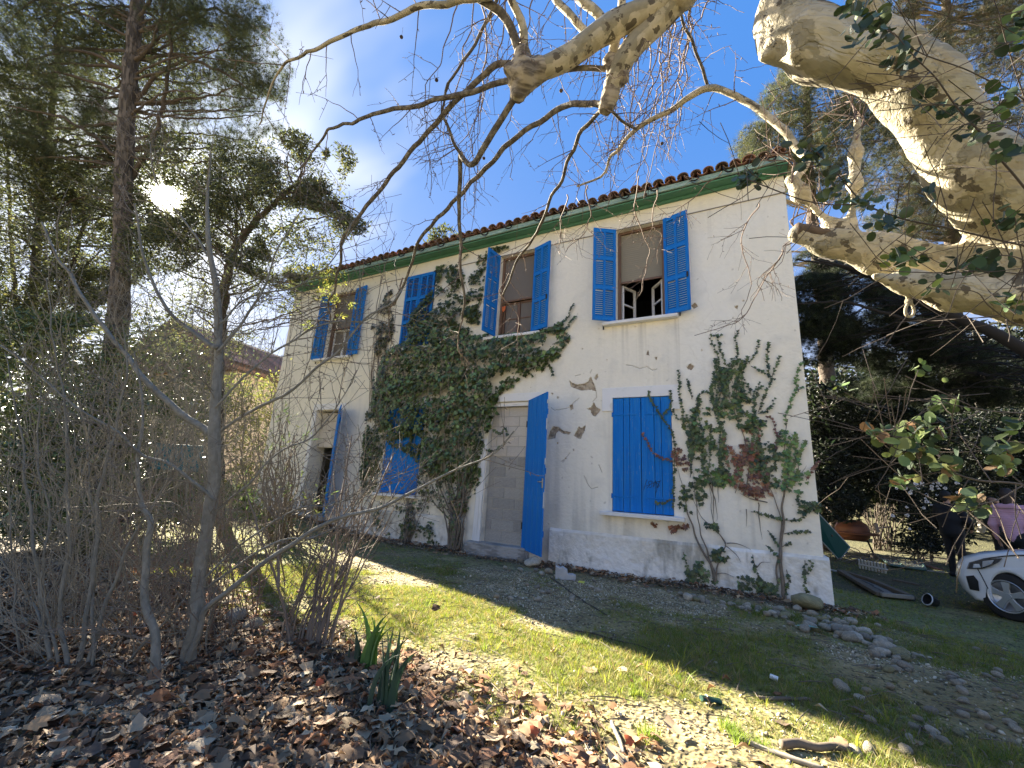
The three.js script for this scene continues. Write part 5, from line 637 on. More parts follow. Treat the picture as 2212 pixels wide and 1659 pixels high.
{
  reseed(1102);
  const second = limb([[340, 1700, 2.6, 34], [334, 1562, 2.6, 28], [337, 1468, 2.6, 25], [334, 1374, 2.65, 22], [315, 1299, 2.7, 20], [315, 1206, 2.75, 18], [326, 1131, 2.8, 16], [307, 1086, 2.85, 14], [298, 1000, 2.9, 10], [310, 900, 3, 7], [290, 760, 3.1, 4]], 0.05, 0.01); second.P[0].y = landY(second.P[0].x, second.P[0].z) - 0.03;
  const o = thing('sapling', 'thin dark bare sapling just left of the grey one, bent at its middle', 'tree', second.P[0].clone()), S = [];
  wpart('trunk', tube(second.P, second.R, 10, { bump: 0.1, freq: 9 }), greyBark, o); sprout(S, second, 30, 0.5, 0.004, { droop: -0.1, kids: 3, buds: 0.2 });
  wpart('twigs', merge(S), std([0.17, 0.145, 0.12], 0.8), o).userData.kind = 'stuff';
}
{ // many-stemmed bare shrub at the left edge
  reseed(1103);
  const foot = at(150, 1560, 2.75); foot.y = landY(foot.x, foot.z);
  const o = thing('bare_shrub', 'many-stemmed leafless shrub fanning up at the left edge of the foreground', 'shrub', foot), S = [];
  const traced = [[[130, 1640], [110, 1450], [95, 1330], [75, 1200], [60, 1060], [40, 900], [10, 760]], [[160, 1640], [150, 1460], [130, 1330], [150, 1180], [145, 1050], [140, 900], [120, 760], [100, 600]], [[180, 1640], [170, 1480], [185, 1330], [205, 1200], [215, 1060], [240, 960], [270, 820], [265, 700]], [[200, 1640], [190, 1450], [230, 1300], [280, 1180], [340, 1080], [400, 990]], [[120, 1640], [100, 1380], [60, 1290], [10, 1220], [-40, 1150]], [[210, 1650], [230, 1500], [300, 1400], [380, 1320], [430, 1250]], [[100, 1640], [60, 1500], [35, 1350], [30, 1220], [20, 1090]], [[230, 1650], [330, 1560], [420, 1500], [510, 1400]], [[150, 1640], [120, 1400], [90, 1250], [105, 1120], [80, 960], [90, 840]], [[190, 1640], [200, 1400], [196, 1260], [205, 1130], [190, 1010], [205, 860]]];
  traced.forEach((t, i) => { const L = line(t, 2.6, 3.0, i < 4 ? 17 : 11, 3, 0.06, 0.02); L.P[0].y = landY(L.P[0].x, L.P[0].z); wpart('stem', tube(L.P, L.R, 7, { bump: 0.1, freq: 9 }), greyBark, o); sprout(S, L, 14, 0.5, 0.0034, { droop: -0.15, kids: 3, zig: 0.3, forward: 0.9 }); });
  for (let i = 0; i < 22; i++) { const x = rr(30, 330), L = line([[x, 1640], [x + rr(-60, 90), rr(1350, 1500)], [x + rr(-140, 180), rr(1100, 1300)], [x + rr(-200, 260), rr(880, 1100)]], rr(2.4, 3.2), rr(2.8, 3.6), rr(3, 6), 1.4, 0.08, 0.03); S.push(tube(L.P, L.R, 4)); sprout(S, L, 6, 0.4, 0.003, { droop: -0.1, kids: 2 }); }
  for (let i = 0; i < 44; i++) { const x = rr(0, 470), L = line([[x, 1500], [x + rr(-40, 60), rr(1200, 1350)], [x + rr(-90, 120), rr(900, 1050)], [x + rr(-130, 170), rr(480, 820)]], rr(2.8, 3.8), rr(3.2, 4.4), rr(3, 6), 1.2, 0.1, 0.03); L.P[0].y = landY(L.P[0].x, L.P[0].z); S.push(tube(L.P, L.R, 4)); sprout(S, L, 9, 0.5, 0.003, { droop: -0.15, kids: 2, zig: 0.3, forward: 0.8, buds: 0.1 }); }
  wpart('twigs', merge(S), std([0.21, 0.19, 0.145], 0.85), o).userData.kind = 'stuff';
}
{ // fine shoots screening the left end of the house
  reseed(1106);
  const foot = onGround(420, 1250), o = thing('bare_shrub', 'tall screen of very fine bare shoots between sapling and house', 'shrub', foot.clone()), S = [];
  for (let i = 0; i < 46; i++) { const x = rr(230, 600), b = rr(1190, 1270), g = onGround(x, b), d = toPx(g)[2], L = line([[x, b], [x + rr(-20, 30), b - rr(120, 180)], [x + rr(-50, 70), b - rr(260, 380)], [x + rr(-90, 110), b - rr(420, 640)]], d, d - rr(0, 0.8), rr(2.2, 3.6), 1, 0.12, 0.03); L.P[0].y = g.y; S.push(tube(L.P, L.R, 4)); sprout(S, L, 8, 0.7, 0.0034, { droop: -0.12, kids: 3, zig: 0.3, forward: 0.8 }); }
  wpart('stem', merge(S), std([0.21, 0.19, 0.15], 0.85), o);
}
{ // clump of upright shoots before the house
  reseed(1104);
  const foot = onGround(660, 1480); const o = thing('bare_shrub', 'clump of thin upright leafless shoots beside the green leaf blades', 'shrub', foot.clone()), S = [];
  for (let i = 0; i < 24; i++) { const x = 665 + gauss() * 45, top = rr(980, 1260), L = line([[x, 1490 + rr(-20, 20)], [x + rr(0, 30), 1350], [x + rr(20, 90), 1220], [x + rr(30, 190), top]], 3.15, 3.5, rr(5, 9), 2, 0.06, 0.015); const f = onGround(x, 1490); L.P[0].y = f.y; S.push(tube(L.P, L.R, 5)); sprout(S, L, 5, 0.3, 0.003, { droop: -0.2, kids: 1, buds: 0.3, forward: 0.9 }); }
  for (const pts of [[[700, 1470], [740, 1280], [790, 1130], [850, 980]], [[690, 1470], [720, 1250], [735, 1090], [760, 940]], [[640, 1480], [610, 1300], [560, 1150], [530, 1060]], [[600, 1270], [600, 1180], [615, 1265]]]) { const L = line(pts, 3.15, 3.5, 8, 3, 0.06, 0.012); S.push(tube(L.P, L.R, 5)); sprout(S, L, 9, 0.4, 0.003, { droop: -0.2, kids: 2, buds: 0.3 }); }
  wpart('stem', merge(S), std([0.19, 0.155, 0.125], 0.85), o);
}
{ // thicket of reddish canes behind the sapling
  reseed(1105);
  const foot = onGround(400, 1330), o = thing('bare_shrub', 'low tangle of reddish bare canes in the sun behind the saplings', 'shrub', foot.clone()), S = [];
  for (let i = 0; i < 46; i++) { const x = rr(250, 560), b = rr(1270, 1400), g = onGround(x, b), d = toPx(g)[2], L = line([[x, b], [x + rr(-20, 20), b - 90], [x + rr(-50, 60), b - rr(120, 200)], [x + rr(-80, 90), b - rr(180, 320)]], d, d, rr(2.4, 4), 1.2, 0.08, 0.02); L.P[0].y = g.y; S.push(tube(L.P, L.R, 4)); sprout(S, L, 4, 0.4, 0.0035, { droop: -0.1, kids: 1 }); }
  wpart('stem', merge(S), std([0.21, 0.145, 0.115], 0.85), o);
}
// ------------------------------------------------------------------ trees behind the house and on the right
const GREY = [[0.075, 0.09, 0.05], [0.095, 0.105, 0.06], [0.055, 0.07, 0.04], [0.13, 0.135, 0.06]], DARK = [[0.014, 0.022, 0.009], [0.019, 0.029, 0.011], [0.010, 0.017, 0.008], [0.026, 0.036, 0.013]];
function tree(name, label, trunkPx, C, n, size, pal, geo, mat, bark, more = {}) {
  const tr = limb(trunkPx, 0.15, more.wob ?? 0.06); tr.P[0].y = Math.min(tr.P[0].y, landY(tr.P[0].x, tr.P[0].z) - 0.1);
  const o = thing(name, label, 'tree', tr.P[0].clone()), S = [], L = []; wpart('trunk', tube(tr.P, tr.R, 10, { bump: 0.1, freq: 2 }), bark, o);
  limbsTo(S, tr, C, more.r ?? 0.05, more.limbs ?? 4, 0.1); for (const c of C) cluster(L, c, Math.round(c[3] * c[4] * n), size, pal, { gap: more.gap ?? 0.2, freq: more.freq ?? 1.2, lift: more.lift ?? 0.3, keep: more.keep });
  wpart('twigs', merge(S), more.twig ?? bark, o).userData.kind = 'stuff'; winst('foliage', geo, mat, L, o); return o;
}
reseed(1201);
tree('evergreen_tree', 'round tree top showing above the roof ridge', [[965, 1000, 24, 30], [965, 700, 24, 26], [965, 520, 24, 16]], [[960, 515, 24, 34, 26], [985, 535, 24, 26, 22], [940, 535, 24, 24, 22], [965, 560, 24, 60, 30]], 0.55, 0.26, [[0.10, 0.12, 0.05], [0.08, 0.10, 0.04], [0.13, 0.14, 0.06]], oakLeaf, softLeaf, darkBark, { gap: 0.1 });
const behind = [[-0.2, 2.4, -9.8], [-2, 3.2, -10.2], [-0.6, 4.2, -10.2], [-3.6, 4.2, -10.6], [-5.4, 4.8, -10.9], [-2.4, 5.6, -11], [-7.4, 5.8, -11.6], [-4.4, 6.6, -11.6], [0.2, 5.6, -11.4]].map((w) => { const [x, y, d] = toPx(V(...w)), r = 1.5 * FOCAL / d; return [x, y, d, r, r]; });  // unseen crown clusters added behind the house to shade the ground at right
tree('evergreen_tree', 'smaller tree top right of the round one over the roof, with unseen added shading crown', [[1290, 1040, 20, 30], [1290, 800, 20, 26], [1270, 640, 20.5, 18], [1180, 570, 22, 8]], [[1030, 530, 24, 14, 12], ...behind], 0.055, 0.36, [[0.08, 0.10, 0.04], [0.06, 0.08, 0.03]], oakLeaf, softLeaf, darkBark, { gap: 0.05 });
const blackBark = std([0.028, 0.023, 0.019], 0.95), paleTwig = std([0.30, 0.24, 0.16], 0.85);
tree('pine_tree', 'olive green pine with pale twigs rising behind the right end of the roof', [[1800, 1100, 16, 40], [1780, 700, 16, 34], [1750, 400, 16, 24], [1740, 120, 16, 12]], [[1630, 330, 15.5, 50, 60], [1690, 230, 15.8, 50, 70], [1740, 150, 16, 50, 60], [1680, 330, 15.8, 70, 80], [1780, 240, 16, 80, 90], [1770, 380, 16, 90, 70], [1850, 300, 16.2, 80, 80], [1620, 390, 15.2, 40, 30], [1560, 560, 17, 80, 80], [1600, 700, 17, 90, 90]], 0.26, 0.30, [...GREY, [0.15, 0.16, 0.04]], needles, needleMat, darkBark, { gap: 0.18, freq: 0.9, twig: paleTwig, limbs: 7, r: 0.04 });  // lowest clusters added unseen behind the house, to shade the ground at right
tree('pine_tree', 'tall brownish pine crown behind the knobbed limb at upper right', [[2060, 1100, 17, 46], [2060, 600, 17, 40], [2050, 200, 17, 30], [2040, -100, 17, 16]], [[2010, 130, 17, 90, 80], [2110, 60, 17, 90, 90], [1960, 250, 17, 90, 80], [1930, 400, 17, 90, 80], [2060, 330, 17, 110, 90], [2190, 200, 17, 80, 120], [1900, 60, 17.5, 60, 60], [2200, 20, 17, 60, 80], [1940, 500, 17, 90, 60], [2080, 470, 17, 100, 70], [2190, 400, 17, 70, 90], [1960, -30, 17, 120, 60], [2130, 560, 17, 90, 60]], 0.24, 0.32, [...GREY, [0.13, 0.10, 0.055], [0.16, 0.12, 0.06]], needles, needleMat, darkBark, { gap: 0.2, freq: 0.9, twig: paleTwig, limbs: 12, r: 0.045 });
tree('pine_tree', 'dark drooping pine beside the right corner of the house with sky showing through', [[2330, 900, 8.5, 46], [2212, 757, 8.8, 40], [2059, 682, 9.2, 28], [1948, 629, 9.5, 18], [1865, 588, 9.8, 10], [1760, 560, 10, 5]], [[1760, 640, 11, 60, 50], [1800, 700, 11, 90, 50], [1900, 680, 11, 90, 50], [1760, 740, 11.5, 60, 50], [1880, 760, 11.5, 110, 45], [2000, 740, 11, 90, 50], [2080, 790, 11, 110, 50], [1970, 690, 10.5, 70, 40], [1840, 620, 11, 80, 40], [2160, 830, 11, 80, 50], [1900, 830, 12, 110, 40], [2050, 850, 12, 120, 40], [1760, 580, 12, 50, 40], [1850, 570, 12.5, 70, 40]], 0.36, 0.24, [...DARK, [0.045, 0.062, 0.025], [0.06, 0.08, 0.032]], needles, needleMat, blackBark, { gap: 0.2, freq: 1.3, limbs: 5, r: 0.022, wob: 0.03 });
for (const pts of [[[2090, 700], [1960, 690], [1840, 655], [1720, 655]], [[2060, 685], [1930, 620], [1830, 580], [1720, 560]]]) { const L = line(pts, 9.3, 10.4, 14, 4, 0.1, 0.04); const o = scene.children.find((q) => q.userData.label?.startsWith('dark drooping pine')); wpart('branch', tube(L.P, L.R, 7), blackBark, o); }
tree('broadleaf_tree', 'slim pale-barked tree standing in the dark wood on the right', [[2120, 1180, 15, 20], [2118, 1000, 15, 15], [2112, 850, 15, 13], [2100, 700, 15, 9]], [[2110, 820, 15, 70, 60], [2050, 800, 15, 60, 50], [2180, 850, 15, 60, 50]], 0.10, 0.16, [...DARK, [0.06, 0.07, 0.03]], oakLeaf, softLeaf, std([0.33, 0.31, 0.27], 0.9), { gap: 0.3 });
reseed(1202);
const wood = (label, C, n, pal, d, size = 0.20) => shrub('thicket', label, at(C[0][0], 1150, d), C, n, size, pal, oakLeaf, softLeaf, { category: 'thicket', gap: 0.06, stems: 6, bark: darkBark });
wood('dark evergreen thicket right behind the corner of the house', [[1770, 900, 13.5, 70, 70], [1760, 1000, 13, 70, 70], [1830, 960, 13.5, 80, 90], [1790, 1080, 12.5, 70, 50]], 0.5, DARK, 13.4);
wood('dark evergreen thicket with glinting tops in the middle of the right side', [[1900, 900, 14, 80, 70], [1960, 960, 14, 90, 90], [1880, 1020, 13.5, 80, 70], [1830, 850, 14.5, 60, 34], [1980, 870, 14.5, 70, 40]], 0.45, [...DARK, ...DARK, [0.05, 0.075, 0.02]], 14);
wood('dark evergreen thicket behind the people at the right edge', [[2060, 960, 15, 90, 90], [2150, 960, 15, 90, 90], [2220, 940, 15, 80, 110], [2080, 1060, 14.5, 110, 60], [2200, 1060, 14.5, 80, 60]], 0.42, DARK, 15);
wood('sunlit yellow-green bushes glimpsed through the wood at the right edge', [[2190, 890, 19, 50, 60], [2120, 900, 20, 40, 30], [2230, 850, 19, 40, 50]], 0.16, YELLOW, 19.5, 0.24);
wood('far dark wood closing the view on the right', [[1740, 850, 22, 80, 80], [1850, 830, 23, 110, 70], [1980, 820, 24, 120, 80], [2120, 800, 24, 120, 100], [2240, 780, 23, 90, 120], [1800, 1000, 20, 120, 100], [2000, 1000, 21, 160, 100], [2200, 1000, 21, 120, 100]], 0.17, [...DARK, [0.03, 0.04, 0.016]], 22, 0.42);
{ reseed(1203); const o = shrub('flowering_shrub', 'dark shrub dotted with small white flower heads', onGround(2000, 1215), [[1990, 1090, 11.6, 60, 60], [2030, 1150, 11.4, 50, 50], [1940, 1060, 11.8, 40, 40], [2060, 1060, 11.8, 40, 50], [1980, 1170, 11.4, 50, 30]], 0.55, 0.13, DARK, oakLeaf, softLeaf, { gap: 0.06, stems: 2 });
  const f = merge([0, 1, 2, 3, 4, 5, 6].map((k) => new THREE.IcosahedronGeometry(0.016, 0).translate(0.024 * Math.cos(k), 0.01 * (k % 3), 0.024 * Math.sin(k))));
  const white = std([0.78, 0.75, 0.74], 0.9); for (let i = 0; i < 46; i++) { const p = at(2000 + gauss() * 62, i < 34 ? 1040 + Math.abs(gauss()) * 55 : 1130 + gauss() * 40, 11.1 + rr(-0.2, 0.2)), q = mesh('flower', f, white, o); q.position.copy(local(o, p)); q.scale.setScalar(rr(0.7, 1.5)); q.rotation.set(rr(0, 6), rr(0, 6), 0); } }

// ------------------------------------------------------------------ round-leaved shrub reaching in from the right
{
  reseed(1301);
  const foot = at(2420, 1500, 1.9); foot.y = landY(foot.x, foot.z);
  const o = thing('round_leaved_shrub', 'leafy shrub with round evergreen leaves reaching in close from the right edge', 'shrub', foot), S = [], sites = [];
  const hub = [at(2330, 1100, 1.75), at(2330, 620, 1.6), at(2320, 480, 1.5)];
  wpart('stem', tube(...Object.values(smooth([foot, at(2380, 1300, 1.8), hub[0], hub[1], hub[2]], [0.03, 0.026, 0.02, 0.016, 0.012], 0.06, 0.02)), 8), darkBark, o);
  const lines = [[[[2320, 480], [2212, 406], [2165, 353], [2118, 288], [2068, 231], [2024, 172], [1980, 130], [1930, 70]], 9], [[[2320, 380], [2212, 210], [2133, 173], [2040, 134], [1961, 97], [1900, 50]], 5], [[[2320, 220], [2212, 216], [2118, 256], [2040, 290]], 4], [[[2320, 200], [2212, 190], [2100, 225], [1970, 228]], 4], [[[2320, 560], [2164, 519], [2024, 488], [1930, 463], [1868, 438], [1821, 391], [1789, 353], [1750, 310]], 7], [[[1868, 438], [1789, 441], [1680, 416], [1624, 394], [1590, 375]], 4], [[[2320, 600], [2212, 591], [2104, 586], [1970, 589], [1901, 585]], 5], [[[2330, 640], [2212, 560], [2120, 560], [2060, 590]], 5], [[[2320, 700], [2200, 700], [2140, 660], [2110, 630], [2000, 620]], 5], [[[2330, 900], [2212, 891], [2104, 885], [2012, 857]], 5], [[[2115, 888], [2054, 924], [1976, 946], [1900, 935]], 4], [[[2330, 1080], [2212, 1049], [2115, 1036], [2054, 1016], [1970, 988], [1920, 958], [1887, 933]], 8], [[[2054, 1020], [2040, 1033], [1968, 1050], [1929, 1042]], 4], [[[2212, 1049], [2160, 1080], [2110, 1090], [2070, 1110]], 5], [[[1955, 985], [1930, 900], [1925, 870]], 3], [[[2250, 300], [2180, 100], [2140, -20]], 5]];
  for (const [pts, w] of lines) { const L = line(pts, 1.55, pts[pts.length - 1][0] > 1850 ? 1.35 : 1.7, w, 2.5, 0.03, 0.008); S.push(tube(L.P, L.R, 5)); sprout(S, L, Math.round(L.P.length * 0.28), 0.16, 0.0022, { droop: 0, kids: 1, level: 1, zig: 0.3, forward: 0.6 }); }
  wpart('branch', merge(S), std([0.085, 0.065, 0.05], 0.8), o);
  // leaf clusters where the photograph shows them: [px, py, depth, rx, ry, leaves, kind]
  const K = [[1890, 60, 1.4, 60, 50, 40, 0], [1850, 20, 1.4, 40, 24, 16, 1], [1950, 120, 1.4, 40, 30, 16, 0], [1620, 385, 1.75, 34, 26, 24, 0], [1755, 330, 1.7, 46, 46, 30, 0], [1810, 400, 1.65, 40, 30, 18, 0], [1860, 440, 1.6, 50, 30, 20, 1], [1930, 480, 1.55, 60, 30, 22, 0], [2010, 420, 1.3, 26, 14, 3, 0], [1990, 220, 1.45, 34, 26, 12, 0], [2100, 280, 1.45, 40, 50, 16, 0], [2150, 230, 1.4, 40, 40, 14, 1], [2180, 330, 1.4, 40, 30, 12, 0], [2050, 240, 1.5, 30, 24, 10, 0], [1955, 560, 1.5, 60, 22, 26, 1], [2120, 570, 1.5, 70, 34, 32, 0], [2180, 480, 1.5, 50, 34, 18, 0], [2030, 620, 1.5, 30, 16, 6, 0], [2190, 660, 1.45, 30, 26, 10, 1], [1995, 930, 1.42, 70, 30, 34, 2], [1900, 935, 1.42, 34, 14, 12, 2], [2040, 880, 1.5, 50, 26, 16, 1], [1990, 980, 1.4, 70, 40, 40, 2], [2060, 1010, 1.4, 30, 30, 12, 2], [1943, 1040, 1.45, 24, 14, 12, 2], [2100, 1090, 1.4, 46, 26, 26, 2], [2170, 990, 1.3, 50, 44, 26, 2], [2140, 960, 1.2, 30, 24, 5, 0], [2200, 920, 1.4, 30, 26, 10, 1], [2200, 60, 1.4, 30, 60, 14, 1], [1825, 830, 2.2, 30, 20, 6, 1], [2000, 800, 1.9, 60, 20, 6, 1]];
  const PAL = [[[0.035, 0.06, 0.024], [0.055, 0.09, 0.03], [0.03, 0.055, 0.03], [0.09, 0.13, 0.04]], [[0.08, 0.125, 0.035], [0.13, 0.19, 0.05], [0.045, 0.075, 0.03]], [[0.13, 0.19, 0.05], [0.07, 0.11, 0.045], [0.20, 0.25, 0.08], [0.05, 0.085, 0.045], [0.16, 0.22, 0.06], [0.24, 0.28, 0.10], [0.10, 0.15, 0.05], [0.26, 0.16, 0.08]]];
  const g = roundLeaf(1), g2 = roundLeaf(1).scale(0.8, 1, 1), mats = PAL.map((p, k) => p.map((c) => new THREE.MeshPhysicalMaterial({ color: RGB(...c), roughness: k === 2 ? 0.8 : 0.5, side: THREE.DoubleSide, transmission: k === 2 ? 0.35 : 0.15, thickness: 0 }))), rest = [];
  const all = []; for (const [x, y, d, rx, ry, n, k] of K) for (let i = 0; i < n * 1.35; i++) { const p = at(x + gauss() * rx * 0.7, y + gauss() * ry * 0.7, d + gauss() * 0.08); all.push([along(p, rdir().add(V(-0.3, 0.25, 0)).normalize(), rr(0, 6.28), rr(0.022, 0.046)), k]); }
  all.sort((a, b) => 0).forEach(([m, k], i) => { if (i % 1 === 0 && i < 300) { const q = mesh('leaf', i % 2 ? g : g2, pick(mats[k]), o); q.applyMatrix4(m); q.position.sub(foot); } else rest.push([m, vary(pick(PAL[k]), 0.3)]); });
  if (rest.length) winst('foliage', g, leafMat(0.3, { roughness: 0.8 }), rest, o);
}
// ------------------------------------------------------------------ the white car nosing in at the right
{
  const hub = at(2186, 1293, 6.3), car = thing('car', 'white car at the right edge, its headlight and front wheel showing', 'car', [hub.x, landY(hub.x, hub.z), hub.z], 0);
  const white = new THREE.MeshPhysicalMaterial({ color: RGB(0.74, 0.76, 0.78), roughness: 0.35, clearcoat: 1, clearcoatRoughness: 0.06 }), black = std([0.012, 0.012, 0.013], 0.55), tyreM = std([0.018, 0.018, 0.018], 0.85), alloy = std([0.55, 0.56, 0.57], 0.35, { metalness: 0.85 });
  // profile from nose to tail in metres, the front hub at x = 0
  const W = 1.72, hy = 0.33, P = [[-0.62, 0.24], [-0.74, 0.34], [-0.78, 0.50], [-0.74, 0.66], [-0.66, 0.76], [-0.4, 0.87], [0.0, 0.955], [0.45, 1.03], [1.05, 1.42], [1.5, 1.52], [2.3, 1.52], [2.95, 1.38], [3.2, 1.0], [3.24, 0.5], [3.1, 0.26]];
  const s = new THREE.Shape(); P.forEach(([x, y], i) => (i ? s.lineTo(x, y) : s.moveTo(x, y))); s.lineTo(2.98, 0.22); s.absarc(2.56, hy, 0.385, -0.25, Math.PI + 0.25, false); s.lineTo(0.42, 0.2); s.absarc(0, hy, 0.385, -0.33, Math.PI + 0.26, false);
  const bend = (x, y, z) => { const t = Math.abs(z) / (W / 2), f = clamp((0.2 - x) / 1.0, 0, 1); return [x + 0.34 * f * t ** 3, y - 0.05 * t ** 4 * ss(0.7, 1.0, y), z * (1 - 0.30 * ss(0.95, 1.55, y) * (x > 0 ? 1 : 0.5)) * (1 + 0.025 * Math.sin(clamp((y - 0.25) / 0.6, 0, 1) * 3.14))]; };
  const warp = (g) => { const p = g.attributes.position; for (let i = 0; i < p.count; i++) p.setXYZ(i, ...bend(p.getX(i), p.getY(i), p.getZ(i))); g.computeVertexNormals(); return g; };
  let body = new THREE.ExtrudeGeometry(s, { depth: W - 0.1, steps: 16, bevelEnabled: true, bevelSize: 0.05, bevelThickness: 0.05, bevelSegments: 4, curveSegments: 24 }).translate(0, 0, -W / 2 + 0.05); body = toCreasedNormals(warp(body), 0.7);
  mesh('body', body, white, car);
  const side = (pts, d, m, name, parent = car, lift = 0) => { const q = new THREE.ExtrudeGeometry(new THREE.Shape(pts.map(([x, y]) => new THREE.Vector2(x, y))), { depth: d, bevelEnabled: true, bevelSize: 0.006, bevelThickness: 0.006, bevelSegments: 2 }).translate(0, 0, W / 2 + 0.004 + lift); return mesh(name, toCreasedNormals(warp(q), 0.6), m, parent); };
  const lamp = side([[-0.72, 0.645], [-0.66, 0.74], [-0.42, 0.84], [-0.06, 0.905], [-0.12, 0.84], [-0.30, 0.73], [-0.45, 0.675]], 0.02, new THREE.MeshPhysicalMaterial({ color: RGB(0.02, 0.02, 0.024), roughness: 0.08, clearcoat: 1 }), 'headlight');
  side([[-0.62, 0.675], [-0.6, 0.725], [-0.5, 0.74], [-0.48, 0.69]], 0.006, std([0.75, 0.77, 0.8], 0.15, { metalness: 0.6 }), 'reflector', lamp, 0.026); side([[-0.44, 0.70], [-0.42, 0.80], [-0.2, 0.86], [-0.26, 0.78]], 0.004, std([0.45, 0.47, 0.5], 0.2, { metalness: 0.5 }), 'reflector', lamp, 0.026);
  side([[-0.74, 0.34], [-0.76, 0.52], [-0.62, 0.55], [-0.56, 0.48], [-0.58, 0.34]], 0.006, black, 'bumper_vent'); side([[0.62, 1.08], [1.08, 1.38], [1.45, 1.46], [1.5, 1.1]], 0.004, new THREE.MeshPhysicalMaterial({ color: RGB(0.02, 0.025, 0.03), roughness: 0.05, clearcoat: 1 }), 'side_window');
  for (const [a, b] of [[[-0.40, 0.845], [0.42, 1.015]], [[-0.52, 0.66], [-0.40, 0.40]], [[0.62, 0.30], [0.60, 1.02]]]) { const n = 10, u = [], l = []; for (let i = 0; i <= n; i++) { const x = lerp(a[0], b[0], i / n), y = lerp(a[1], b[1], i / n) + 0.02 * Math.sin(i / n * 3.14), dx = b[0] - a[0], dy = b[1] - a[1], q = 0.0035 / Math.hypot(dx, dy); u.push([x - dy * q, y + dx * q]); l.unshift([x + dy * q, y - dx * q]); } side([...u, ...l], 0.001, black, 'panel_gap', car, -0.002); }
  mesh('windscreen', toCreasedNormals(warp(new THREE.BoxGeometry(0.62, 0.012, 1.4, 4, 1, 10).rotateZ(0.575).translate(0.76, 1.236, 0)), 0.6), std([0.015, 0.018, 0.02], 0.08), car);
  mesh('wheel_well', merge([new THREE.CylinderGeometry(0.37, 0.37, 1.5, 24).rotateX(Math.PI / 2).translate(0, hy, 0)]), black, car);
  for (const z of [W / 2 - 0.10, -W / 2 + 0.10]) for (const x of [0, 2.56]) { const k = z > 0 ? 1 : -1;
    const w = mesh('wheel', new THREE.LatheGeometry([[0.20, -0.1], [0.225, -0.105], [0.30, -0.10], [0.322, -0.08], [0.33, -0.04], [0.33, 0.04], [0.322, 0.08], [0.30, 0.10], [0.225, 0.105], [0.20, 0.1]].map(([a, b]) => new THREE.Vector2(a, b)), 40).rotateX(Math.PI / 2), tyreM, car); w.position.set(x, hy, z); w.userData.label = 'alloy wheel';
    mesh('rim', merge([new THREE.LatheGeometry([[0.195, -0.09], [0.222, 0.085], [0.226, 0.112], [0.214, 0.114], [0.205, 0.10], [0.19, 0.02], [0.06, -0.01], [0.0, -0.01]].map(([a, b]) => new THREE.Vector2(a, b)), 40).rotateX(Math.PI / 2 * k).toNonIndexed(), ...[0, 1, 2, 3, 4].map((i) => new THREE.ExtrudeGeometry(new THREE.Shape([[-0.035, 0.0], [-0.028, 0.10], [-0.048, 0.205], [0.048, 0.205], [0.028, 0.10], [0.035, 0]].map(([a, b]) => new THREE.Vector2(a, b))), { depth: 0.02, bevelEnabled: true, bevelSize: 0.008, bevelThickness: 0.008, bevelSegments: 2 }).translate(0, 0, 0.065).rotateZ(i * 1.2566).rotateY(k > 0 ? 0 : Math.PI)), new THREE.CylinderGeometry(0.045, 0.05, 0.03, 20).rotateX(Math.PI / 2 * k).translate(0, 0, 0.088 * k)]), alloy, w);
  }
  mesh('mirror', rbox(0.12, 0.12, 0.2, 0.04, 0.72, 1.06, W / 2 + 0.06, 3), white, car);
  car.rotation.y = -0.80;                                              // nose towards the far left
  const off = V(0, 0, W / 2 - 0.10).applyAxisAngle(_u, car.rotation.y); car.position.sub(off).setY(landY(hub.x, hub.z));
}
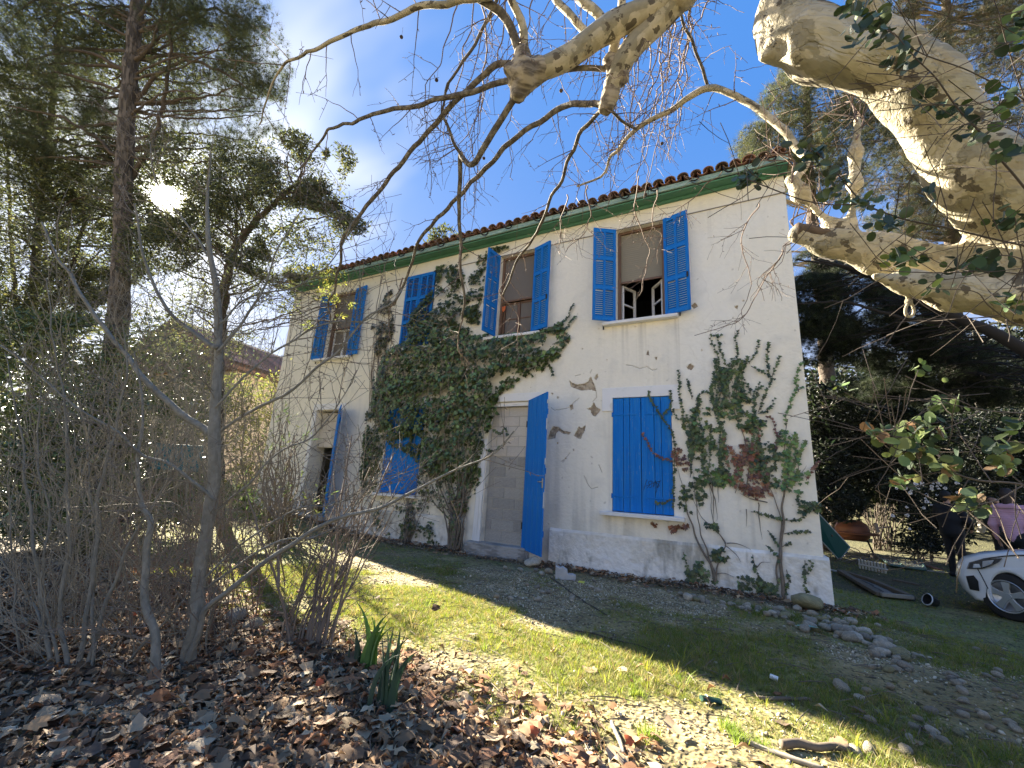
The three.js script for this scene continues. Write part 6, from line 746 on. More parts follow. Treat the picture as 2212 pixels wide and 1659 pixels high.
// ------------------------------------------------------------------ people beyond the car
function person(label, p, turn, H, o) {
  const g = thing('person', label, 'person', p, turn, undefined), k = H / 1.75, sk = std(o.skin ?? [0.42, 0.25, 0.18], 0.6);
  const c = (a, b, ra, rb) => [a[0] * k, a[1] * k, a[2] * k, b[0] * k, b[1] * k, b[2] * k, ra * k, (rb ?? ra) * k];
  const sh = [[-0.185, 1.42, -0.01], [0.185, 1.42, -0.01]], el = o.elbow ?? [[-0.25, 1.14, -0.03], [0.25, 1.14, -0.03]], wr = o.wrist ?? [[-0.25, 0.90, 0.05], [0.25, 0.90, 0.05]], hipY = 0.93, foot = o.foot ?? [[-0.10, 0.05, -0.03], [0.11, 0.05, 0.02]];
  const hx = o.tilt ?? 0, head = [c([hx, 1.665, -0.02], [hx, 1.655, 0.03], 0.088, 0.078), c([hx, 1.60, 0.02], [hx, 1.575, 0.055], 0.062, 0.042), c([hx, 1.635, 0.098], [hx, 1.600, 0.116], 0.010, 0.016), c([hx - 0.085, 1.635, -0.005], [hx - 0.088, 1.605, 0.0], 0.016, 0.012), c([hx + 0.085, 1.635, -0.005], [hx + 0.088, 1.605, 0.0], 0.016, 0.012), c([hx - 0.035, 1.655, 0.085], [hx + 0.035, 1.655, 0.085], 0.018), c([hx, 1.585, 0.09], [hx, 1.582, 0.094], 0.018), c([0, 1.44, -0.02], [hx * 0.7, 1.57, -0.005], 0.058, 0.054), c([-0.1, 1.40, -0.01], [0.1, 1.40, -0.01], 0.07)];
  const parts = [field(head, 0.011 * k, 0.03)];
  for (const i of [0, 1]) { const w = V(...wr[i]), d = w.clone().sub(V(...el[i])).normalize(), n = V(i ? -1 : 1, 0, 0.2).normalize(), s = d.clone().cross(n).normalize(), q = [], P3 = (a, b, e = 0) => w.clone().addScaledVector(d, a).addScaledVector(s, b).addScaledVector(n, e).toArray(); q.push(c(P3(-0.06, 0), P3(0.0, 0), 0.030, 0.026), c(P3(0.02, -0.012), P3(0.085, -0.022), 0.021, 0.016), c(P3(0.02, 0.012), P3(0.085, 0.02), 0.021, 0.016)); [[-0.030, 0.070], [-0.010, 0.080], [0.010, 0.075], [0.029, 0.058]].forEach(([b, l]) => { q.push(c(P3(0.085, b), P3(0.085 + l * 0.55, b * 1.1, 0.008), 0.009, 0.0085), c(P3(0.085 + l * 0.55, b * 1.1, 0.008), P3(0.085 + l * 0.95, b * 1.1, 0.03), 0.0085, 0.007)); }); q.push(c(P3(0.025, -0.03), P3(0.065, -0.055, 0.012), 0.012, 0.010), c(P3(0.065, -0.055, 0.012), P3(0.095, -0.06, 0.025), 0.010, 0.008)); parts.push(field(q, 0.006 * k, 0.008)); }
  mesh('body', merge(parts), sk, g);
  const lump = (x, y, z) => 0.007 * fbm(x * 9, y * 9, z * 9, 3) + (o.quilt ? 0.010 * Math.abs(Math.sin(y * 78)) : 0);
  const jacket = [c([0, hipY + 0.02, 0], [0, 1.2, 0], 0.155 * (o.wide ?? 1), 0.15 * (o.wide ?? 1)), c([-0.07, 1.2, 0], [-0.09, 1.36, 0], 0.125 * (o.wide ?? 1), 0.115), c([0.07, 1.2, 0], [0.09, 1.36, 0], 0.125 * (o.wide ?? 1), 0.115), c([0, 1.40, -0.01], [0, 1.455, -0.01], 0.10, 0.078)];
  for (const i of [0, 1]) jacket.push(c(sh[i], el[i], 0.078, 0.062), c(el[i], wr[i], 0.060, 0.044)); if (o.hood) jacket.push(c([-0.09, 1.46, -0.09], [0.09, 1.46, -0.09], 0.055), c([-0.11, 1.45, -0.02], [-0.08, 1.43, 0.06], 0.04), c([0.11, 1.45, -0.02], [0.08, 1.43, 0.06], 0.04));
  mesh('jacket', field(jacket, 0.016 * k, 0.05, lump), o.jacket, g);
  const legs = [c([-0.06, hipY, 0], [0.06, hipY, 0], 0.145, 0.145)]; for (const i of [0, 1]) { const kn = [foot[i][0] * 0.95, 0.49, foot[i][2] * 0.5 + 0.02]; legs.push(c([i ? 0.095 : -0.095, 0.88, 0], kn, 0.098, 0.068), c(kn, [foot[i][0], 0.11, foot[i][2] - 0.01], 0.068, 0.052)); } mesh('trousers', field(legs, 0.016 * k, 0.04, lump), o.trousers, g);
  const shoes = []; for (const f of foot) shoes.push(c([f[0], 0.075, f[2] - 0.02], [f[0], 0.05, f[2] - 0.05], 0.05, 0.045), c([f[0], 0.05, f[2] - 0.04], [f[0] * 1.15, 0.035, f[2] + 0.16], 0.045, 0.034)); mesh('shoes', field(shoes, 0.012 * k, 0.02), black0, g);
  const hair = o.bald ? [c([hx, 1.70, -0.06], [hx, 1.64, -0.07], 0.065, 0.06), c([hx - 0.075, 1.66, -0.03], [hx - 0.078, 1.63, -0.01], 0.03, 0.022), c([hx + 0.075, 1.66, -0.03], [hx + 0.078, 1.63, -0.01], 0.03, 0.022), c([hx, 1.735, -0.02], [hx, 1.742, 0.02], 0.03, 0.02)] : [c([hx, 1.70, -0.03], [hx, 1.705, 0.025], 0.082, 0.066), c([hx, 1.66, -0.06], [hx, o.long ?? 1.60, -0.07], 0.075, 0.055), c([hx - 0.07, 1.67, -0.01], [hx - 0.075, 1.62, -0.02], 0.035, 0.03), c([hx + 0.07, 1.67, -0.01], [hx + 0.075, 1.62, -0.02], 0.035, 0.03)];
  mesh('hair', field(hair, 0.011 * k, 0.03, (x, y, z) => 0.006 * noise(x * 60, y * 25, z * 60)), o.hair, g);
  if (o.beard) mesh('beard', field([c([hx - 0.05, 1.60, 0.05], [hx, 1.555, 0.075], 0.030, 0.034), c([hx + 0.05, 1.60, 0.05], [hx, 1.555, 0.075], 0.030, 0.034), c([hx - 0.03, 1.592, 0.098], [hx + 0.03, 1.592, 0.098], 0.012)], 0.009 * k, 0.02, (x, y, z) => 0.004 * noise(x * 90, y * 90, z * 90)), std([0.045, 0.035, 0.03], 0.9), g);
  const eye = std([0.02, 0.015, 0.012], 0.3); for (const s of [-1, 1]) mesh('eye', new THREE.SphereGeometry(0.011 * k, 10, 8).translate((hx + s * 0.032) * k, 1.638 * k, 0.096 * k), eye, g);
  return g;
}
const black0 = std([0.010, 0.010, 0.011], 0.8), navy = std([0.008, 0.009, 0.012], 0.85);
{
  const a = onGround(2074, 1248), toCam = Math.atan2(-a.x, 7.5 - a.z);
  person('person in black jacket and trousers standing behind the white car, half hidden by leaves', a, toCam + 2.6, 1.80, { jacket: navy, trousers: black0, hair: std([0.012, 0.010, 0.009], 0.8), wide: 1.25, elbow: [[-0.30, 1.15, 0.03], [0.30, 1.15, 0.05]], wrist: [[-0.22, 1.02, 0.22], [0.20, 1.05, 0.24]] });
  const d = 11.2, b = at(2158, 1150, d); b.y = landY(b.x, b.z);
  const h = at(2158, 1083, d).y - b.y; person('bearded person in a dark top with receding hair, looking to the right', b, Math.atan2(-b.x, 7.5 - b.z) + 0.95, clamp(h / 1.655 * 1.75, 1.5, 2.1), { jacket: black0, trousers: black0, hair: std([0.05, 0.04, 0.033], 0.85), bald: true, beard: true, skin: [0.40, 0.235, 0.165] });
  const e = 8.0, f = at(2193, 1150, e); f.y = landY(f.x, f.z); const hs = at(2193, 1092, e).y - f.y;
  person('person in a pale pink quilted jacket with a hood, seen from behind the car', f, Math.atan2(-f.x, 7.5 - f.z) + 2.75, clamp(hs / 1.46 * 1.75, 1.4, 1.9), { jacket: std([0.60, 0.34, 0.42], 0.6), trousers: black0, hair: std([0.03, 0.018, 0.012], 0.7), hood: true, quilt: true, long: 1.50 });
}
// ------------------------------------------------------------------ things lying about beyond the corner
const wood1 = std([1, 1, 1], 0.9, { map: tex(128, (u, v) => mix3([0.20, 0.17, 0.13], [0.34, 0.30, 0.24], pfbm(u, v * 0.2, 16, 3)), true, 2) }), wood0 = std([1, 1, 1], 0.9, { map: tex(128, (u, v) => mix3([0.09, 0.07, 0.05], [0.18, 0.14, 0.10], pfbm(u, v * 0.2, 16, 5)), true, 2) });
const rest = (px, py) => onGround(px, py);
{ // green board propped on edge beside the corner
  const d = toPx(onGround(1814, 1212))[2], q = [[1776, 1118], [1836, 1182], [1814, 1210], [1772, 1150]].map(([x, y]) => at(x, y, d)), c = q.reduce((a, b) => a.add(b), V(0, 0, 0)).multiplyScalar(0.25), o = thing('green_board', 'dark teal green board leaning tilted just past the house corner', 'board', c);
  q[0].copy(at(1750, 1090, d + 0.3)); q[3].copy(at(1748, 1140, d + 0.3)); const n = q[1].clone().sub(q[0]).cross(q[3].clone().sub(q[0])).normalize().multiplyScalar(0.03), v = [...q, ...q.map((p) => p.clone().add(n))];
  const gm = toCreasedNormals(geoOf(v.flatMap((p) => local(o, p).toArray()), [0, 2, 1, 0, 3, 2, 4, 5, 6, 4, 6, 7, 0, 1, 5, 0, 5, 4, 1, 2, 6, 1, 6, 5, 2, 3, 7, 2, 7, 6, 3, 0, 4, 3, 4, 7]), 0.3);
  mesh('panel', gm, std([0.008, 0.075, 0.062], 0.45), o);
  const E = [[0, 1], [1, 2], [2, 3]]; mesh('edge_strip', merge(E.map(([a, b]) => tube([local(o, q[a].clone().addScaledVector(n, 0.5)), local(o, q[b].clone().addScaledVector(n, 0.5))], [0.02, 0.02], 6))), std([0.30, 0.33, 0.30], 0.6), o);
  const st = mesh('prop', tube([V(0, 0.1, -0.1), V(0.1, landY(c.x, c.z) - c.y, -0.55)], [0.02, 0.02], 6), wood0, o); st.visible = true;
}
{ // upturned orange mixer drum on its frame
  const p = at(1845, 1178, 12.6); p.y = landY(p.x, p.z); const o = thing('mixer_drum', 'orange rounded drum with a wide flat rim standing among brush past the corner', 'drum', p), lift = at(1845, 1150, 12.6).y - p.y, or = std([1, 1, 1], 0.6, { map: tex(128, (u, v) => mix3([0.26, 0.095, 0.045], [0.15, 0.06, 0.035], ss(0.45, 0.7, pfbm(u, v, 6, 3)))) });
  mesh('drum', new THREE.LatheGeometry([[0, 0.36], [0.22, 0.34], [0.36, 0.25], [0.42, 0.12], [0.42, 0.0], [0.40, -0.12], [0.30, -0.22], [0.0, -0.25]].map(([a, b]) => new THREE.Vector2(a, b)), 28).translate(0, lift, 0), or, o);
  mesh('rim', new THREE.LatheGeometry([[0.40, 0.02], [0.60, 0.0], [0.61, -0.03], [0.58, -0.05], [0.40, -0.04]].map(([a, b]) => new THREE.Vector2(a, b)), 28).translate(0.03, lift, 0), or, o);
  for (const s of [-1, 1]) mesh('leg', tube([V(s * 0.3, lift - 0.1, 0), V(s * 0.42, 0.0, 0.15)], [0.025, 0.025], 8), iron, o);
  const q = mesh('tray', rbox(0.7, 0.03, 0.4, 0.01, -0.85, lift + 0.28, -0.1), std([0.16, 0.07, 0.05], 0.8), o); mesh('post', tube([V(-0.7, lift + 0.27, -0.1), V(-0.62, 0, -0.1)], [0.03, 0.03], 6), iron, q);
}
{ const d = 12, p = at(1907, 1140, d), o = thing('wooden_bracket', 'pale wooden T-shaped bracket caught in the brush right of the orange drum', 'bracket', p); const m = (a, b, r) => tube([local(o, at(a[0], a[1], d)), local(o, at(b[0], b[1], d))], [r, r], 4);
  mesh('arm', m([1893, 1141], [1925, 1138], 0.022), std([0.34, 0.25, 0.20], 0.85), o); mesh('head', tube([local(o, at(1890, 1131, d)), local(o, at(1896, 1149, d))], [0.05, 0.05], 4), std([0.40, 0.33, 0.28], 0.85), o); mesh('stake', m([1920, 1128], [1930, 1152], 0.02), std([0.20, 0.15, 0.12], 0.9), o); mesh('prop', m([1925, 1138], [1925, 1190], 0.015), wood0, o); }
{ // lengths of white garden edging
  const a = rest(1856, 1228), b = rest(1919, 1241), o = thing('picket_edging', 'short white picket garden edging lying in the grass past the corner', 'edging', a), d = b.clone().sub(a), n = 9, m = std([0.66, 0.63, 0.58], 0.7), up = 0.13;
  mesh('rail', tube([V(0, 0.09, 0), local(o, b).add(V(0, 0.09, 0))], [0.02, 0.02], 4), m, o);
  for (let i = 0; i < n; i++) { const p = d.clone().multiplyScalar((i + 0.3) / n); const q = mesh('picket', rbox(0.035, 0.24, 0.02, 0.006, 0, 0, 0), m, o); q.position.set(p.x, p.y + 0.10, p.z); q.rotation.set(0.5, -Math.atan2(d.z, d.x), 0.1); } }
{ const q = [[1895, 1204], [1990, 1214], [2000, 1236], [1925, 1226]].map(([x, y]) => rest(x, y)), o = thing('glazed_sash', 'old bluish glazed window sash dumped flat in the grass', 'window sash', q[0].clone()), L = q.map((p) => local(o, p).add(V(0, 0.05, 0)));
  mesh('pane', geoOf(L.flatMap((p) => p.toArray()), [0, 2, 1, 0, 3, 2]), std([0.22, 0.27, 0.29], 0.15, { side: THREE.DoubleSide }), o); L.forEach((p, i) => mesh('frame', tube([p, L[(i + 1) % 4]], [0.03, 0.03], 4), std([0.10, 0.17, 0.15], 0.7), o)); mesh('frame', tube([L[0].clone().lerp(L[1], 0.3), L[3].clone().lerp(L[2], 0.45)], [0.025, 0.025], 4), std([0.10, 0.17, 0.15], 0.7), o); }
{ const q = [[1815, 1240], [1882, 1260], [1972, 1299], [1902, 1292]].map(([x, y]) => rest(x, y)), o = thing('framed_board', 'weathered framed board lying flat on the mossy ground past the house corner', 'framed board', q[0].clone()), L = q.map((p) => local(o, p).add(V(0, 0.06, 0)));
  mesh('panel', geoOf(L.flatMap((p) => [p.x, p.y - 0.03, p.z]), [0, 2, 1, 0, 3, 2], [0, 0, 1, 0, 1, 1, 0, 1]), std([1, 1, 1], 0.95, { side: THREE.DoubleSide, map: tex(128, (u, v) => mix3([0.04, 0.035, 0.03], [0.20, 0.18, 0.16], ss(0.45, 0.6, pfbm(u, v, 5, 3)))) }), o);
  L.forEach((p, i) => { const b = L[(i + 1) % 4], l = p.distanceTo(b), r = mesh('rail', rbox(l, 0.06, 0.11, 0.01), i === 2 ? wood1 : wood0, o); r.position.copy(p).lerp(b, 0.5); r.quaternion.setFromUnitVectors(V(1, 0, 0), b.clone().sub(p).normalize()); }); }
const plank = (name, label, a, b, w, h, m) => { const p = a.clone().lerp(b, 0.5); p.y += h / 2; const o = single(name, rbox(a.distanceTo(b), h, w, 0.008), m, label, 'board'); o.position.copy(p); o.quaternion.setFromUnitVectors(V(1, 0, 0), b.clone().sub(a).normalize()); return o; };
plank('loose_board', 'pale thin board sticking out from behind the house corner', rest(1760, 1226), rest(1860, 1246), 0.09, 0.03, std([0.42, 0.41, 0.39], 0.8)); plank('loose_board', 'dark short board lying on the ground between frame and car', rest(1928, 1254), rest(1985, 1267), 0.08, 0.03, wood0); plank('loose_board', 'pale board half buried beside the dumped window sash', rest(1975, 1232), rest(2040, 1238), 0.10, 0.03, wood1); plank('loose_board', 'reddish board in the brush near the person in black', rest(1980, 1216), rest(2030, 1232), 0.14, 0.03, std([0.24, 0.10, 0.06], 0.9));
{ const p = rest(2012, 1312), o = thing('bucket', 'small dark bucket with a pale rim tipped over near the car', 'bucket', p, 0.5); o.scale.setScalar(0.68); const bk = std([0.02, 0.022, 0.025], 0.35); mesh('shell', new THREE.LatheGeometry([[0.0, 0.0], [0.10, 0.0], [0.13, 0.20], [0.122, 0.20], [0.094, 0.01], [0, 0.01]].map(([a, b]) => new THREE.Vector2(a, b)), 24).rotateZ(1.25).translate(0.12, 0.11, 0), bk, o); mesh('rim', new THREE.TorusGeometry(0.128, 0.012, 8, 24).rotateX(Math.PI / 2).translate(0, 0.2, 0).rotateZ(1.25).translate(0.12, 0.11, 0), std([0.62, 0.64, 0.66], 0.3), o); mesh('handle', new THREE.TorusGeometry(0.125, 0.005, 5, 20, Math.PI).translate(0, 0.2, 0).rotateZ(1.25).translate(0.12, 0.11, 0), iron, o); }
{ reseed(1402); const S = []; for (let i = 0; i < 60; i++) { const a = rest(rr(1795, 2010), rr(1196, 1222)), d = rdir(); d.y = Math.abs(d.y) * 0.25; const L = smooth([a, a.clone().addScaledVector(d, 0.4).add(V(0, 0.06, 0)), a.clone().addScaledVector(d, 0.9)], [0.012, 0.01, 0.004], 0.1, 0.06); S.push(tube(L.P, L.R, 4)); } single('brush_pile', merge(S), twigBark, 'heap of cut sticks and brush on the ground below the orange drum', 'brush pile'); }

// ------------------------------------------------------------------ small things on the ground
const stoneGeo = (s, flat = 0.7) => { const g = mergeVertices(new THREE.IcosahedronGeometry(1, 2).deleteAttribute('uv').deleteAttribute('normal')), p = g.attributes.position; for (let i = 0; i < p.count; i++) { const x = p.getX(i), y = p.getY(i), z = p.getZ(i), k = 1 + 0.28 * noise(x * 1.3 + s, y * 1.3, z * 1.3) + 0.07 * noise(x * 4, y * 4 + s, z * 4); p.setXYZ(i, x * k * 1.15, y * k * flat, z * k * 0.9); } g.setAttribute('uv', new THREE.Float32BufferAttribute(Array.from({ length: p.count * 2 }, (_, i) => (i % 2 ? p.getY(i >> 1) + p.getZ(i >> 1) : p.getX(i >> 1))), 2)); g.computeVertexNormals(); return g; };
const stones = [1, 5, 9, 14, 22].map((s) => stoneGeo(s)), stoneMats = [[0.40, 0.355, 0.27], [0.31, 0.275, 0.205], [0.46, 0.41, 0.32], [0.26, 0.23, 0.18], [0.37, 0.305, 0.21], [0.24, 0.22, 0.12]].map((c, k) => std([1, 1, 1], 0.92, { map: tex(128, (u, v) => c.map((x) => x * (0.65 + 0.7 * pfbm(u, v, 6, k)))), bumpMap: tex(128, (u, v) => pfbm(u, v, 16, k), false), bumpScale: 0.01 }));
{
  reseed(1501); let first = null;
  const at2 = (x, y, s, m) => { const p = onGround(x, y), o = mesh('stone', pick(stones), m ?? pick(stoneMats)); o.position.set(p.x, p.y + s * 0.28, p.z); o.scale.setScalar(s * 0.5); o.rotation.set(rr(-0.3, 0.3), rr(0, 6.28), rr(-0.3, 0.3)); return tag(o, 'rounded grey stone in the row of stones at the foot of the house wall', 'stone', 'loose stones along the foot of the wall'); };
  const path = [[1455, 1288], [1560, 1304], [1650, 1322], [1740, 1345], [1810, 1358], [1880, 1390], [1950, 1425]];
  for (let i = 0; i < 130; i++) { const f = Math.pow(rnd(), 0.75) * (path.length - 1.001), k = Math.floor(f), t = f - k, w = k < 2 ? 8 : k < 5 ? 17 : 30; at2(lerp(path[k][0], path[k + 1][0], t) + gauss() * 14, lerp(path[k][1], path[k + 1][1], t) + gauss() * w, rr(0.05, 0.11) * (k < 2 ? 0.75 : 1) * (rnd() < 0.12 ? 1.4 : 1)); }
  for (const [x, y, s, label, m] of [[1745, 1318, 0.36, 'large mossy brown boulder at the foot of the house corner', 5], [1151, 1224, 0.26, 'pale rock lying below the open blue door', 2], [1128, 1216, 0.16, 'rough brown stone under the corner of the blue door', 3], [1185, 1240, 0.14, 'rounded stone between the door rock and the broken block', 4], [1170, 1243, 0.10, 'small pale pebble beside the door rock', 2], [1486, 1296, 0.13, 'white stone apart in the leaf litter under the window', 2], [505, 1345, 0.17, 'dark mossy rock in the leaf litter behind the sapling', 3], [545, 1362, 0.14, 'flat tan rock half buried in the leaf litter', 4], [1818, 1492, 0.10, 'flat angular grey stone in the shaded grass on the right', 1], [700, 1190, 0.14, 'grey stone near the wall left of the ivy stem', 0]]) { const o = at2(x, y, s, stoneMats[m]); o.userData.label = label; delete o.userData.group; if (s > 0.25) o.scale.y *= 0.75; }
  for (let i = 0; i < 60; i++) { const o = at2(rr(1840, 2200), rr(1400, 1640), rr(0.03, 0.07)); o.userData.label = 'small stone scattered in the thin grass at lower right'; o.userData.group = 'stones scattered at lower right'; }
  for (let i = 0; i < 36; i++) { const o = at2(rr(1000, 1440), rr(1196, 1290) + 20, rr(0.04, 0.09)); o.userData.label = 'small stone in the rubble below the walled-up doorway'; o.userData.group = 'small rubble below the doorway'; }
}
{ // broken concrete block
  const p = onGround(1221, 1251), o = thing('broken_block', 'broken grey concrete block on the ground right of the blue door', 'block', p, 0.35), m = std([1, 1, 1], 0.97, { map: tex(128, (u, v) => mix3([0.36, 0.35, 0.34], [0.52, 0.51, 0.49], pfbm(u, v, 8, 3))), bumpMap: tex(128, (u, v) => pfbm(u, v, 24, 3), false), bumpScale: 0.012 });
  const s = new THREE.Shape([[-0.14, 0], [0.14, 0], [0.145, 0.06], [0.10, 0.075], [0.03, 0.07], [0.02, 0.13], [-0.04, 0.165], [-0.08, 0.15], [-0.14, 0.17]].map(([x, y]) => new THREE.Vector2(x, y))); mesh('chunk', new THREE.ExtrudeGeometry(s, { depth: 0.13, bevelEnabled: true, bevelSize: 0.006, bevelThickness: 0.006, bevelSegments: 1 }).translate(0, 0, -0.06), m, o);
}
// litter
{ const p = onGround(1755, 1364), o = single('plastic_scrap', toCreasedNormals(geoOf([-0.16, 0.03, 0, -0.05, 0.05, -0.05, 0.08, 0.03, -0.04, 0.17, 0.035, 0.02, 0.06, 0.055, 0.05, -0.08, 0.045, 0.05], [0, 5, 1, 1, 5, 4, 1, 4, 2, 2, 4, 3]), 0.4), std([0.16, 0.36, 0.30], 0.5, { side: THREE.DoubleSide }), 'pale teal plastic scrap in the grass by the stones', 'litter'); o.position.copy(p); }
{ const p = onGround(1535, 1520), o = thing('crushed_can', 'crushed dark green can on the shadow edge in the foreground', 'can', p, 0.5); o.scale.setScalar(0.75); const g = new THREE.CylinderGeometry(0.033, 0.033, 0.16, 18, 6).rotateZ(1.4), a = g.attributes.position; for (let i = 0; i < a.count; i++) { const x = a.getX(i); a.setXYZ(i, x, a.getY(i) * (0.6 + 0.45 * noise(x * 40, a.getZ(i) * 30)) + 0.03, a.getZ(i) * (1.15 + 0.5 * noise(x * 34, a.getY(i) * 30))); } g.computeVertexNormals(); mesh('shell', g, std([0.02, 0.06, 0.045], 0.35, { metalness: 0.5 }), o); mesh('label_band', new THREE.TorusGeometry(0.034, 0.004, 6, 18).rotateY(Math.PI / 2).translate(-0.03, 0.03, 0), std([0.6, 0.62, 0.6], 0.5), o); }
{ const p = onGround(1672, 1450 + 125), o = single('bottle_cap', new THREE.CylinderGeometry(0.016, 0.02, 0.05, 14).rotateZ(1.3).translate(0, 0.025, 0), std([0.72, 0.72, 0.70], 0.5), 'small white plastic cap lying in the shaded gravel', 'cap'); o.position.copy(p).copy(onGround(1672, 1472)); }
{ const p = onGround(1255, 1271), o = single('paper_scrap', new THREE.PlaneGeometry(0.09, 0.05, 3, 2).rotateX(-1.2), std([0.6, 0.55, 0.08], 0.8, { side: THREE.DoubleSide }), 'small yellow paper scrap in the dead leaves by the wall', 'litter'); o.position.copy(onGround(1256, 1262)).y += 0.03; }
// sticks and logs
const stick = (name, label, pts, d, w0, w1, m, cat = 'stick', lift = 0.012) => { const c = pts.map(([x, y]) => { const p = onGround(x, y); p.y += lift; return p; }), n = c.length, L = smooth(c, c.map((p, i) => lerp(w0, w1, i / (n - 1))), 0.03, 0.012); return single(name, tube(L.P, L.R, 8, { bump: 0.28, freq: 14 }), m, label, cat); };
stick('log', 'brown log lying in the last sunlit corner at lower right', [[1690, 1622], [1725, 1619], [1760, 1626], [1800, 1622], [1838, 1630]], 0, 0.024, 0.017, wood0, 'log', 0.028); stick('branch_piece', 'bent bare stick lying on the gravel at the bottom', [[1322, 1565], [1342, 1620], [1350, 1659]], 0, 0.012, 0.010, greyBark); stick('branch_piece', 'long thin stick curving through the dead leaves', [[1010, 1570], [1110, 1630], [1240, 1662], [1400, 1674], [1480, 1680]], 0, 0.006, 0.009, twigBark); stick('branch_piece', 'pale forked stick in the dead leaves right of the leaf blades', [[1185, 1608], [1215, 1650], [1235, 1672]], 0, 0.012, 0.014, wood1);
stick('branch_piece', 'dark stick lying across the grass in the house shadow', [[1190, 1250], [1260, 1300], [1310, 1330]], 0, 0.010, 0.006, darkBark); stick('branch_piece', 'dark twig on the shadow edge in the middle of the yard', [[1245, 1365], [1330, 1385], [1420, 1410]], 0, 0.008, 0.005, darkBark); stick('branch_piece', 'thin stick on the sunny grass left of the leaf blades', [[640, 1290], [760, 1298], [850, 1296]], 0, 0.009, 0.005, darkBark); stick('branch_piece', 'thin root-like stick along the sunny edge at the bottom right', [[1600, 1600], [1700, 1640], [1780, 1668]], 0, 0.014, 0.012, wood1);
stick('branch_piece', 'dark length of wood in the shaded gravel at lower right', [[1640, 1512], [1750, 1516]], 0, 0.014, 0.013, wood0);
{ const p = onGround(525, 1620), c = [[500, 1530], [512, 1580], [530, 1630], [600, 1650]], L = smooth(c.map(([x, y], i) => { const q = at(x, y, 2.85); return q; }), [0.01, 0.05, 0.09, 0.05], 0.02, 0.01), g = tube(L.P, L.R, 10, { bump: 0.25, freq: 10 }); const o = single('bark_curl', g, std([1, 1, 1], 0.9, { map: tex(128, (u, v) => mix3([0.32, 0.24, 0.15], [0.18, 0.13, 0.085], pfbm(u, v, 8, 3)), true, 4) }), 'big tan curl of plane tree bark standing in the dead leaves', 'bark'); }
// leaf blades (iris)
{ reseed(1601);
  const fresh = (c) => new THREE.MeshPhysicalMaterial({ color: RGB(...c), roughness: 0.75, transmission: 0.45, thickness: 0, side: THREE.DoubleSide });
  const clump = (label, px, py, n, h, cols, lean) => { const p = onGround(px, py), o = thing('iris_plant', label, 'plant', p); for (let i = 0; i < n; i++) { const a = gauss() * 0.35 + lean, H = h * rr(0.45, 1), w = rr(0.020, 0.032), pos = [], idx = [], m = 7, x0 = gauss() * 0.05, z0 = gauss() * 0.04, yaw = rr(-0.6, 0.6); for (let k = 0; k <= m; k++) { const t = k / m, ww = w * (1 - t ** 2.2) * (0.7 + 0.6 * t * (1 - t)) + 0.001, b = a * t * (0.5 + 0.7 * t), x = x0 + Math.sin(b) * H * t, y = Math.cos(b) * H * t; for (const s of [-1, 0, 1]) pos.push(x + s * ww * Math.cos(yaw), y, z0 + s * ww * Math.sin(yaw) + (s === 0 ? 0.006 : 0)); if (k) for (const q of [0, 1]) { const e = (k - 1) * 3 + q; idx.push(e, e + 1, e + 3, e + 1, e + 4, e + 3); } } mesh('leaf', geoOf(pos, idx), pick(cols), o); } };
  clump('bright green clump of sword leaves in the sun, the further of two', 800, 1448, 12, 0.44, [fresh([0.10, 0.22, 0.035]), fresh([0.13, 0.26, 0.04])], 0.12); clump('bluish green clump of sword leaves in the leaf litter, the nearer of two', 828, 1535, 13, 0.46, [fresh([0.035, 0.085, 0.04]), fresh([0.05, 0.11, 0.045])], 0.08);
  clump('small dark clump of sword leaves left of the bright one', 758, 1440, 5, 0.26, [fresh([0.03, 0.07, 0.03])], -0.1);
}
{ // sprouting bud at the bottom left
  const c = [[372, 1720], [362, 1680], [350, 1655], [344, 1625]], L = line(c, 2.2, 2.2, 5, 4, 0.02), o = thing('sprout', 'tiny pale green sprouting bud at the bottom left edge', 'sprout', L.P[0].clone()); wpart('stem', tube(L.P, L.R, 5), twigBark, o); const g = fr2(); for (let i = 0; i < 5; i++) { const q = mesh('leaf', bladeLeaf(0.035, 0.016), g, o); q.position.copy(local(o, at(343, 1622, 2.2))); q.rotation.set(rr(-0.6, 0.6), i * 1.25, rr(-0.8, 0.8)); }
  function fr2() { return new THREE.MeshPhysicalMaterial({ color: RGB(0.22, 0.30, 0.07), roughness: 0.8, transmission: 0.4, thickness: 0, side: THREE.DoubleSide }); }
}
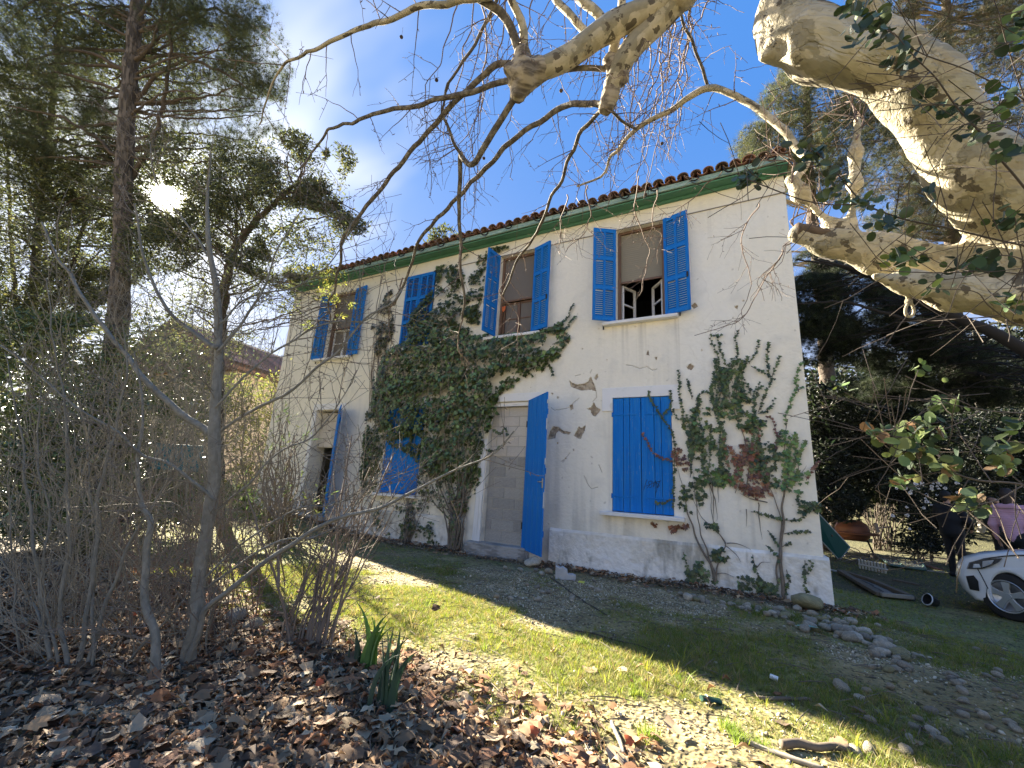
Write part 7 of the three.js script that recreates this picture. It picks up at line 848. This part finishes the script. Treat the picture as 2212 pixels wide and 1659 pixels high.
// dead leaves
{
  reseed(1701);
  const geos = [0.25, 0.6, -0.4, 1.1].map((c, i) => lobedLeaf(1, planeShape.map(([x, y]) => [x * (1 - 0.1 * i), y + 0.03 * Math.sin(i + x * 9)]), c)), small = [bladeLeaf(1, 0.4, 0.5, 0.3), bladeLeaf(1, 0.3, 0.9, 0.5)];
  const cols = [[0.29, 0.17, 0.085], [0.35, 0.225, 0.12], [0.19, 0.11, 0.055], [0.43, 0.30, 0.175], [0.12, 0.07, 0.04], [0.30, 0.135, 0.06], [0.50, 0.38, 0.24]], mats = cols.map((c) => new THREE.MeshPhysicalMaterial({ color: RGB(...c), roughness: 0.85, transmission: 0.18, thickness: 0, side: THREE.DoubleSide }));
  const own = [], many = [[], [], [], [], [], []], pool = [];
  for (let i = 0; i < 60000 && pool.length < 13000; i++) { const x = rr(-7.5, 1.0), z = rr(3.6, 7.6), p = V(x, 0, z); if (rnd() > clamp(zoneLeaf(x, z), 0, 1) * 0.95 + 0.012) continue; p.y = landY(x, z) + rr(0.004, 0.05); if (!seen(p, 120)) continue; pool.push(p); }
  for (let i = 0; i < 9000; i++) { const x = rr(-12, 1.4), z = Math.abs(gauss()) * 0.42 + 0.08; if (x > -4.7 && x < -3.4 && z < 0.4) continue; const p = V(x, landY(x, z) + rr(0.004, 0.05), z); if (seen(p) && rnd() < 0.34) pool.push(p); }
  for (const p of pool) { const d = toPx(p)[2], big = rnd() < 0.34, s = big ? rr(0.035, 0.13) : rr(0.02, 0.09), k = big ? Math.floor(rr(0, 4)) : 4 + Math.floor(rr(0, 2)), n = V(gauss() * 0.33, 1, gauss() * 0.33).normalize(); own.push([d / s, place(p, n, rr(0, 6.28), s), k]); }
  own.sort((a, b) => a[0] - b[0]);
  own.forEach(([, m, k], i) => { if (i < 280) { const o = mesh('dead_leaf', (k < 4 ? geos : small)[k < 4 ? k : k - 4], pick(mats)); o.applyMatrix4(m); tag(o, 'dry brown fallen leaf in the litter at the bottom of the picture', 'leaf', 'fallen leaves in the foreground litter'); } else many[k].push([m, vary(pick(cols), 0.35)]); });
  const L = thing('leaf_litter', 'carpet of brown dead leaves in the foreground and along the foot of the wall', 'leaf litter', [0, 0, 0]); L.userData.kind = 'stuff';
  many.forEach((l, k) => l.length && inst('litter', (k < 4 ? geos : small)[k < 4 ? k : k - 4], leafMat(0.18, { roughness: 0.85 }), l, L));
  for (const [x, y] of [[1368, 1631], [1160, 1610], [285, 1195 + 150], [690, 1500]]) { const p = onGround(x, y); p.y += 0.05; const o = single('dead_leaf', geos[1], std([0.55, 0.11, 0.03], 0.8, { side: THREE.DoubleSide }), x === 1368 ? 'small orange-red leaf on the sunny gravel at the bottom' : x === 1160 ? 'red leaf among brown ones below the leaf blades' : x === 285 ? 'red leaf under the bare canes at left' : 'red leaf left of the leaf blades', 'leaf'); o.applyMatrix4(place(p, V(0.3, 0.8, 0.5).normalize(), 1, 0.055)); }
  const tw = []; for (let i = 0; i < 5200; i++) { const x = rr(-7, 2.5), z = rr(0.1, 7); const p = V(x, landY(x, z) + 0.012, z); if (!seen(p) || (zoneLeaf(x, z) < 0.2 && rnd() < 0.75)) continue; const a = rr(0, 6.28), l = rr(0.05, 0.22), d = V(Math.cos(a), rr(0, 0.12), Math.sin(a)); tw.push(tube([p, p.clone().addScaledVector(d, l * 0.5).add(V(0, 0.008, 0.01)), p.clone().addScaledVector(d, l)], [0.003, 0.0035, 0.002], 4)); }
  const t = mesh('fallen_twigs', merge(tw), twigBark, L); t.userData.kind = 'stuff';
}
// gravel and grass
{
  reseed(1801);
  const peb = [3, 8].map((s) => { const g = mergeVertices(new THREE.IcosahedronGeometry(1, 1).deleteAttribute('uv').deleteAttribute('normal')), p = g.attributes.position; for (let i = 0; i < p.count; i++) { const k = 1 + 0.4 * noise(p.getX(i) * 1.6 + s, p.getY(i) * 1.6, p.getZ(i) * 1.6); p.setXYZ(i, p.getX(i) * k, p.getY(i) * k * 0.6, p.getZ(i) * k); } g.setAttribute('uv', new THREE.Float32BufferAttribute(new Float32Array(p.count * 2), 2)); g.computeVertexNormals(); return g; });
  const L = [[], []], cols = [[0.38, 0.32, 0.21], [0.47, 0.41, 0.29], [0.28, 0.23, 0.145], [0.20, 0.155, 0.09], [0.56, 0.50, 0.38]];
  const spot = (near) => { const d = near ? Math.pow(rnd(), 0.6) * 6 + 1.2 : rr(4, 16), a = rr(-0.62, 1.95) ; return V(-Math.sin(a) * d, 0, 7.5 - Math.cos(a) * d); };
  for (let i = 0; i < 150000 && L[0].length + L[1].length < 62000; i++) { const p = spot(i % 4); if (p.z < 0.08 && p.x < 1 || !seen(p, 30)) continue; const v = zoneGravel(p.x, p.z); if (rnd() > v * v * 0.7 + 0.06) continue; const s = rr(0.003, 0.009) * (rnd() < 0.06 ? 2.0 : 1); p.y = landY(p.x, p.z) + s * 0.3; L[i % 2].push([place(p, V(0, 0, 1), rr(0, 6.28), s), vary(pick(cols), 0.2, 0.05)]); }
  const G = thing('gravel', 'pale gravel strewn over the yard', 'gravel', [0, 0, 0]); G.userData.kind = 'stuff'; const gm = std([1, 1, 1], 0.9); L.forEach((l, k) => inst('pebbles', peb[k], gm, l, G));
  const blades = (n, sp, w) => { const p = [], ix = []; for (let i = 0; i < n; i++) { const a = i * 2.4, r = 0.5 * Math.sqrt(i / n), l = 0.6 + 0.4 * ((i * 5) % 7) / 6, bx = Math.cos(a) * r * 0.5, bz = Math.sin(a) * r * 0.5, tx = Math.cos(a) * sp * l, tz = Math.sin(a) * sp * l, sx = -Math.sin(a) * w, sz = Math.cos(a) * w, q = p.length / 3; p.push(bx - sx, 0, bz - sz, bx + sx, 0, bz + sz, bx + tx * 0.4 - sx * 0.7, l * 0.6, bz + tz * 0.4 - sz * 0.7, bx + tx * 0.4 + sx * 0.7, l * 0.6, bz + tz * 0.4 + sz * 0.7, bx + tx, l, bz + tz); ix.push(q, q + 1, q + 3, q, q + 3, q + 2, q + 2, q + 3, q + 4); } return geoOf(p, ix); };
  const gg = [blades(8, 0.6, 0.035), blades(6, 0.9, 0.04)], B = [[], []], gc = [[0.20, 0.25, 0.026], [0.25, 0.285, 0.032], [0.30, 0.325, 0.04], [0.15, 0.20, 0.022], [0.38, 0.32, 0.12], [0.30, 0.24, 0.11]];
  for (let i = 0; i < 420000 && B[0].length + B[1].length < 125000; i++) { const p = spot(i % 4); if (p.z < 0.1 && p.x < 1 || !seen(p, 30)) continue; const v = zoneGrass(p.x, p.z); if (rnd() > v * 0.75 + 0.05) continue; p.y = landY(p.x, p.z) - 0.003; const hgt = rr(0.008, 0.03) * (rnd() < 0.15 ? 1.6 : 1) * (0.6 + 0.7 * v) * (rnd() < 0.04 ? 2 : 1); B[i % 2].push([along(p, V(gauss() * 0.15, 1, gauss() * 0.15).normalize(), rr(0, 6.28), V(hgt, hgt, hgt)), vary(pick(gc), 0.25)]); }
  const R = thing('grass', 'thin short grass patches in the yard, bright where the sun reaches', 'grass', [0, 0, 0]); R.userData.kind = 'stuff'; const rm = leafMat(0.55, { roughness: 0.95 }); B.forEach((l, k) => inst('grass_tufts', gg[k], rm, l, R));
  for (const [x, y, n] of [[1405, 1596, 26], [1578, 1580, 30], [1600, 1600, 20], [1250, 1390, 20], [1650, 1612, 14], [1370, 1500, 16]]) { const o = thing('grass_tuft', ['sunlit grass tuft standing alone on the gravel at the bottom', 'sunlit grass tuft on the shadow edge at lower right', 'small sunlit grass tuft just below another at lower right', 'sunlit grass tuft on the shadow edge in mid yard', 'sunlit grass tuft nearest the log', 'sunlit grass tuft left of the crushed can'][[1405, 1578, 1600, 1250, 1650, 1370].indexOf(x)], 'grass tuft', onGround(x, y)), l = []; for (let i = 0; i < n; i++) l.push([along(V(gauss() * 0.05, -0.004, gauss() * 0.05), V(gauss() * 0.25, 1, gauss() * 0.25).normalize(), rr(0, 6), rr(0.025, 0.085)), vary([0.24, 0.32, 0.04], 0.2)]); inst('blades', gg[0], rm, l, o); }
}

renderer.render(scene, camera);
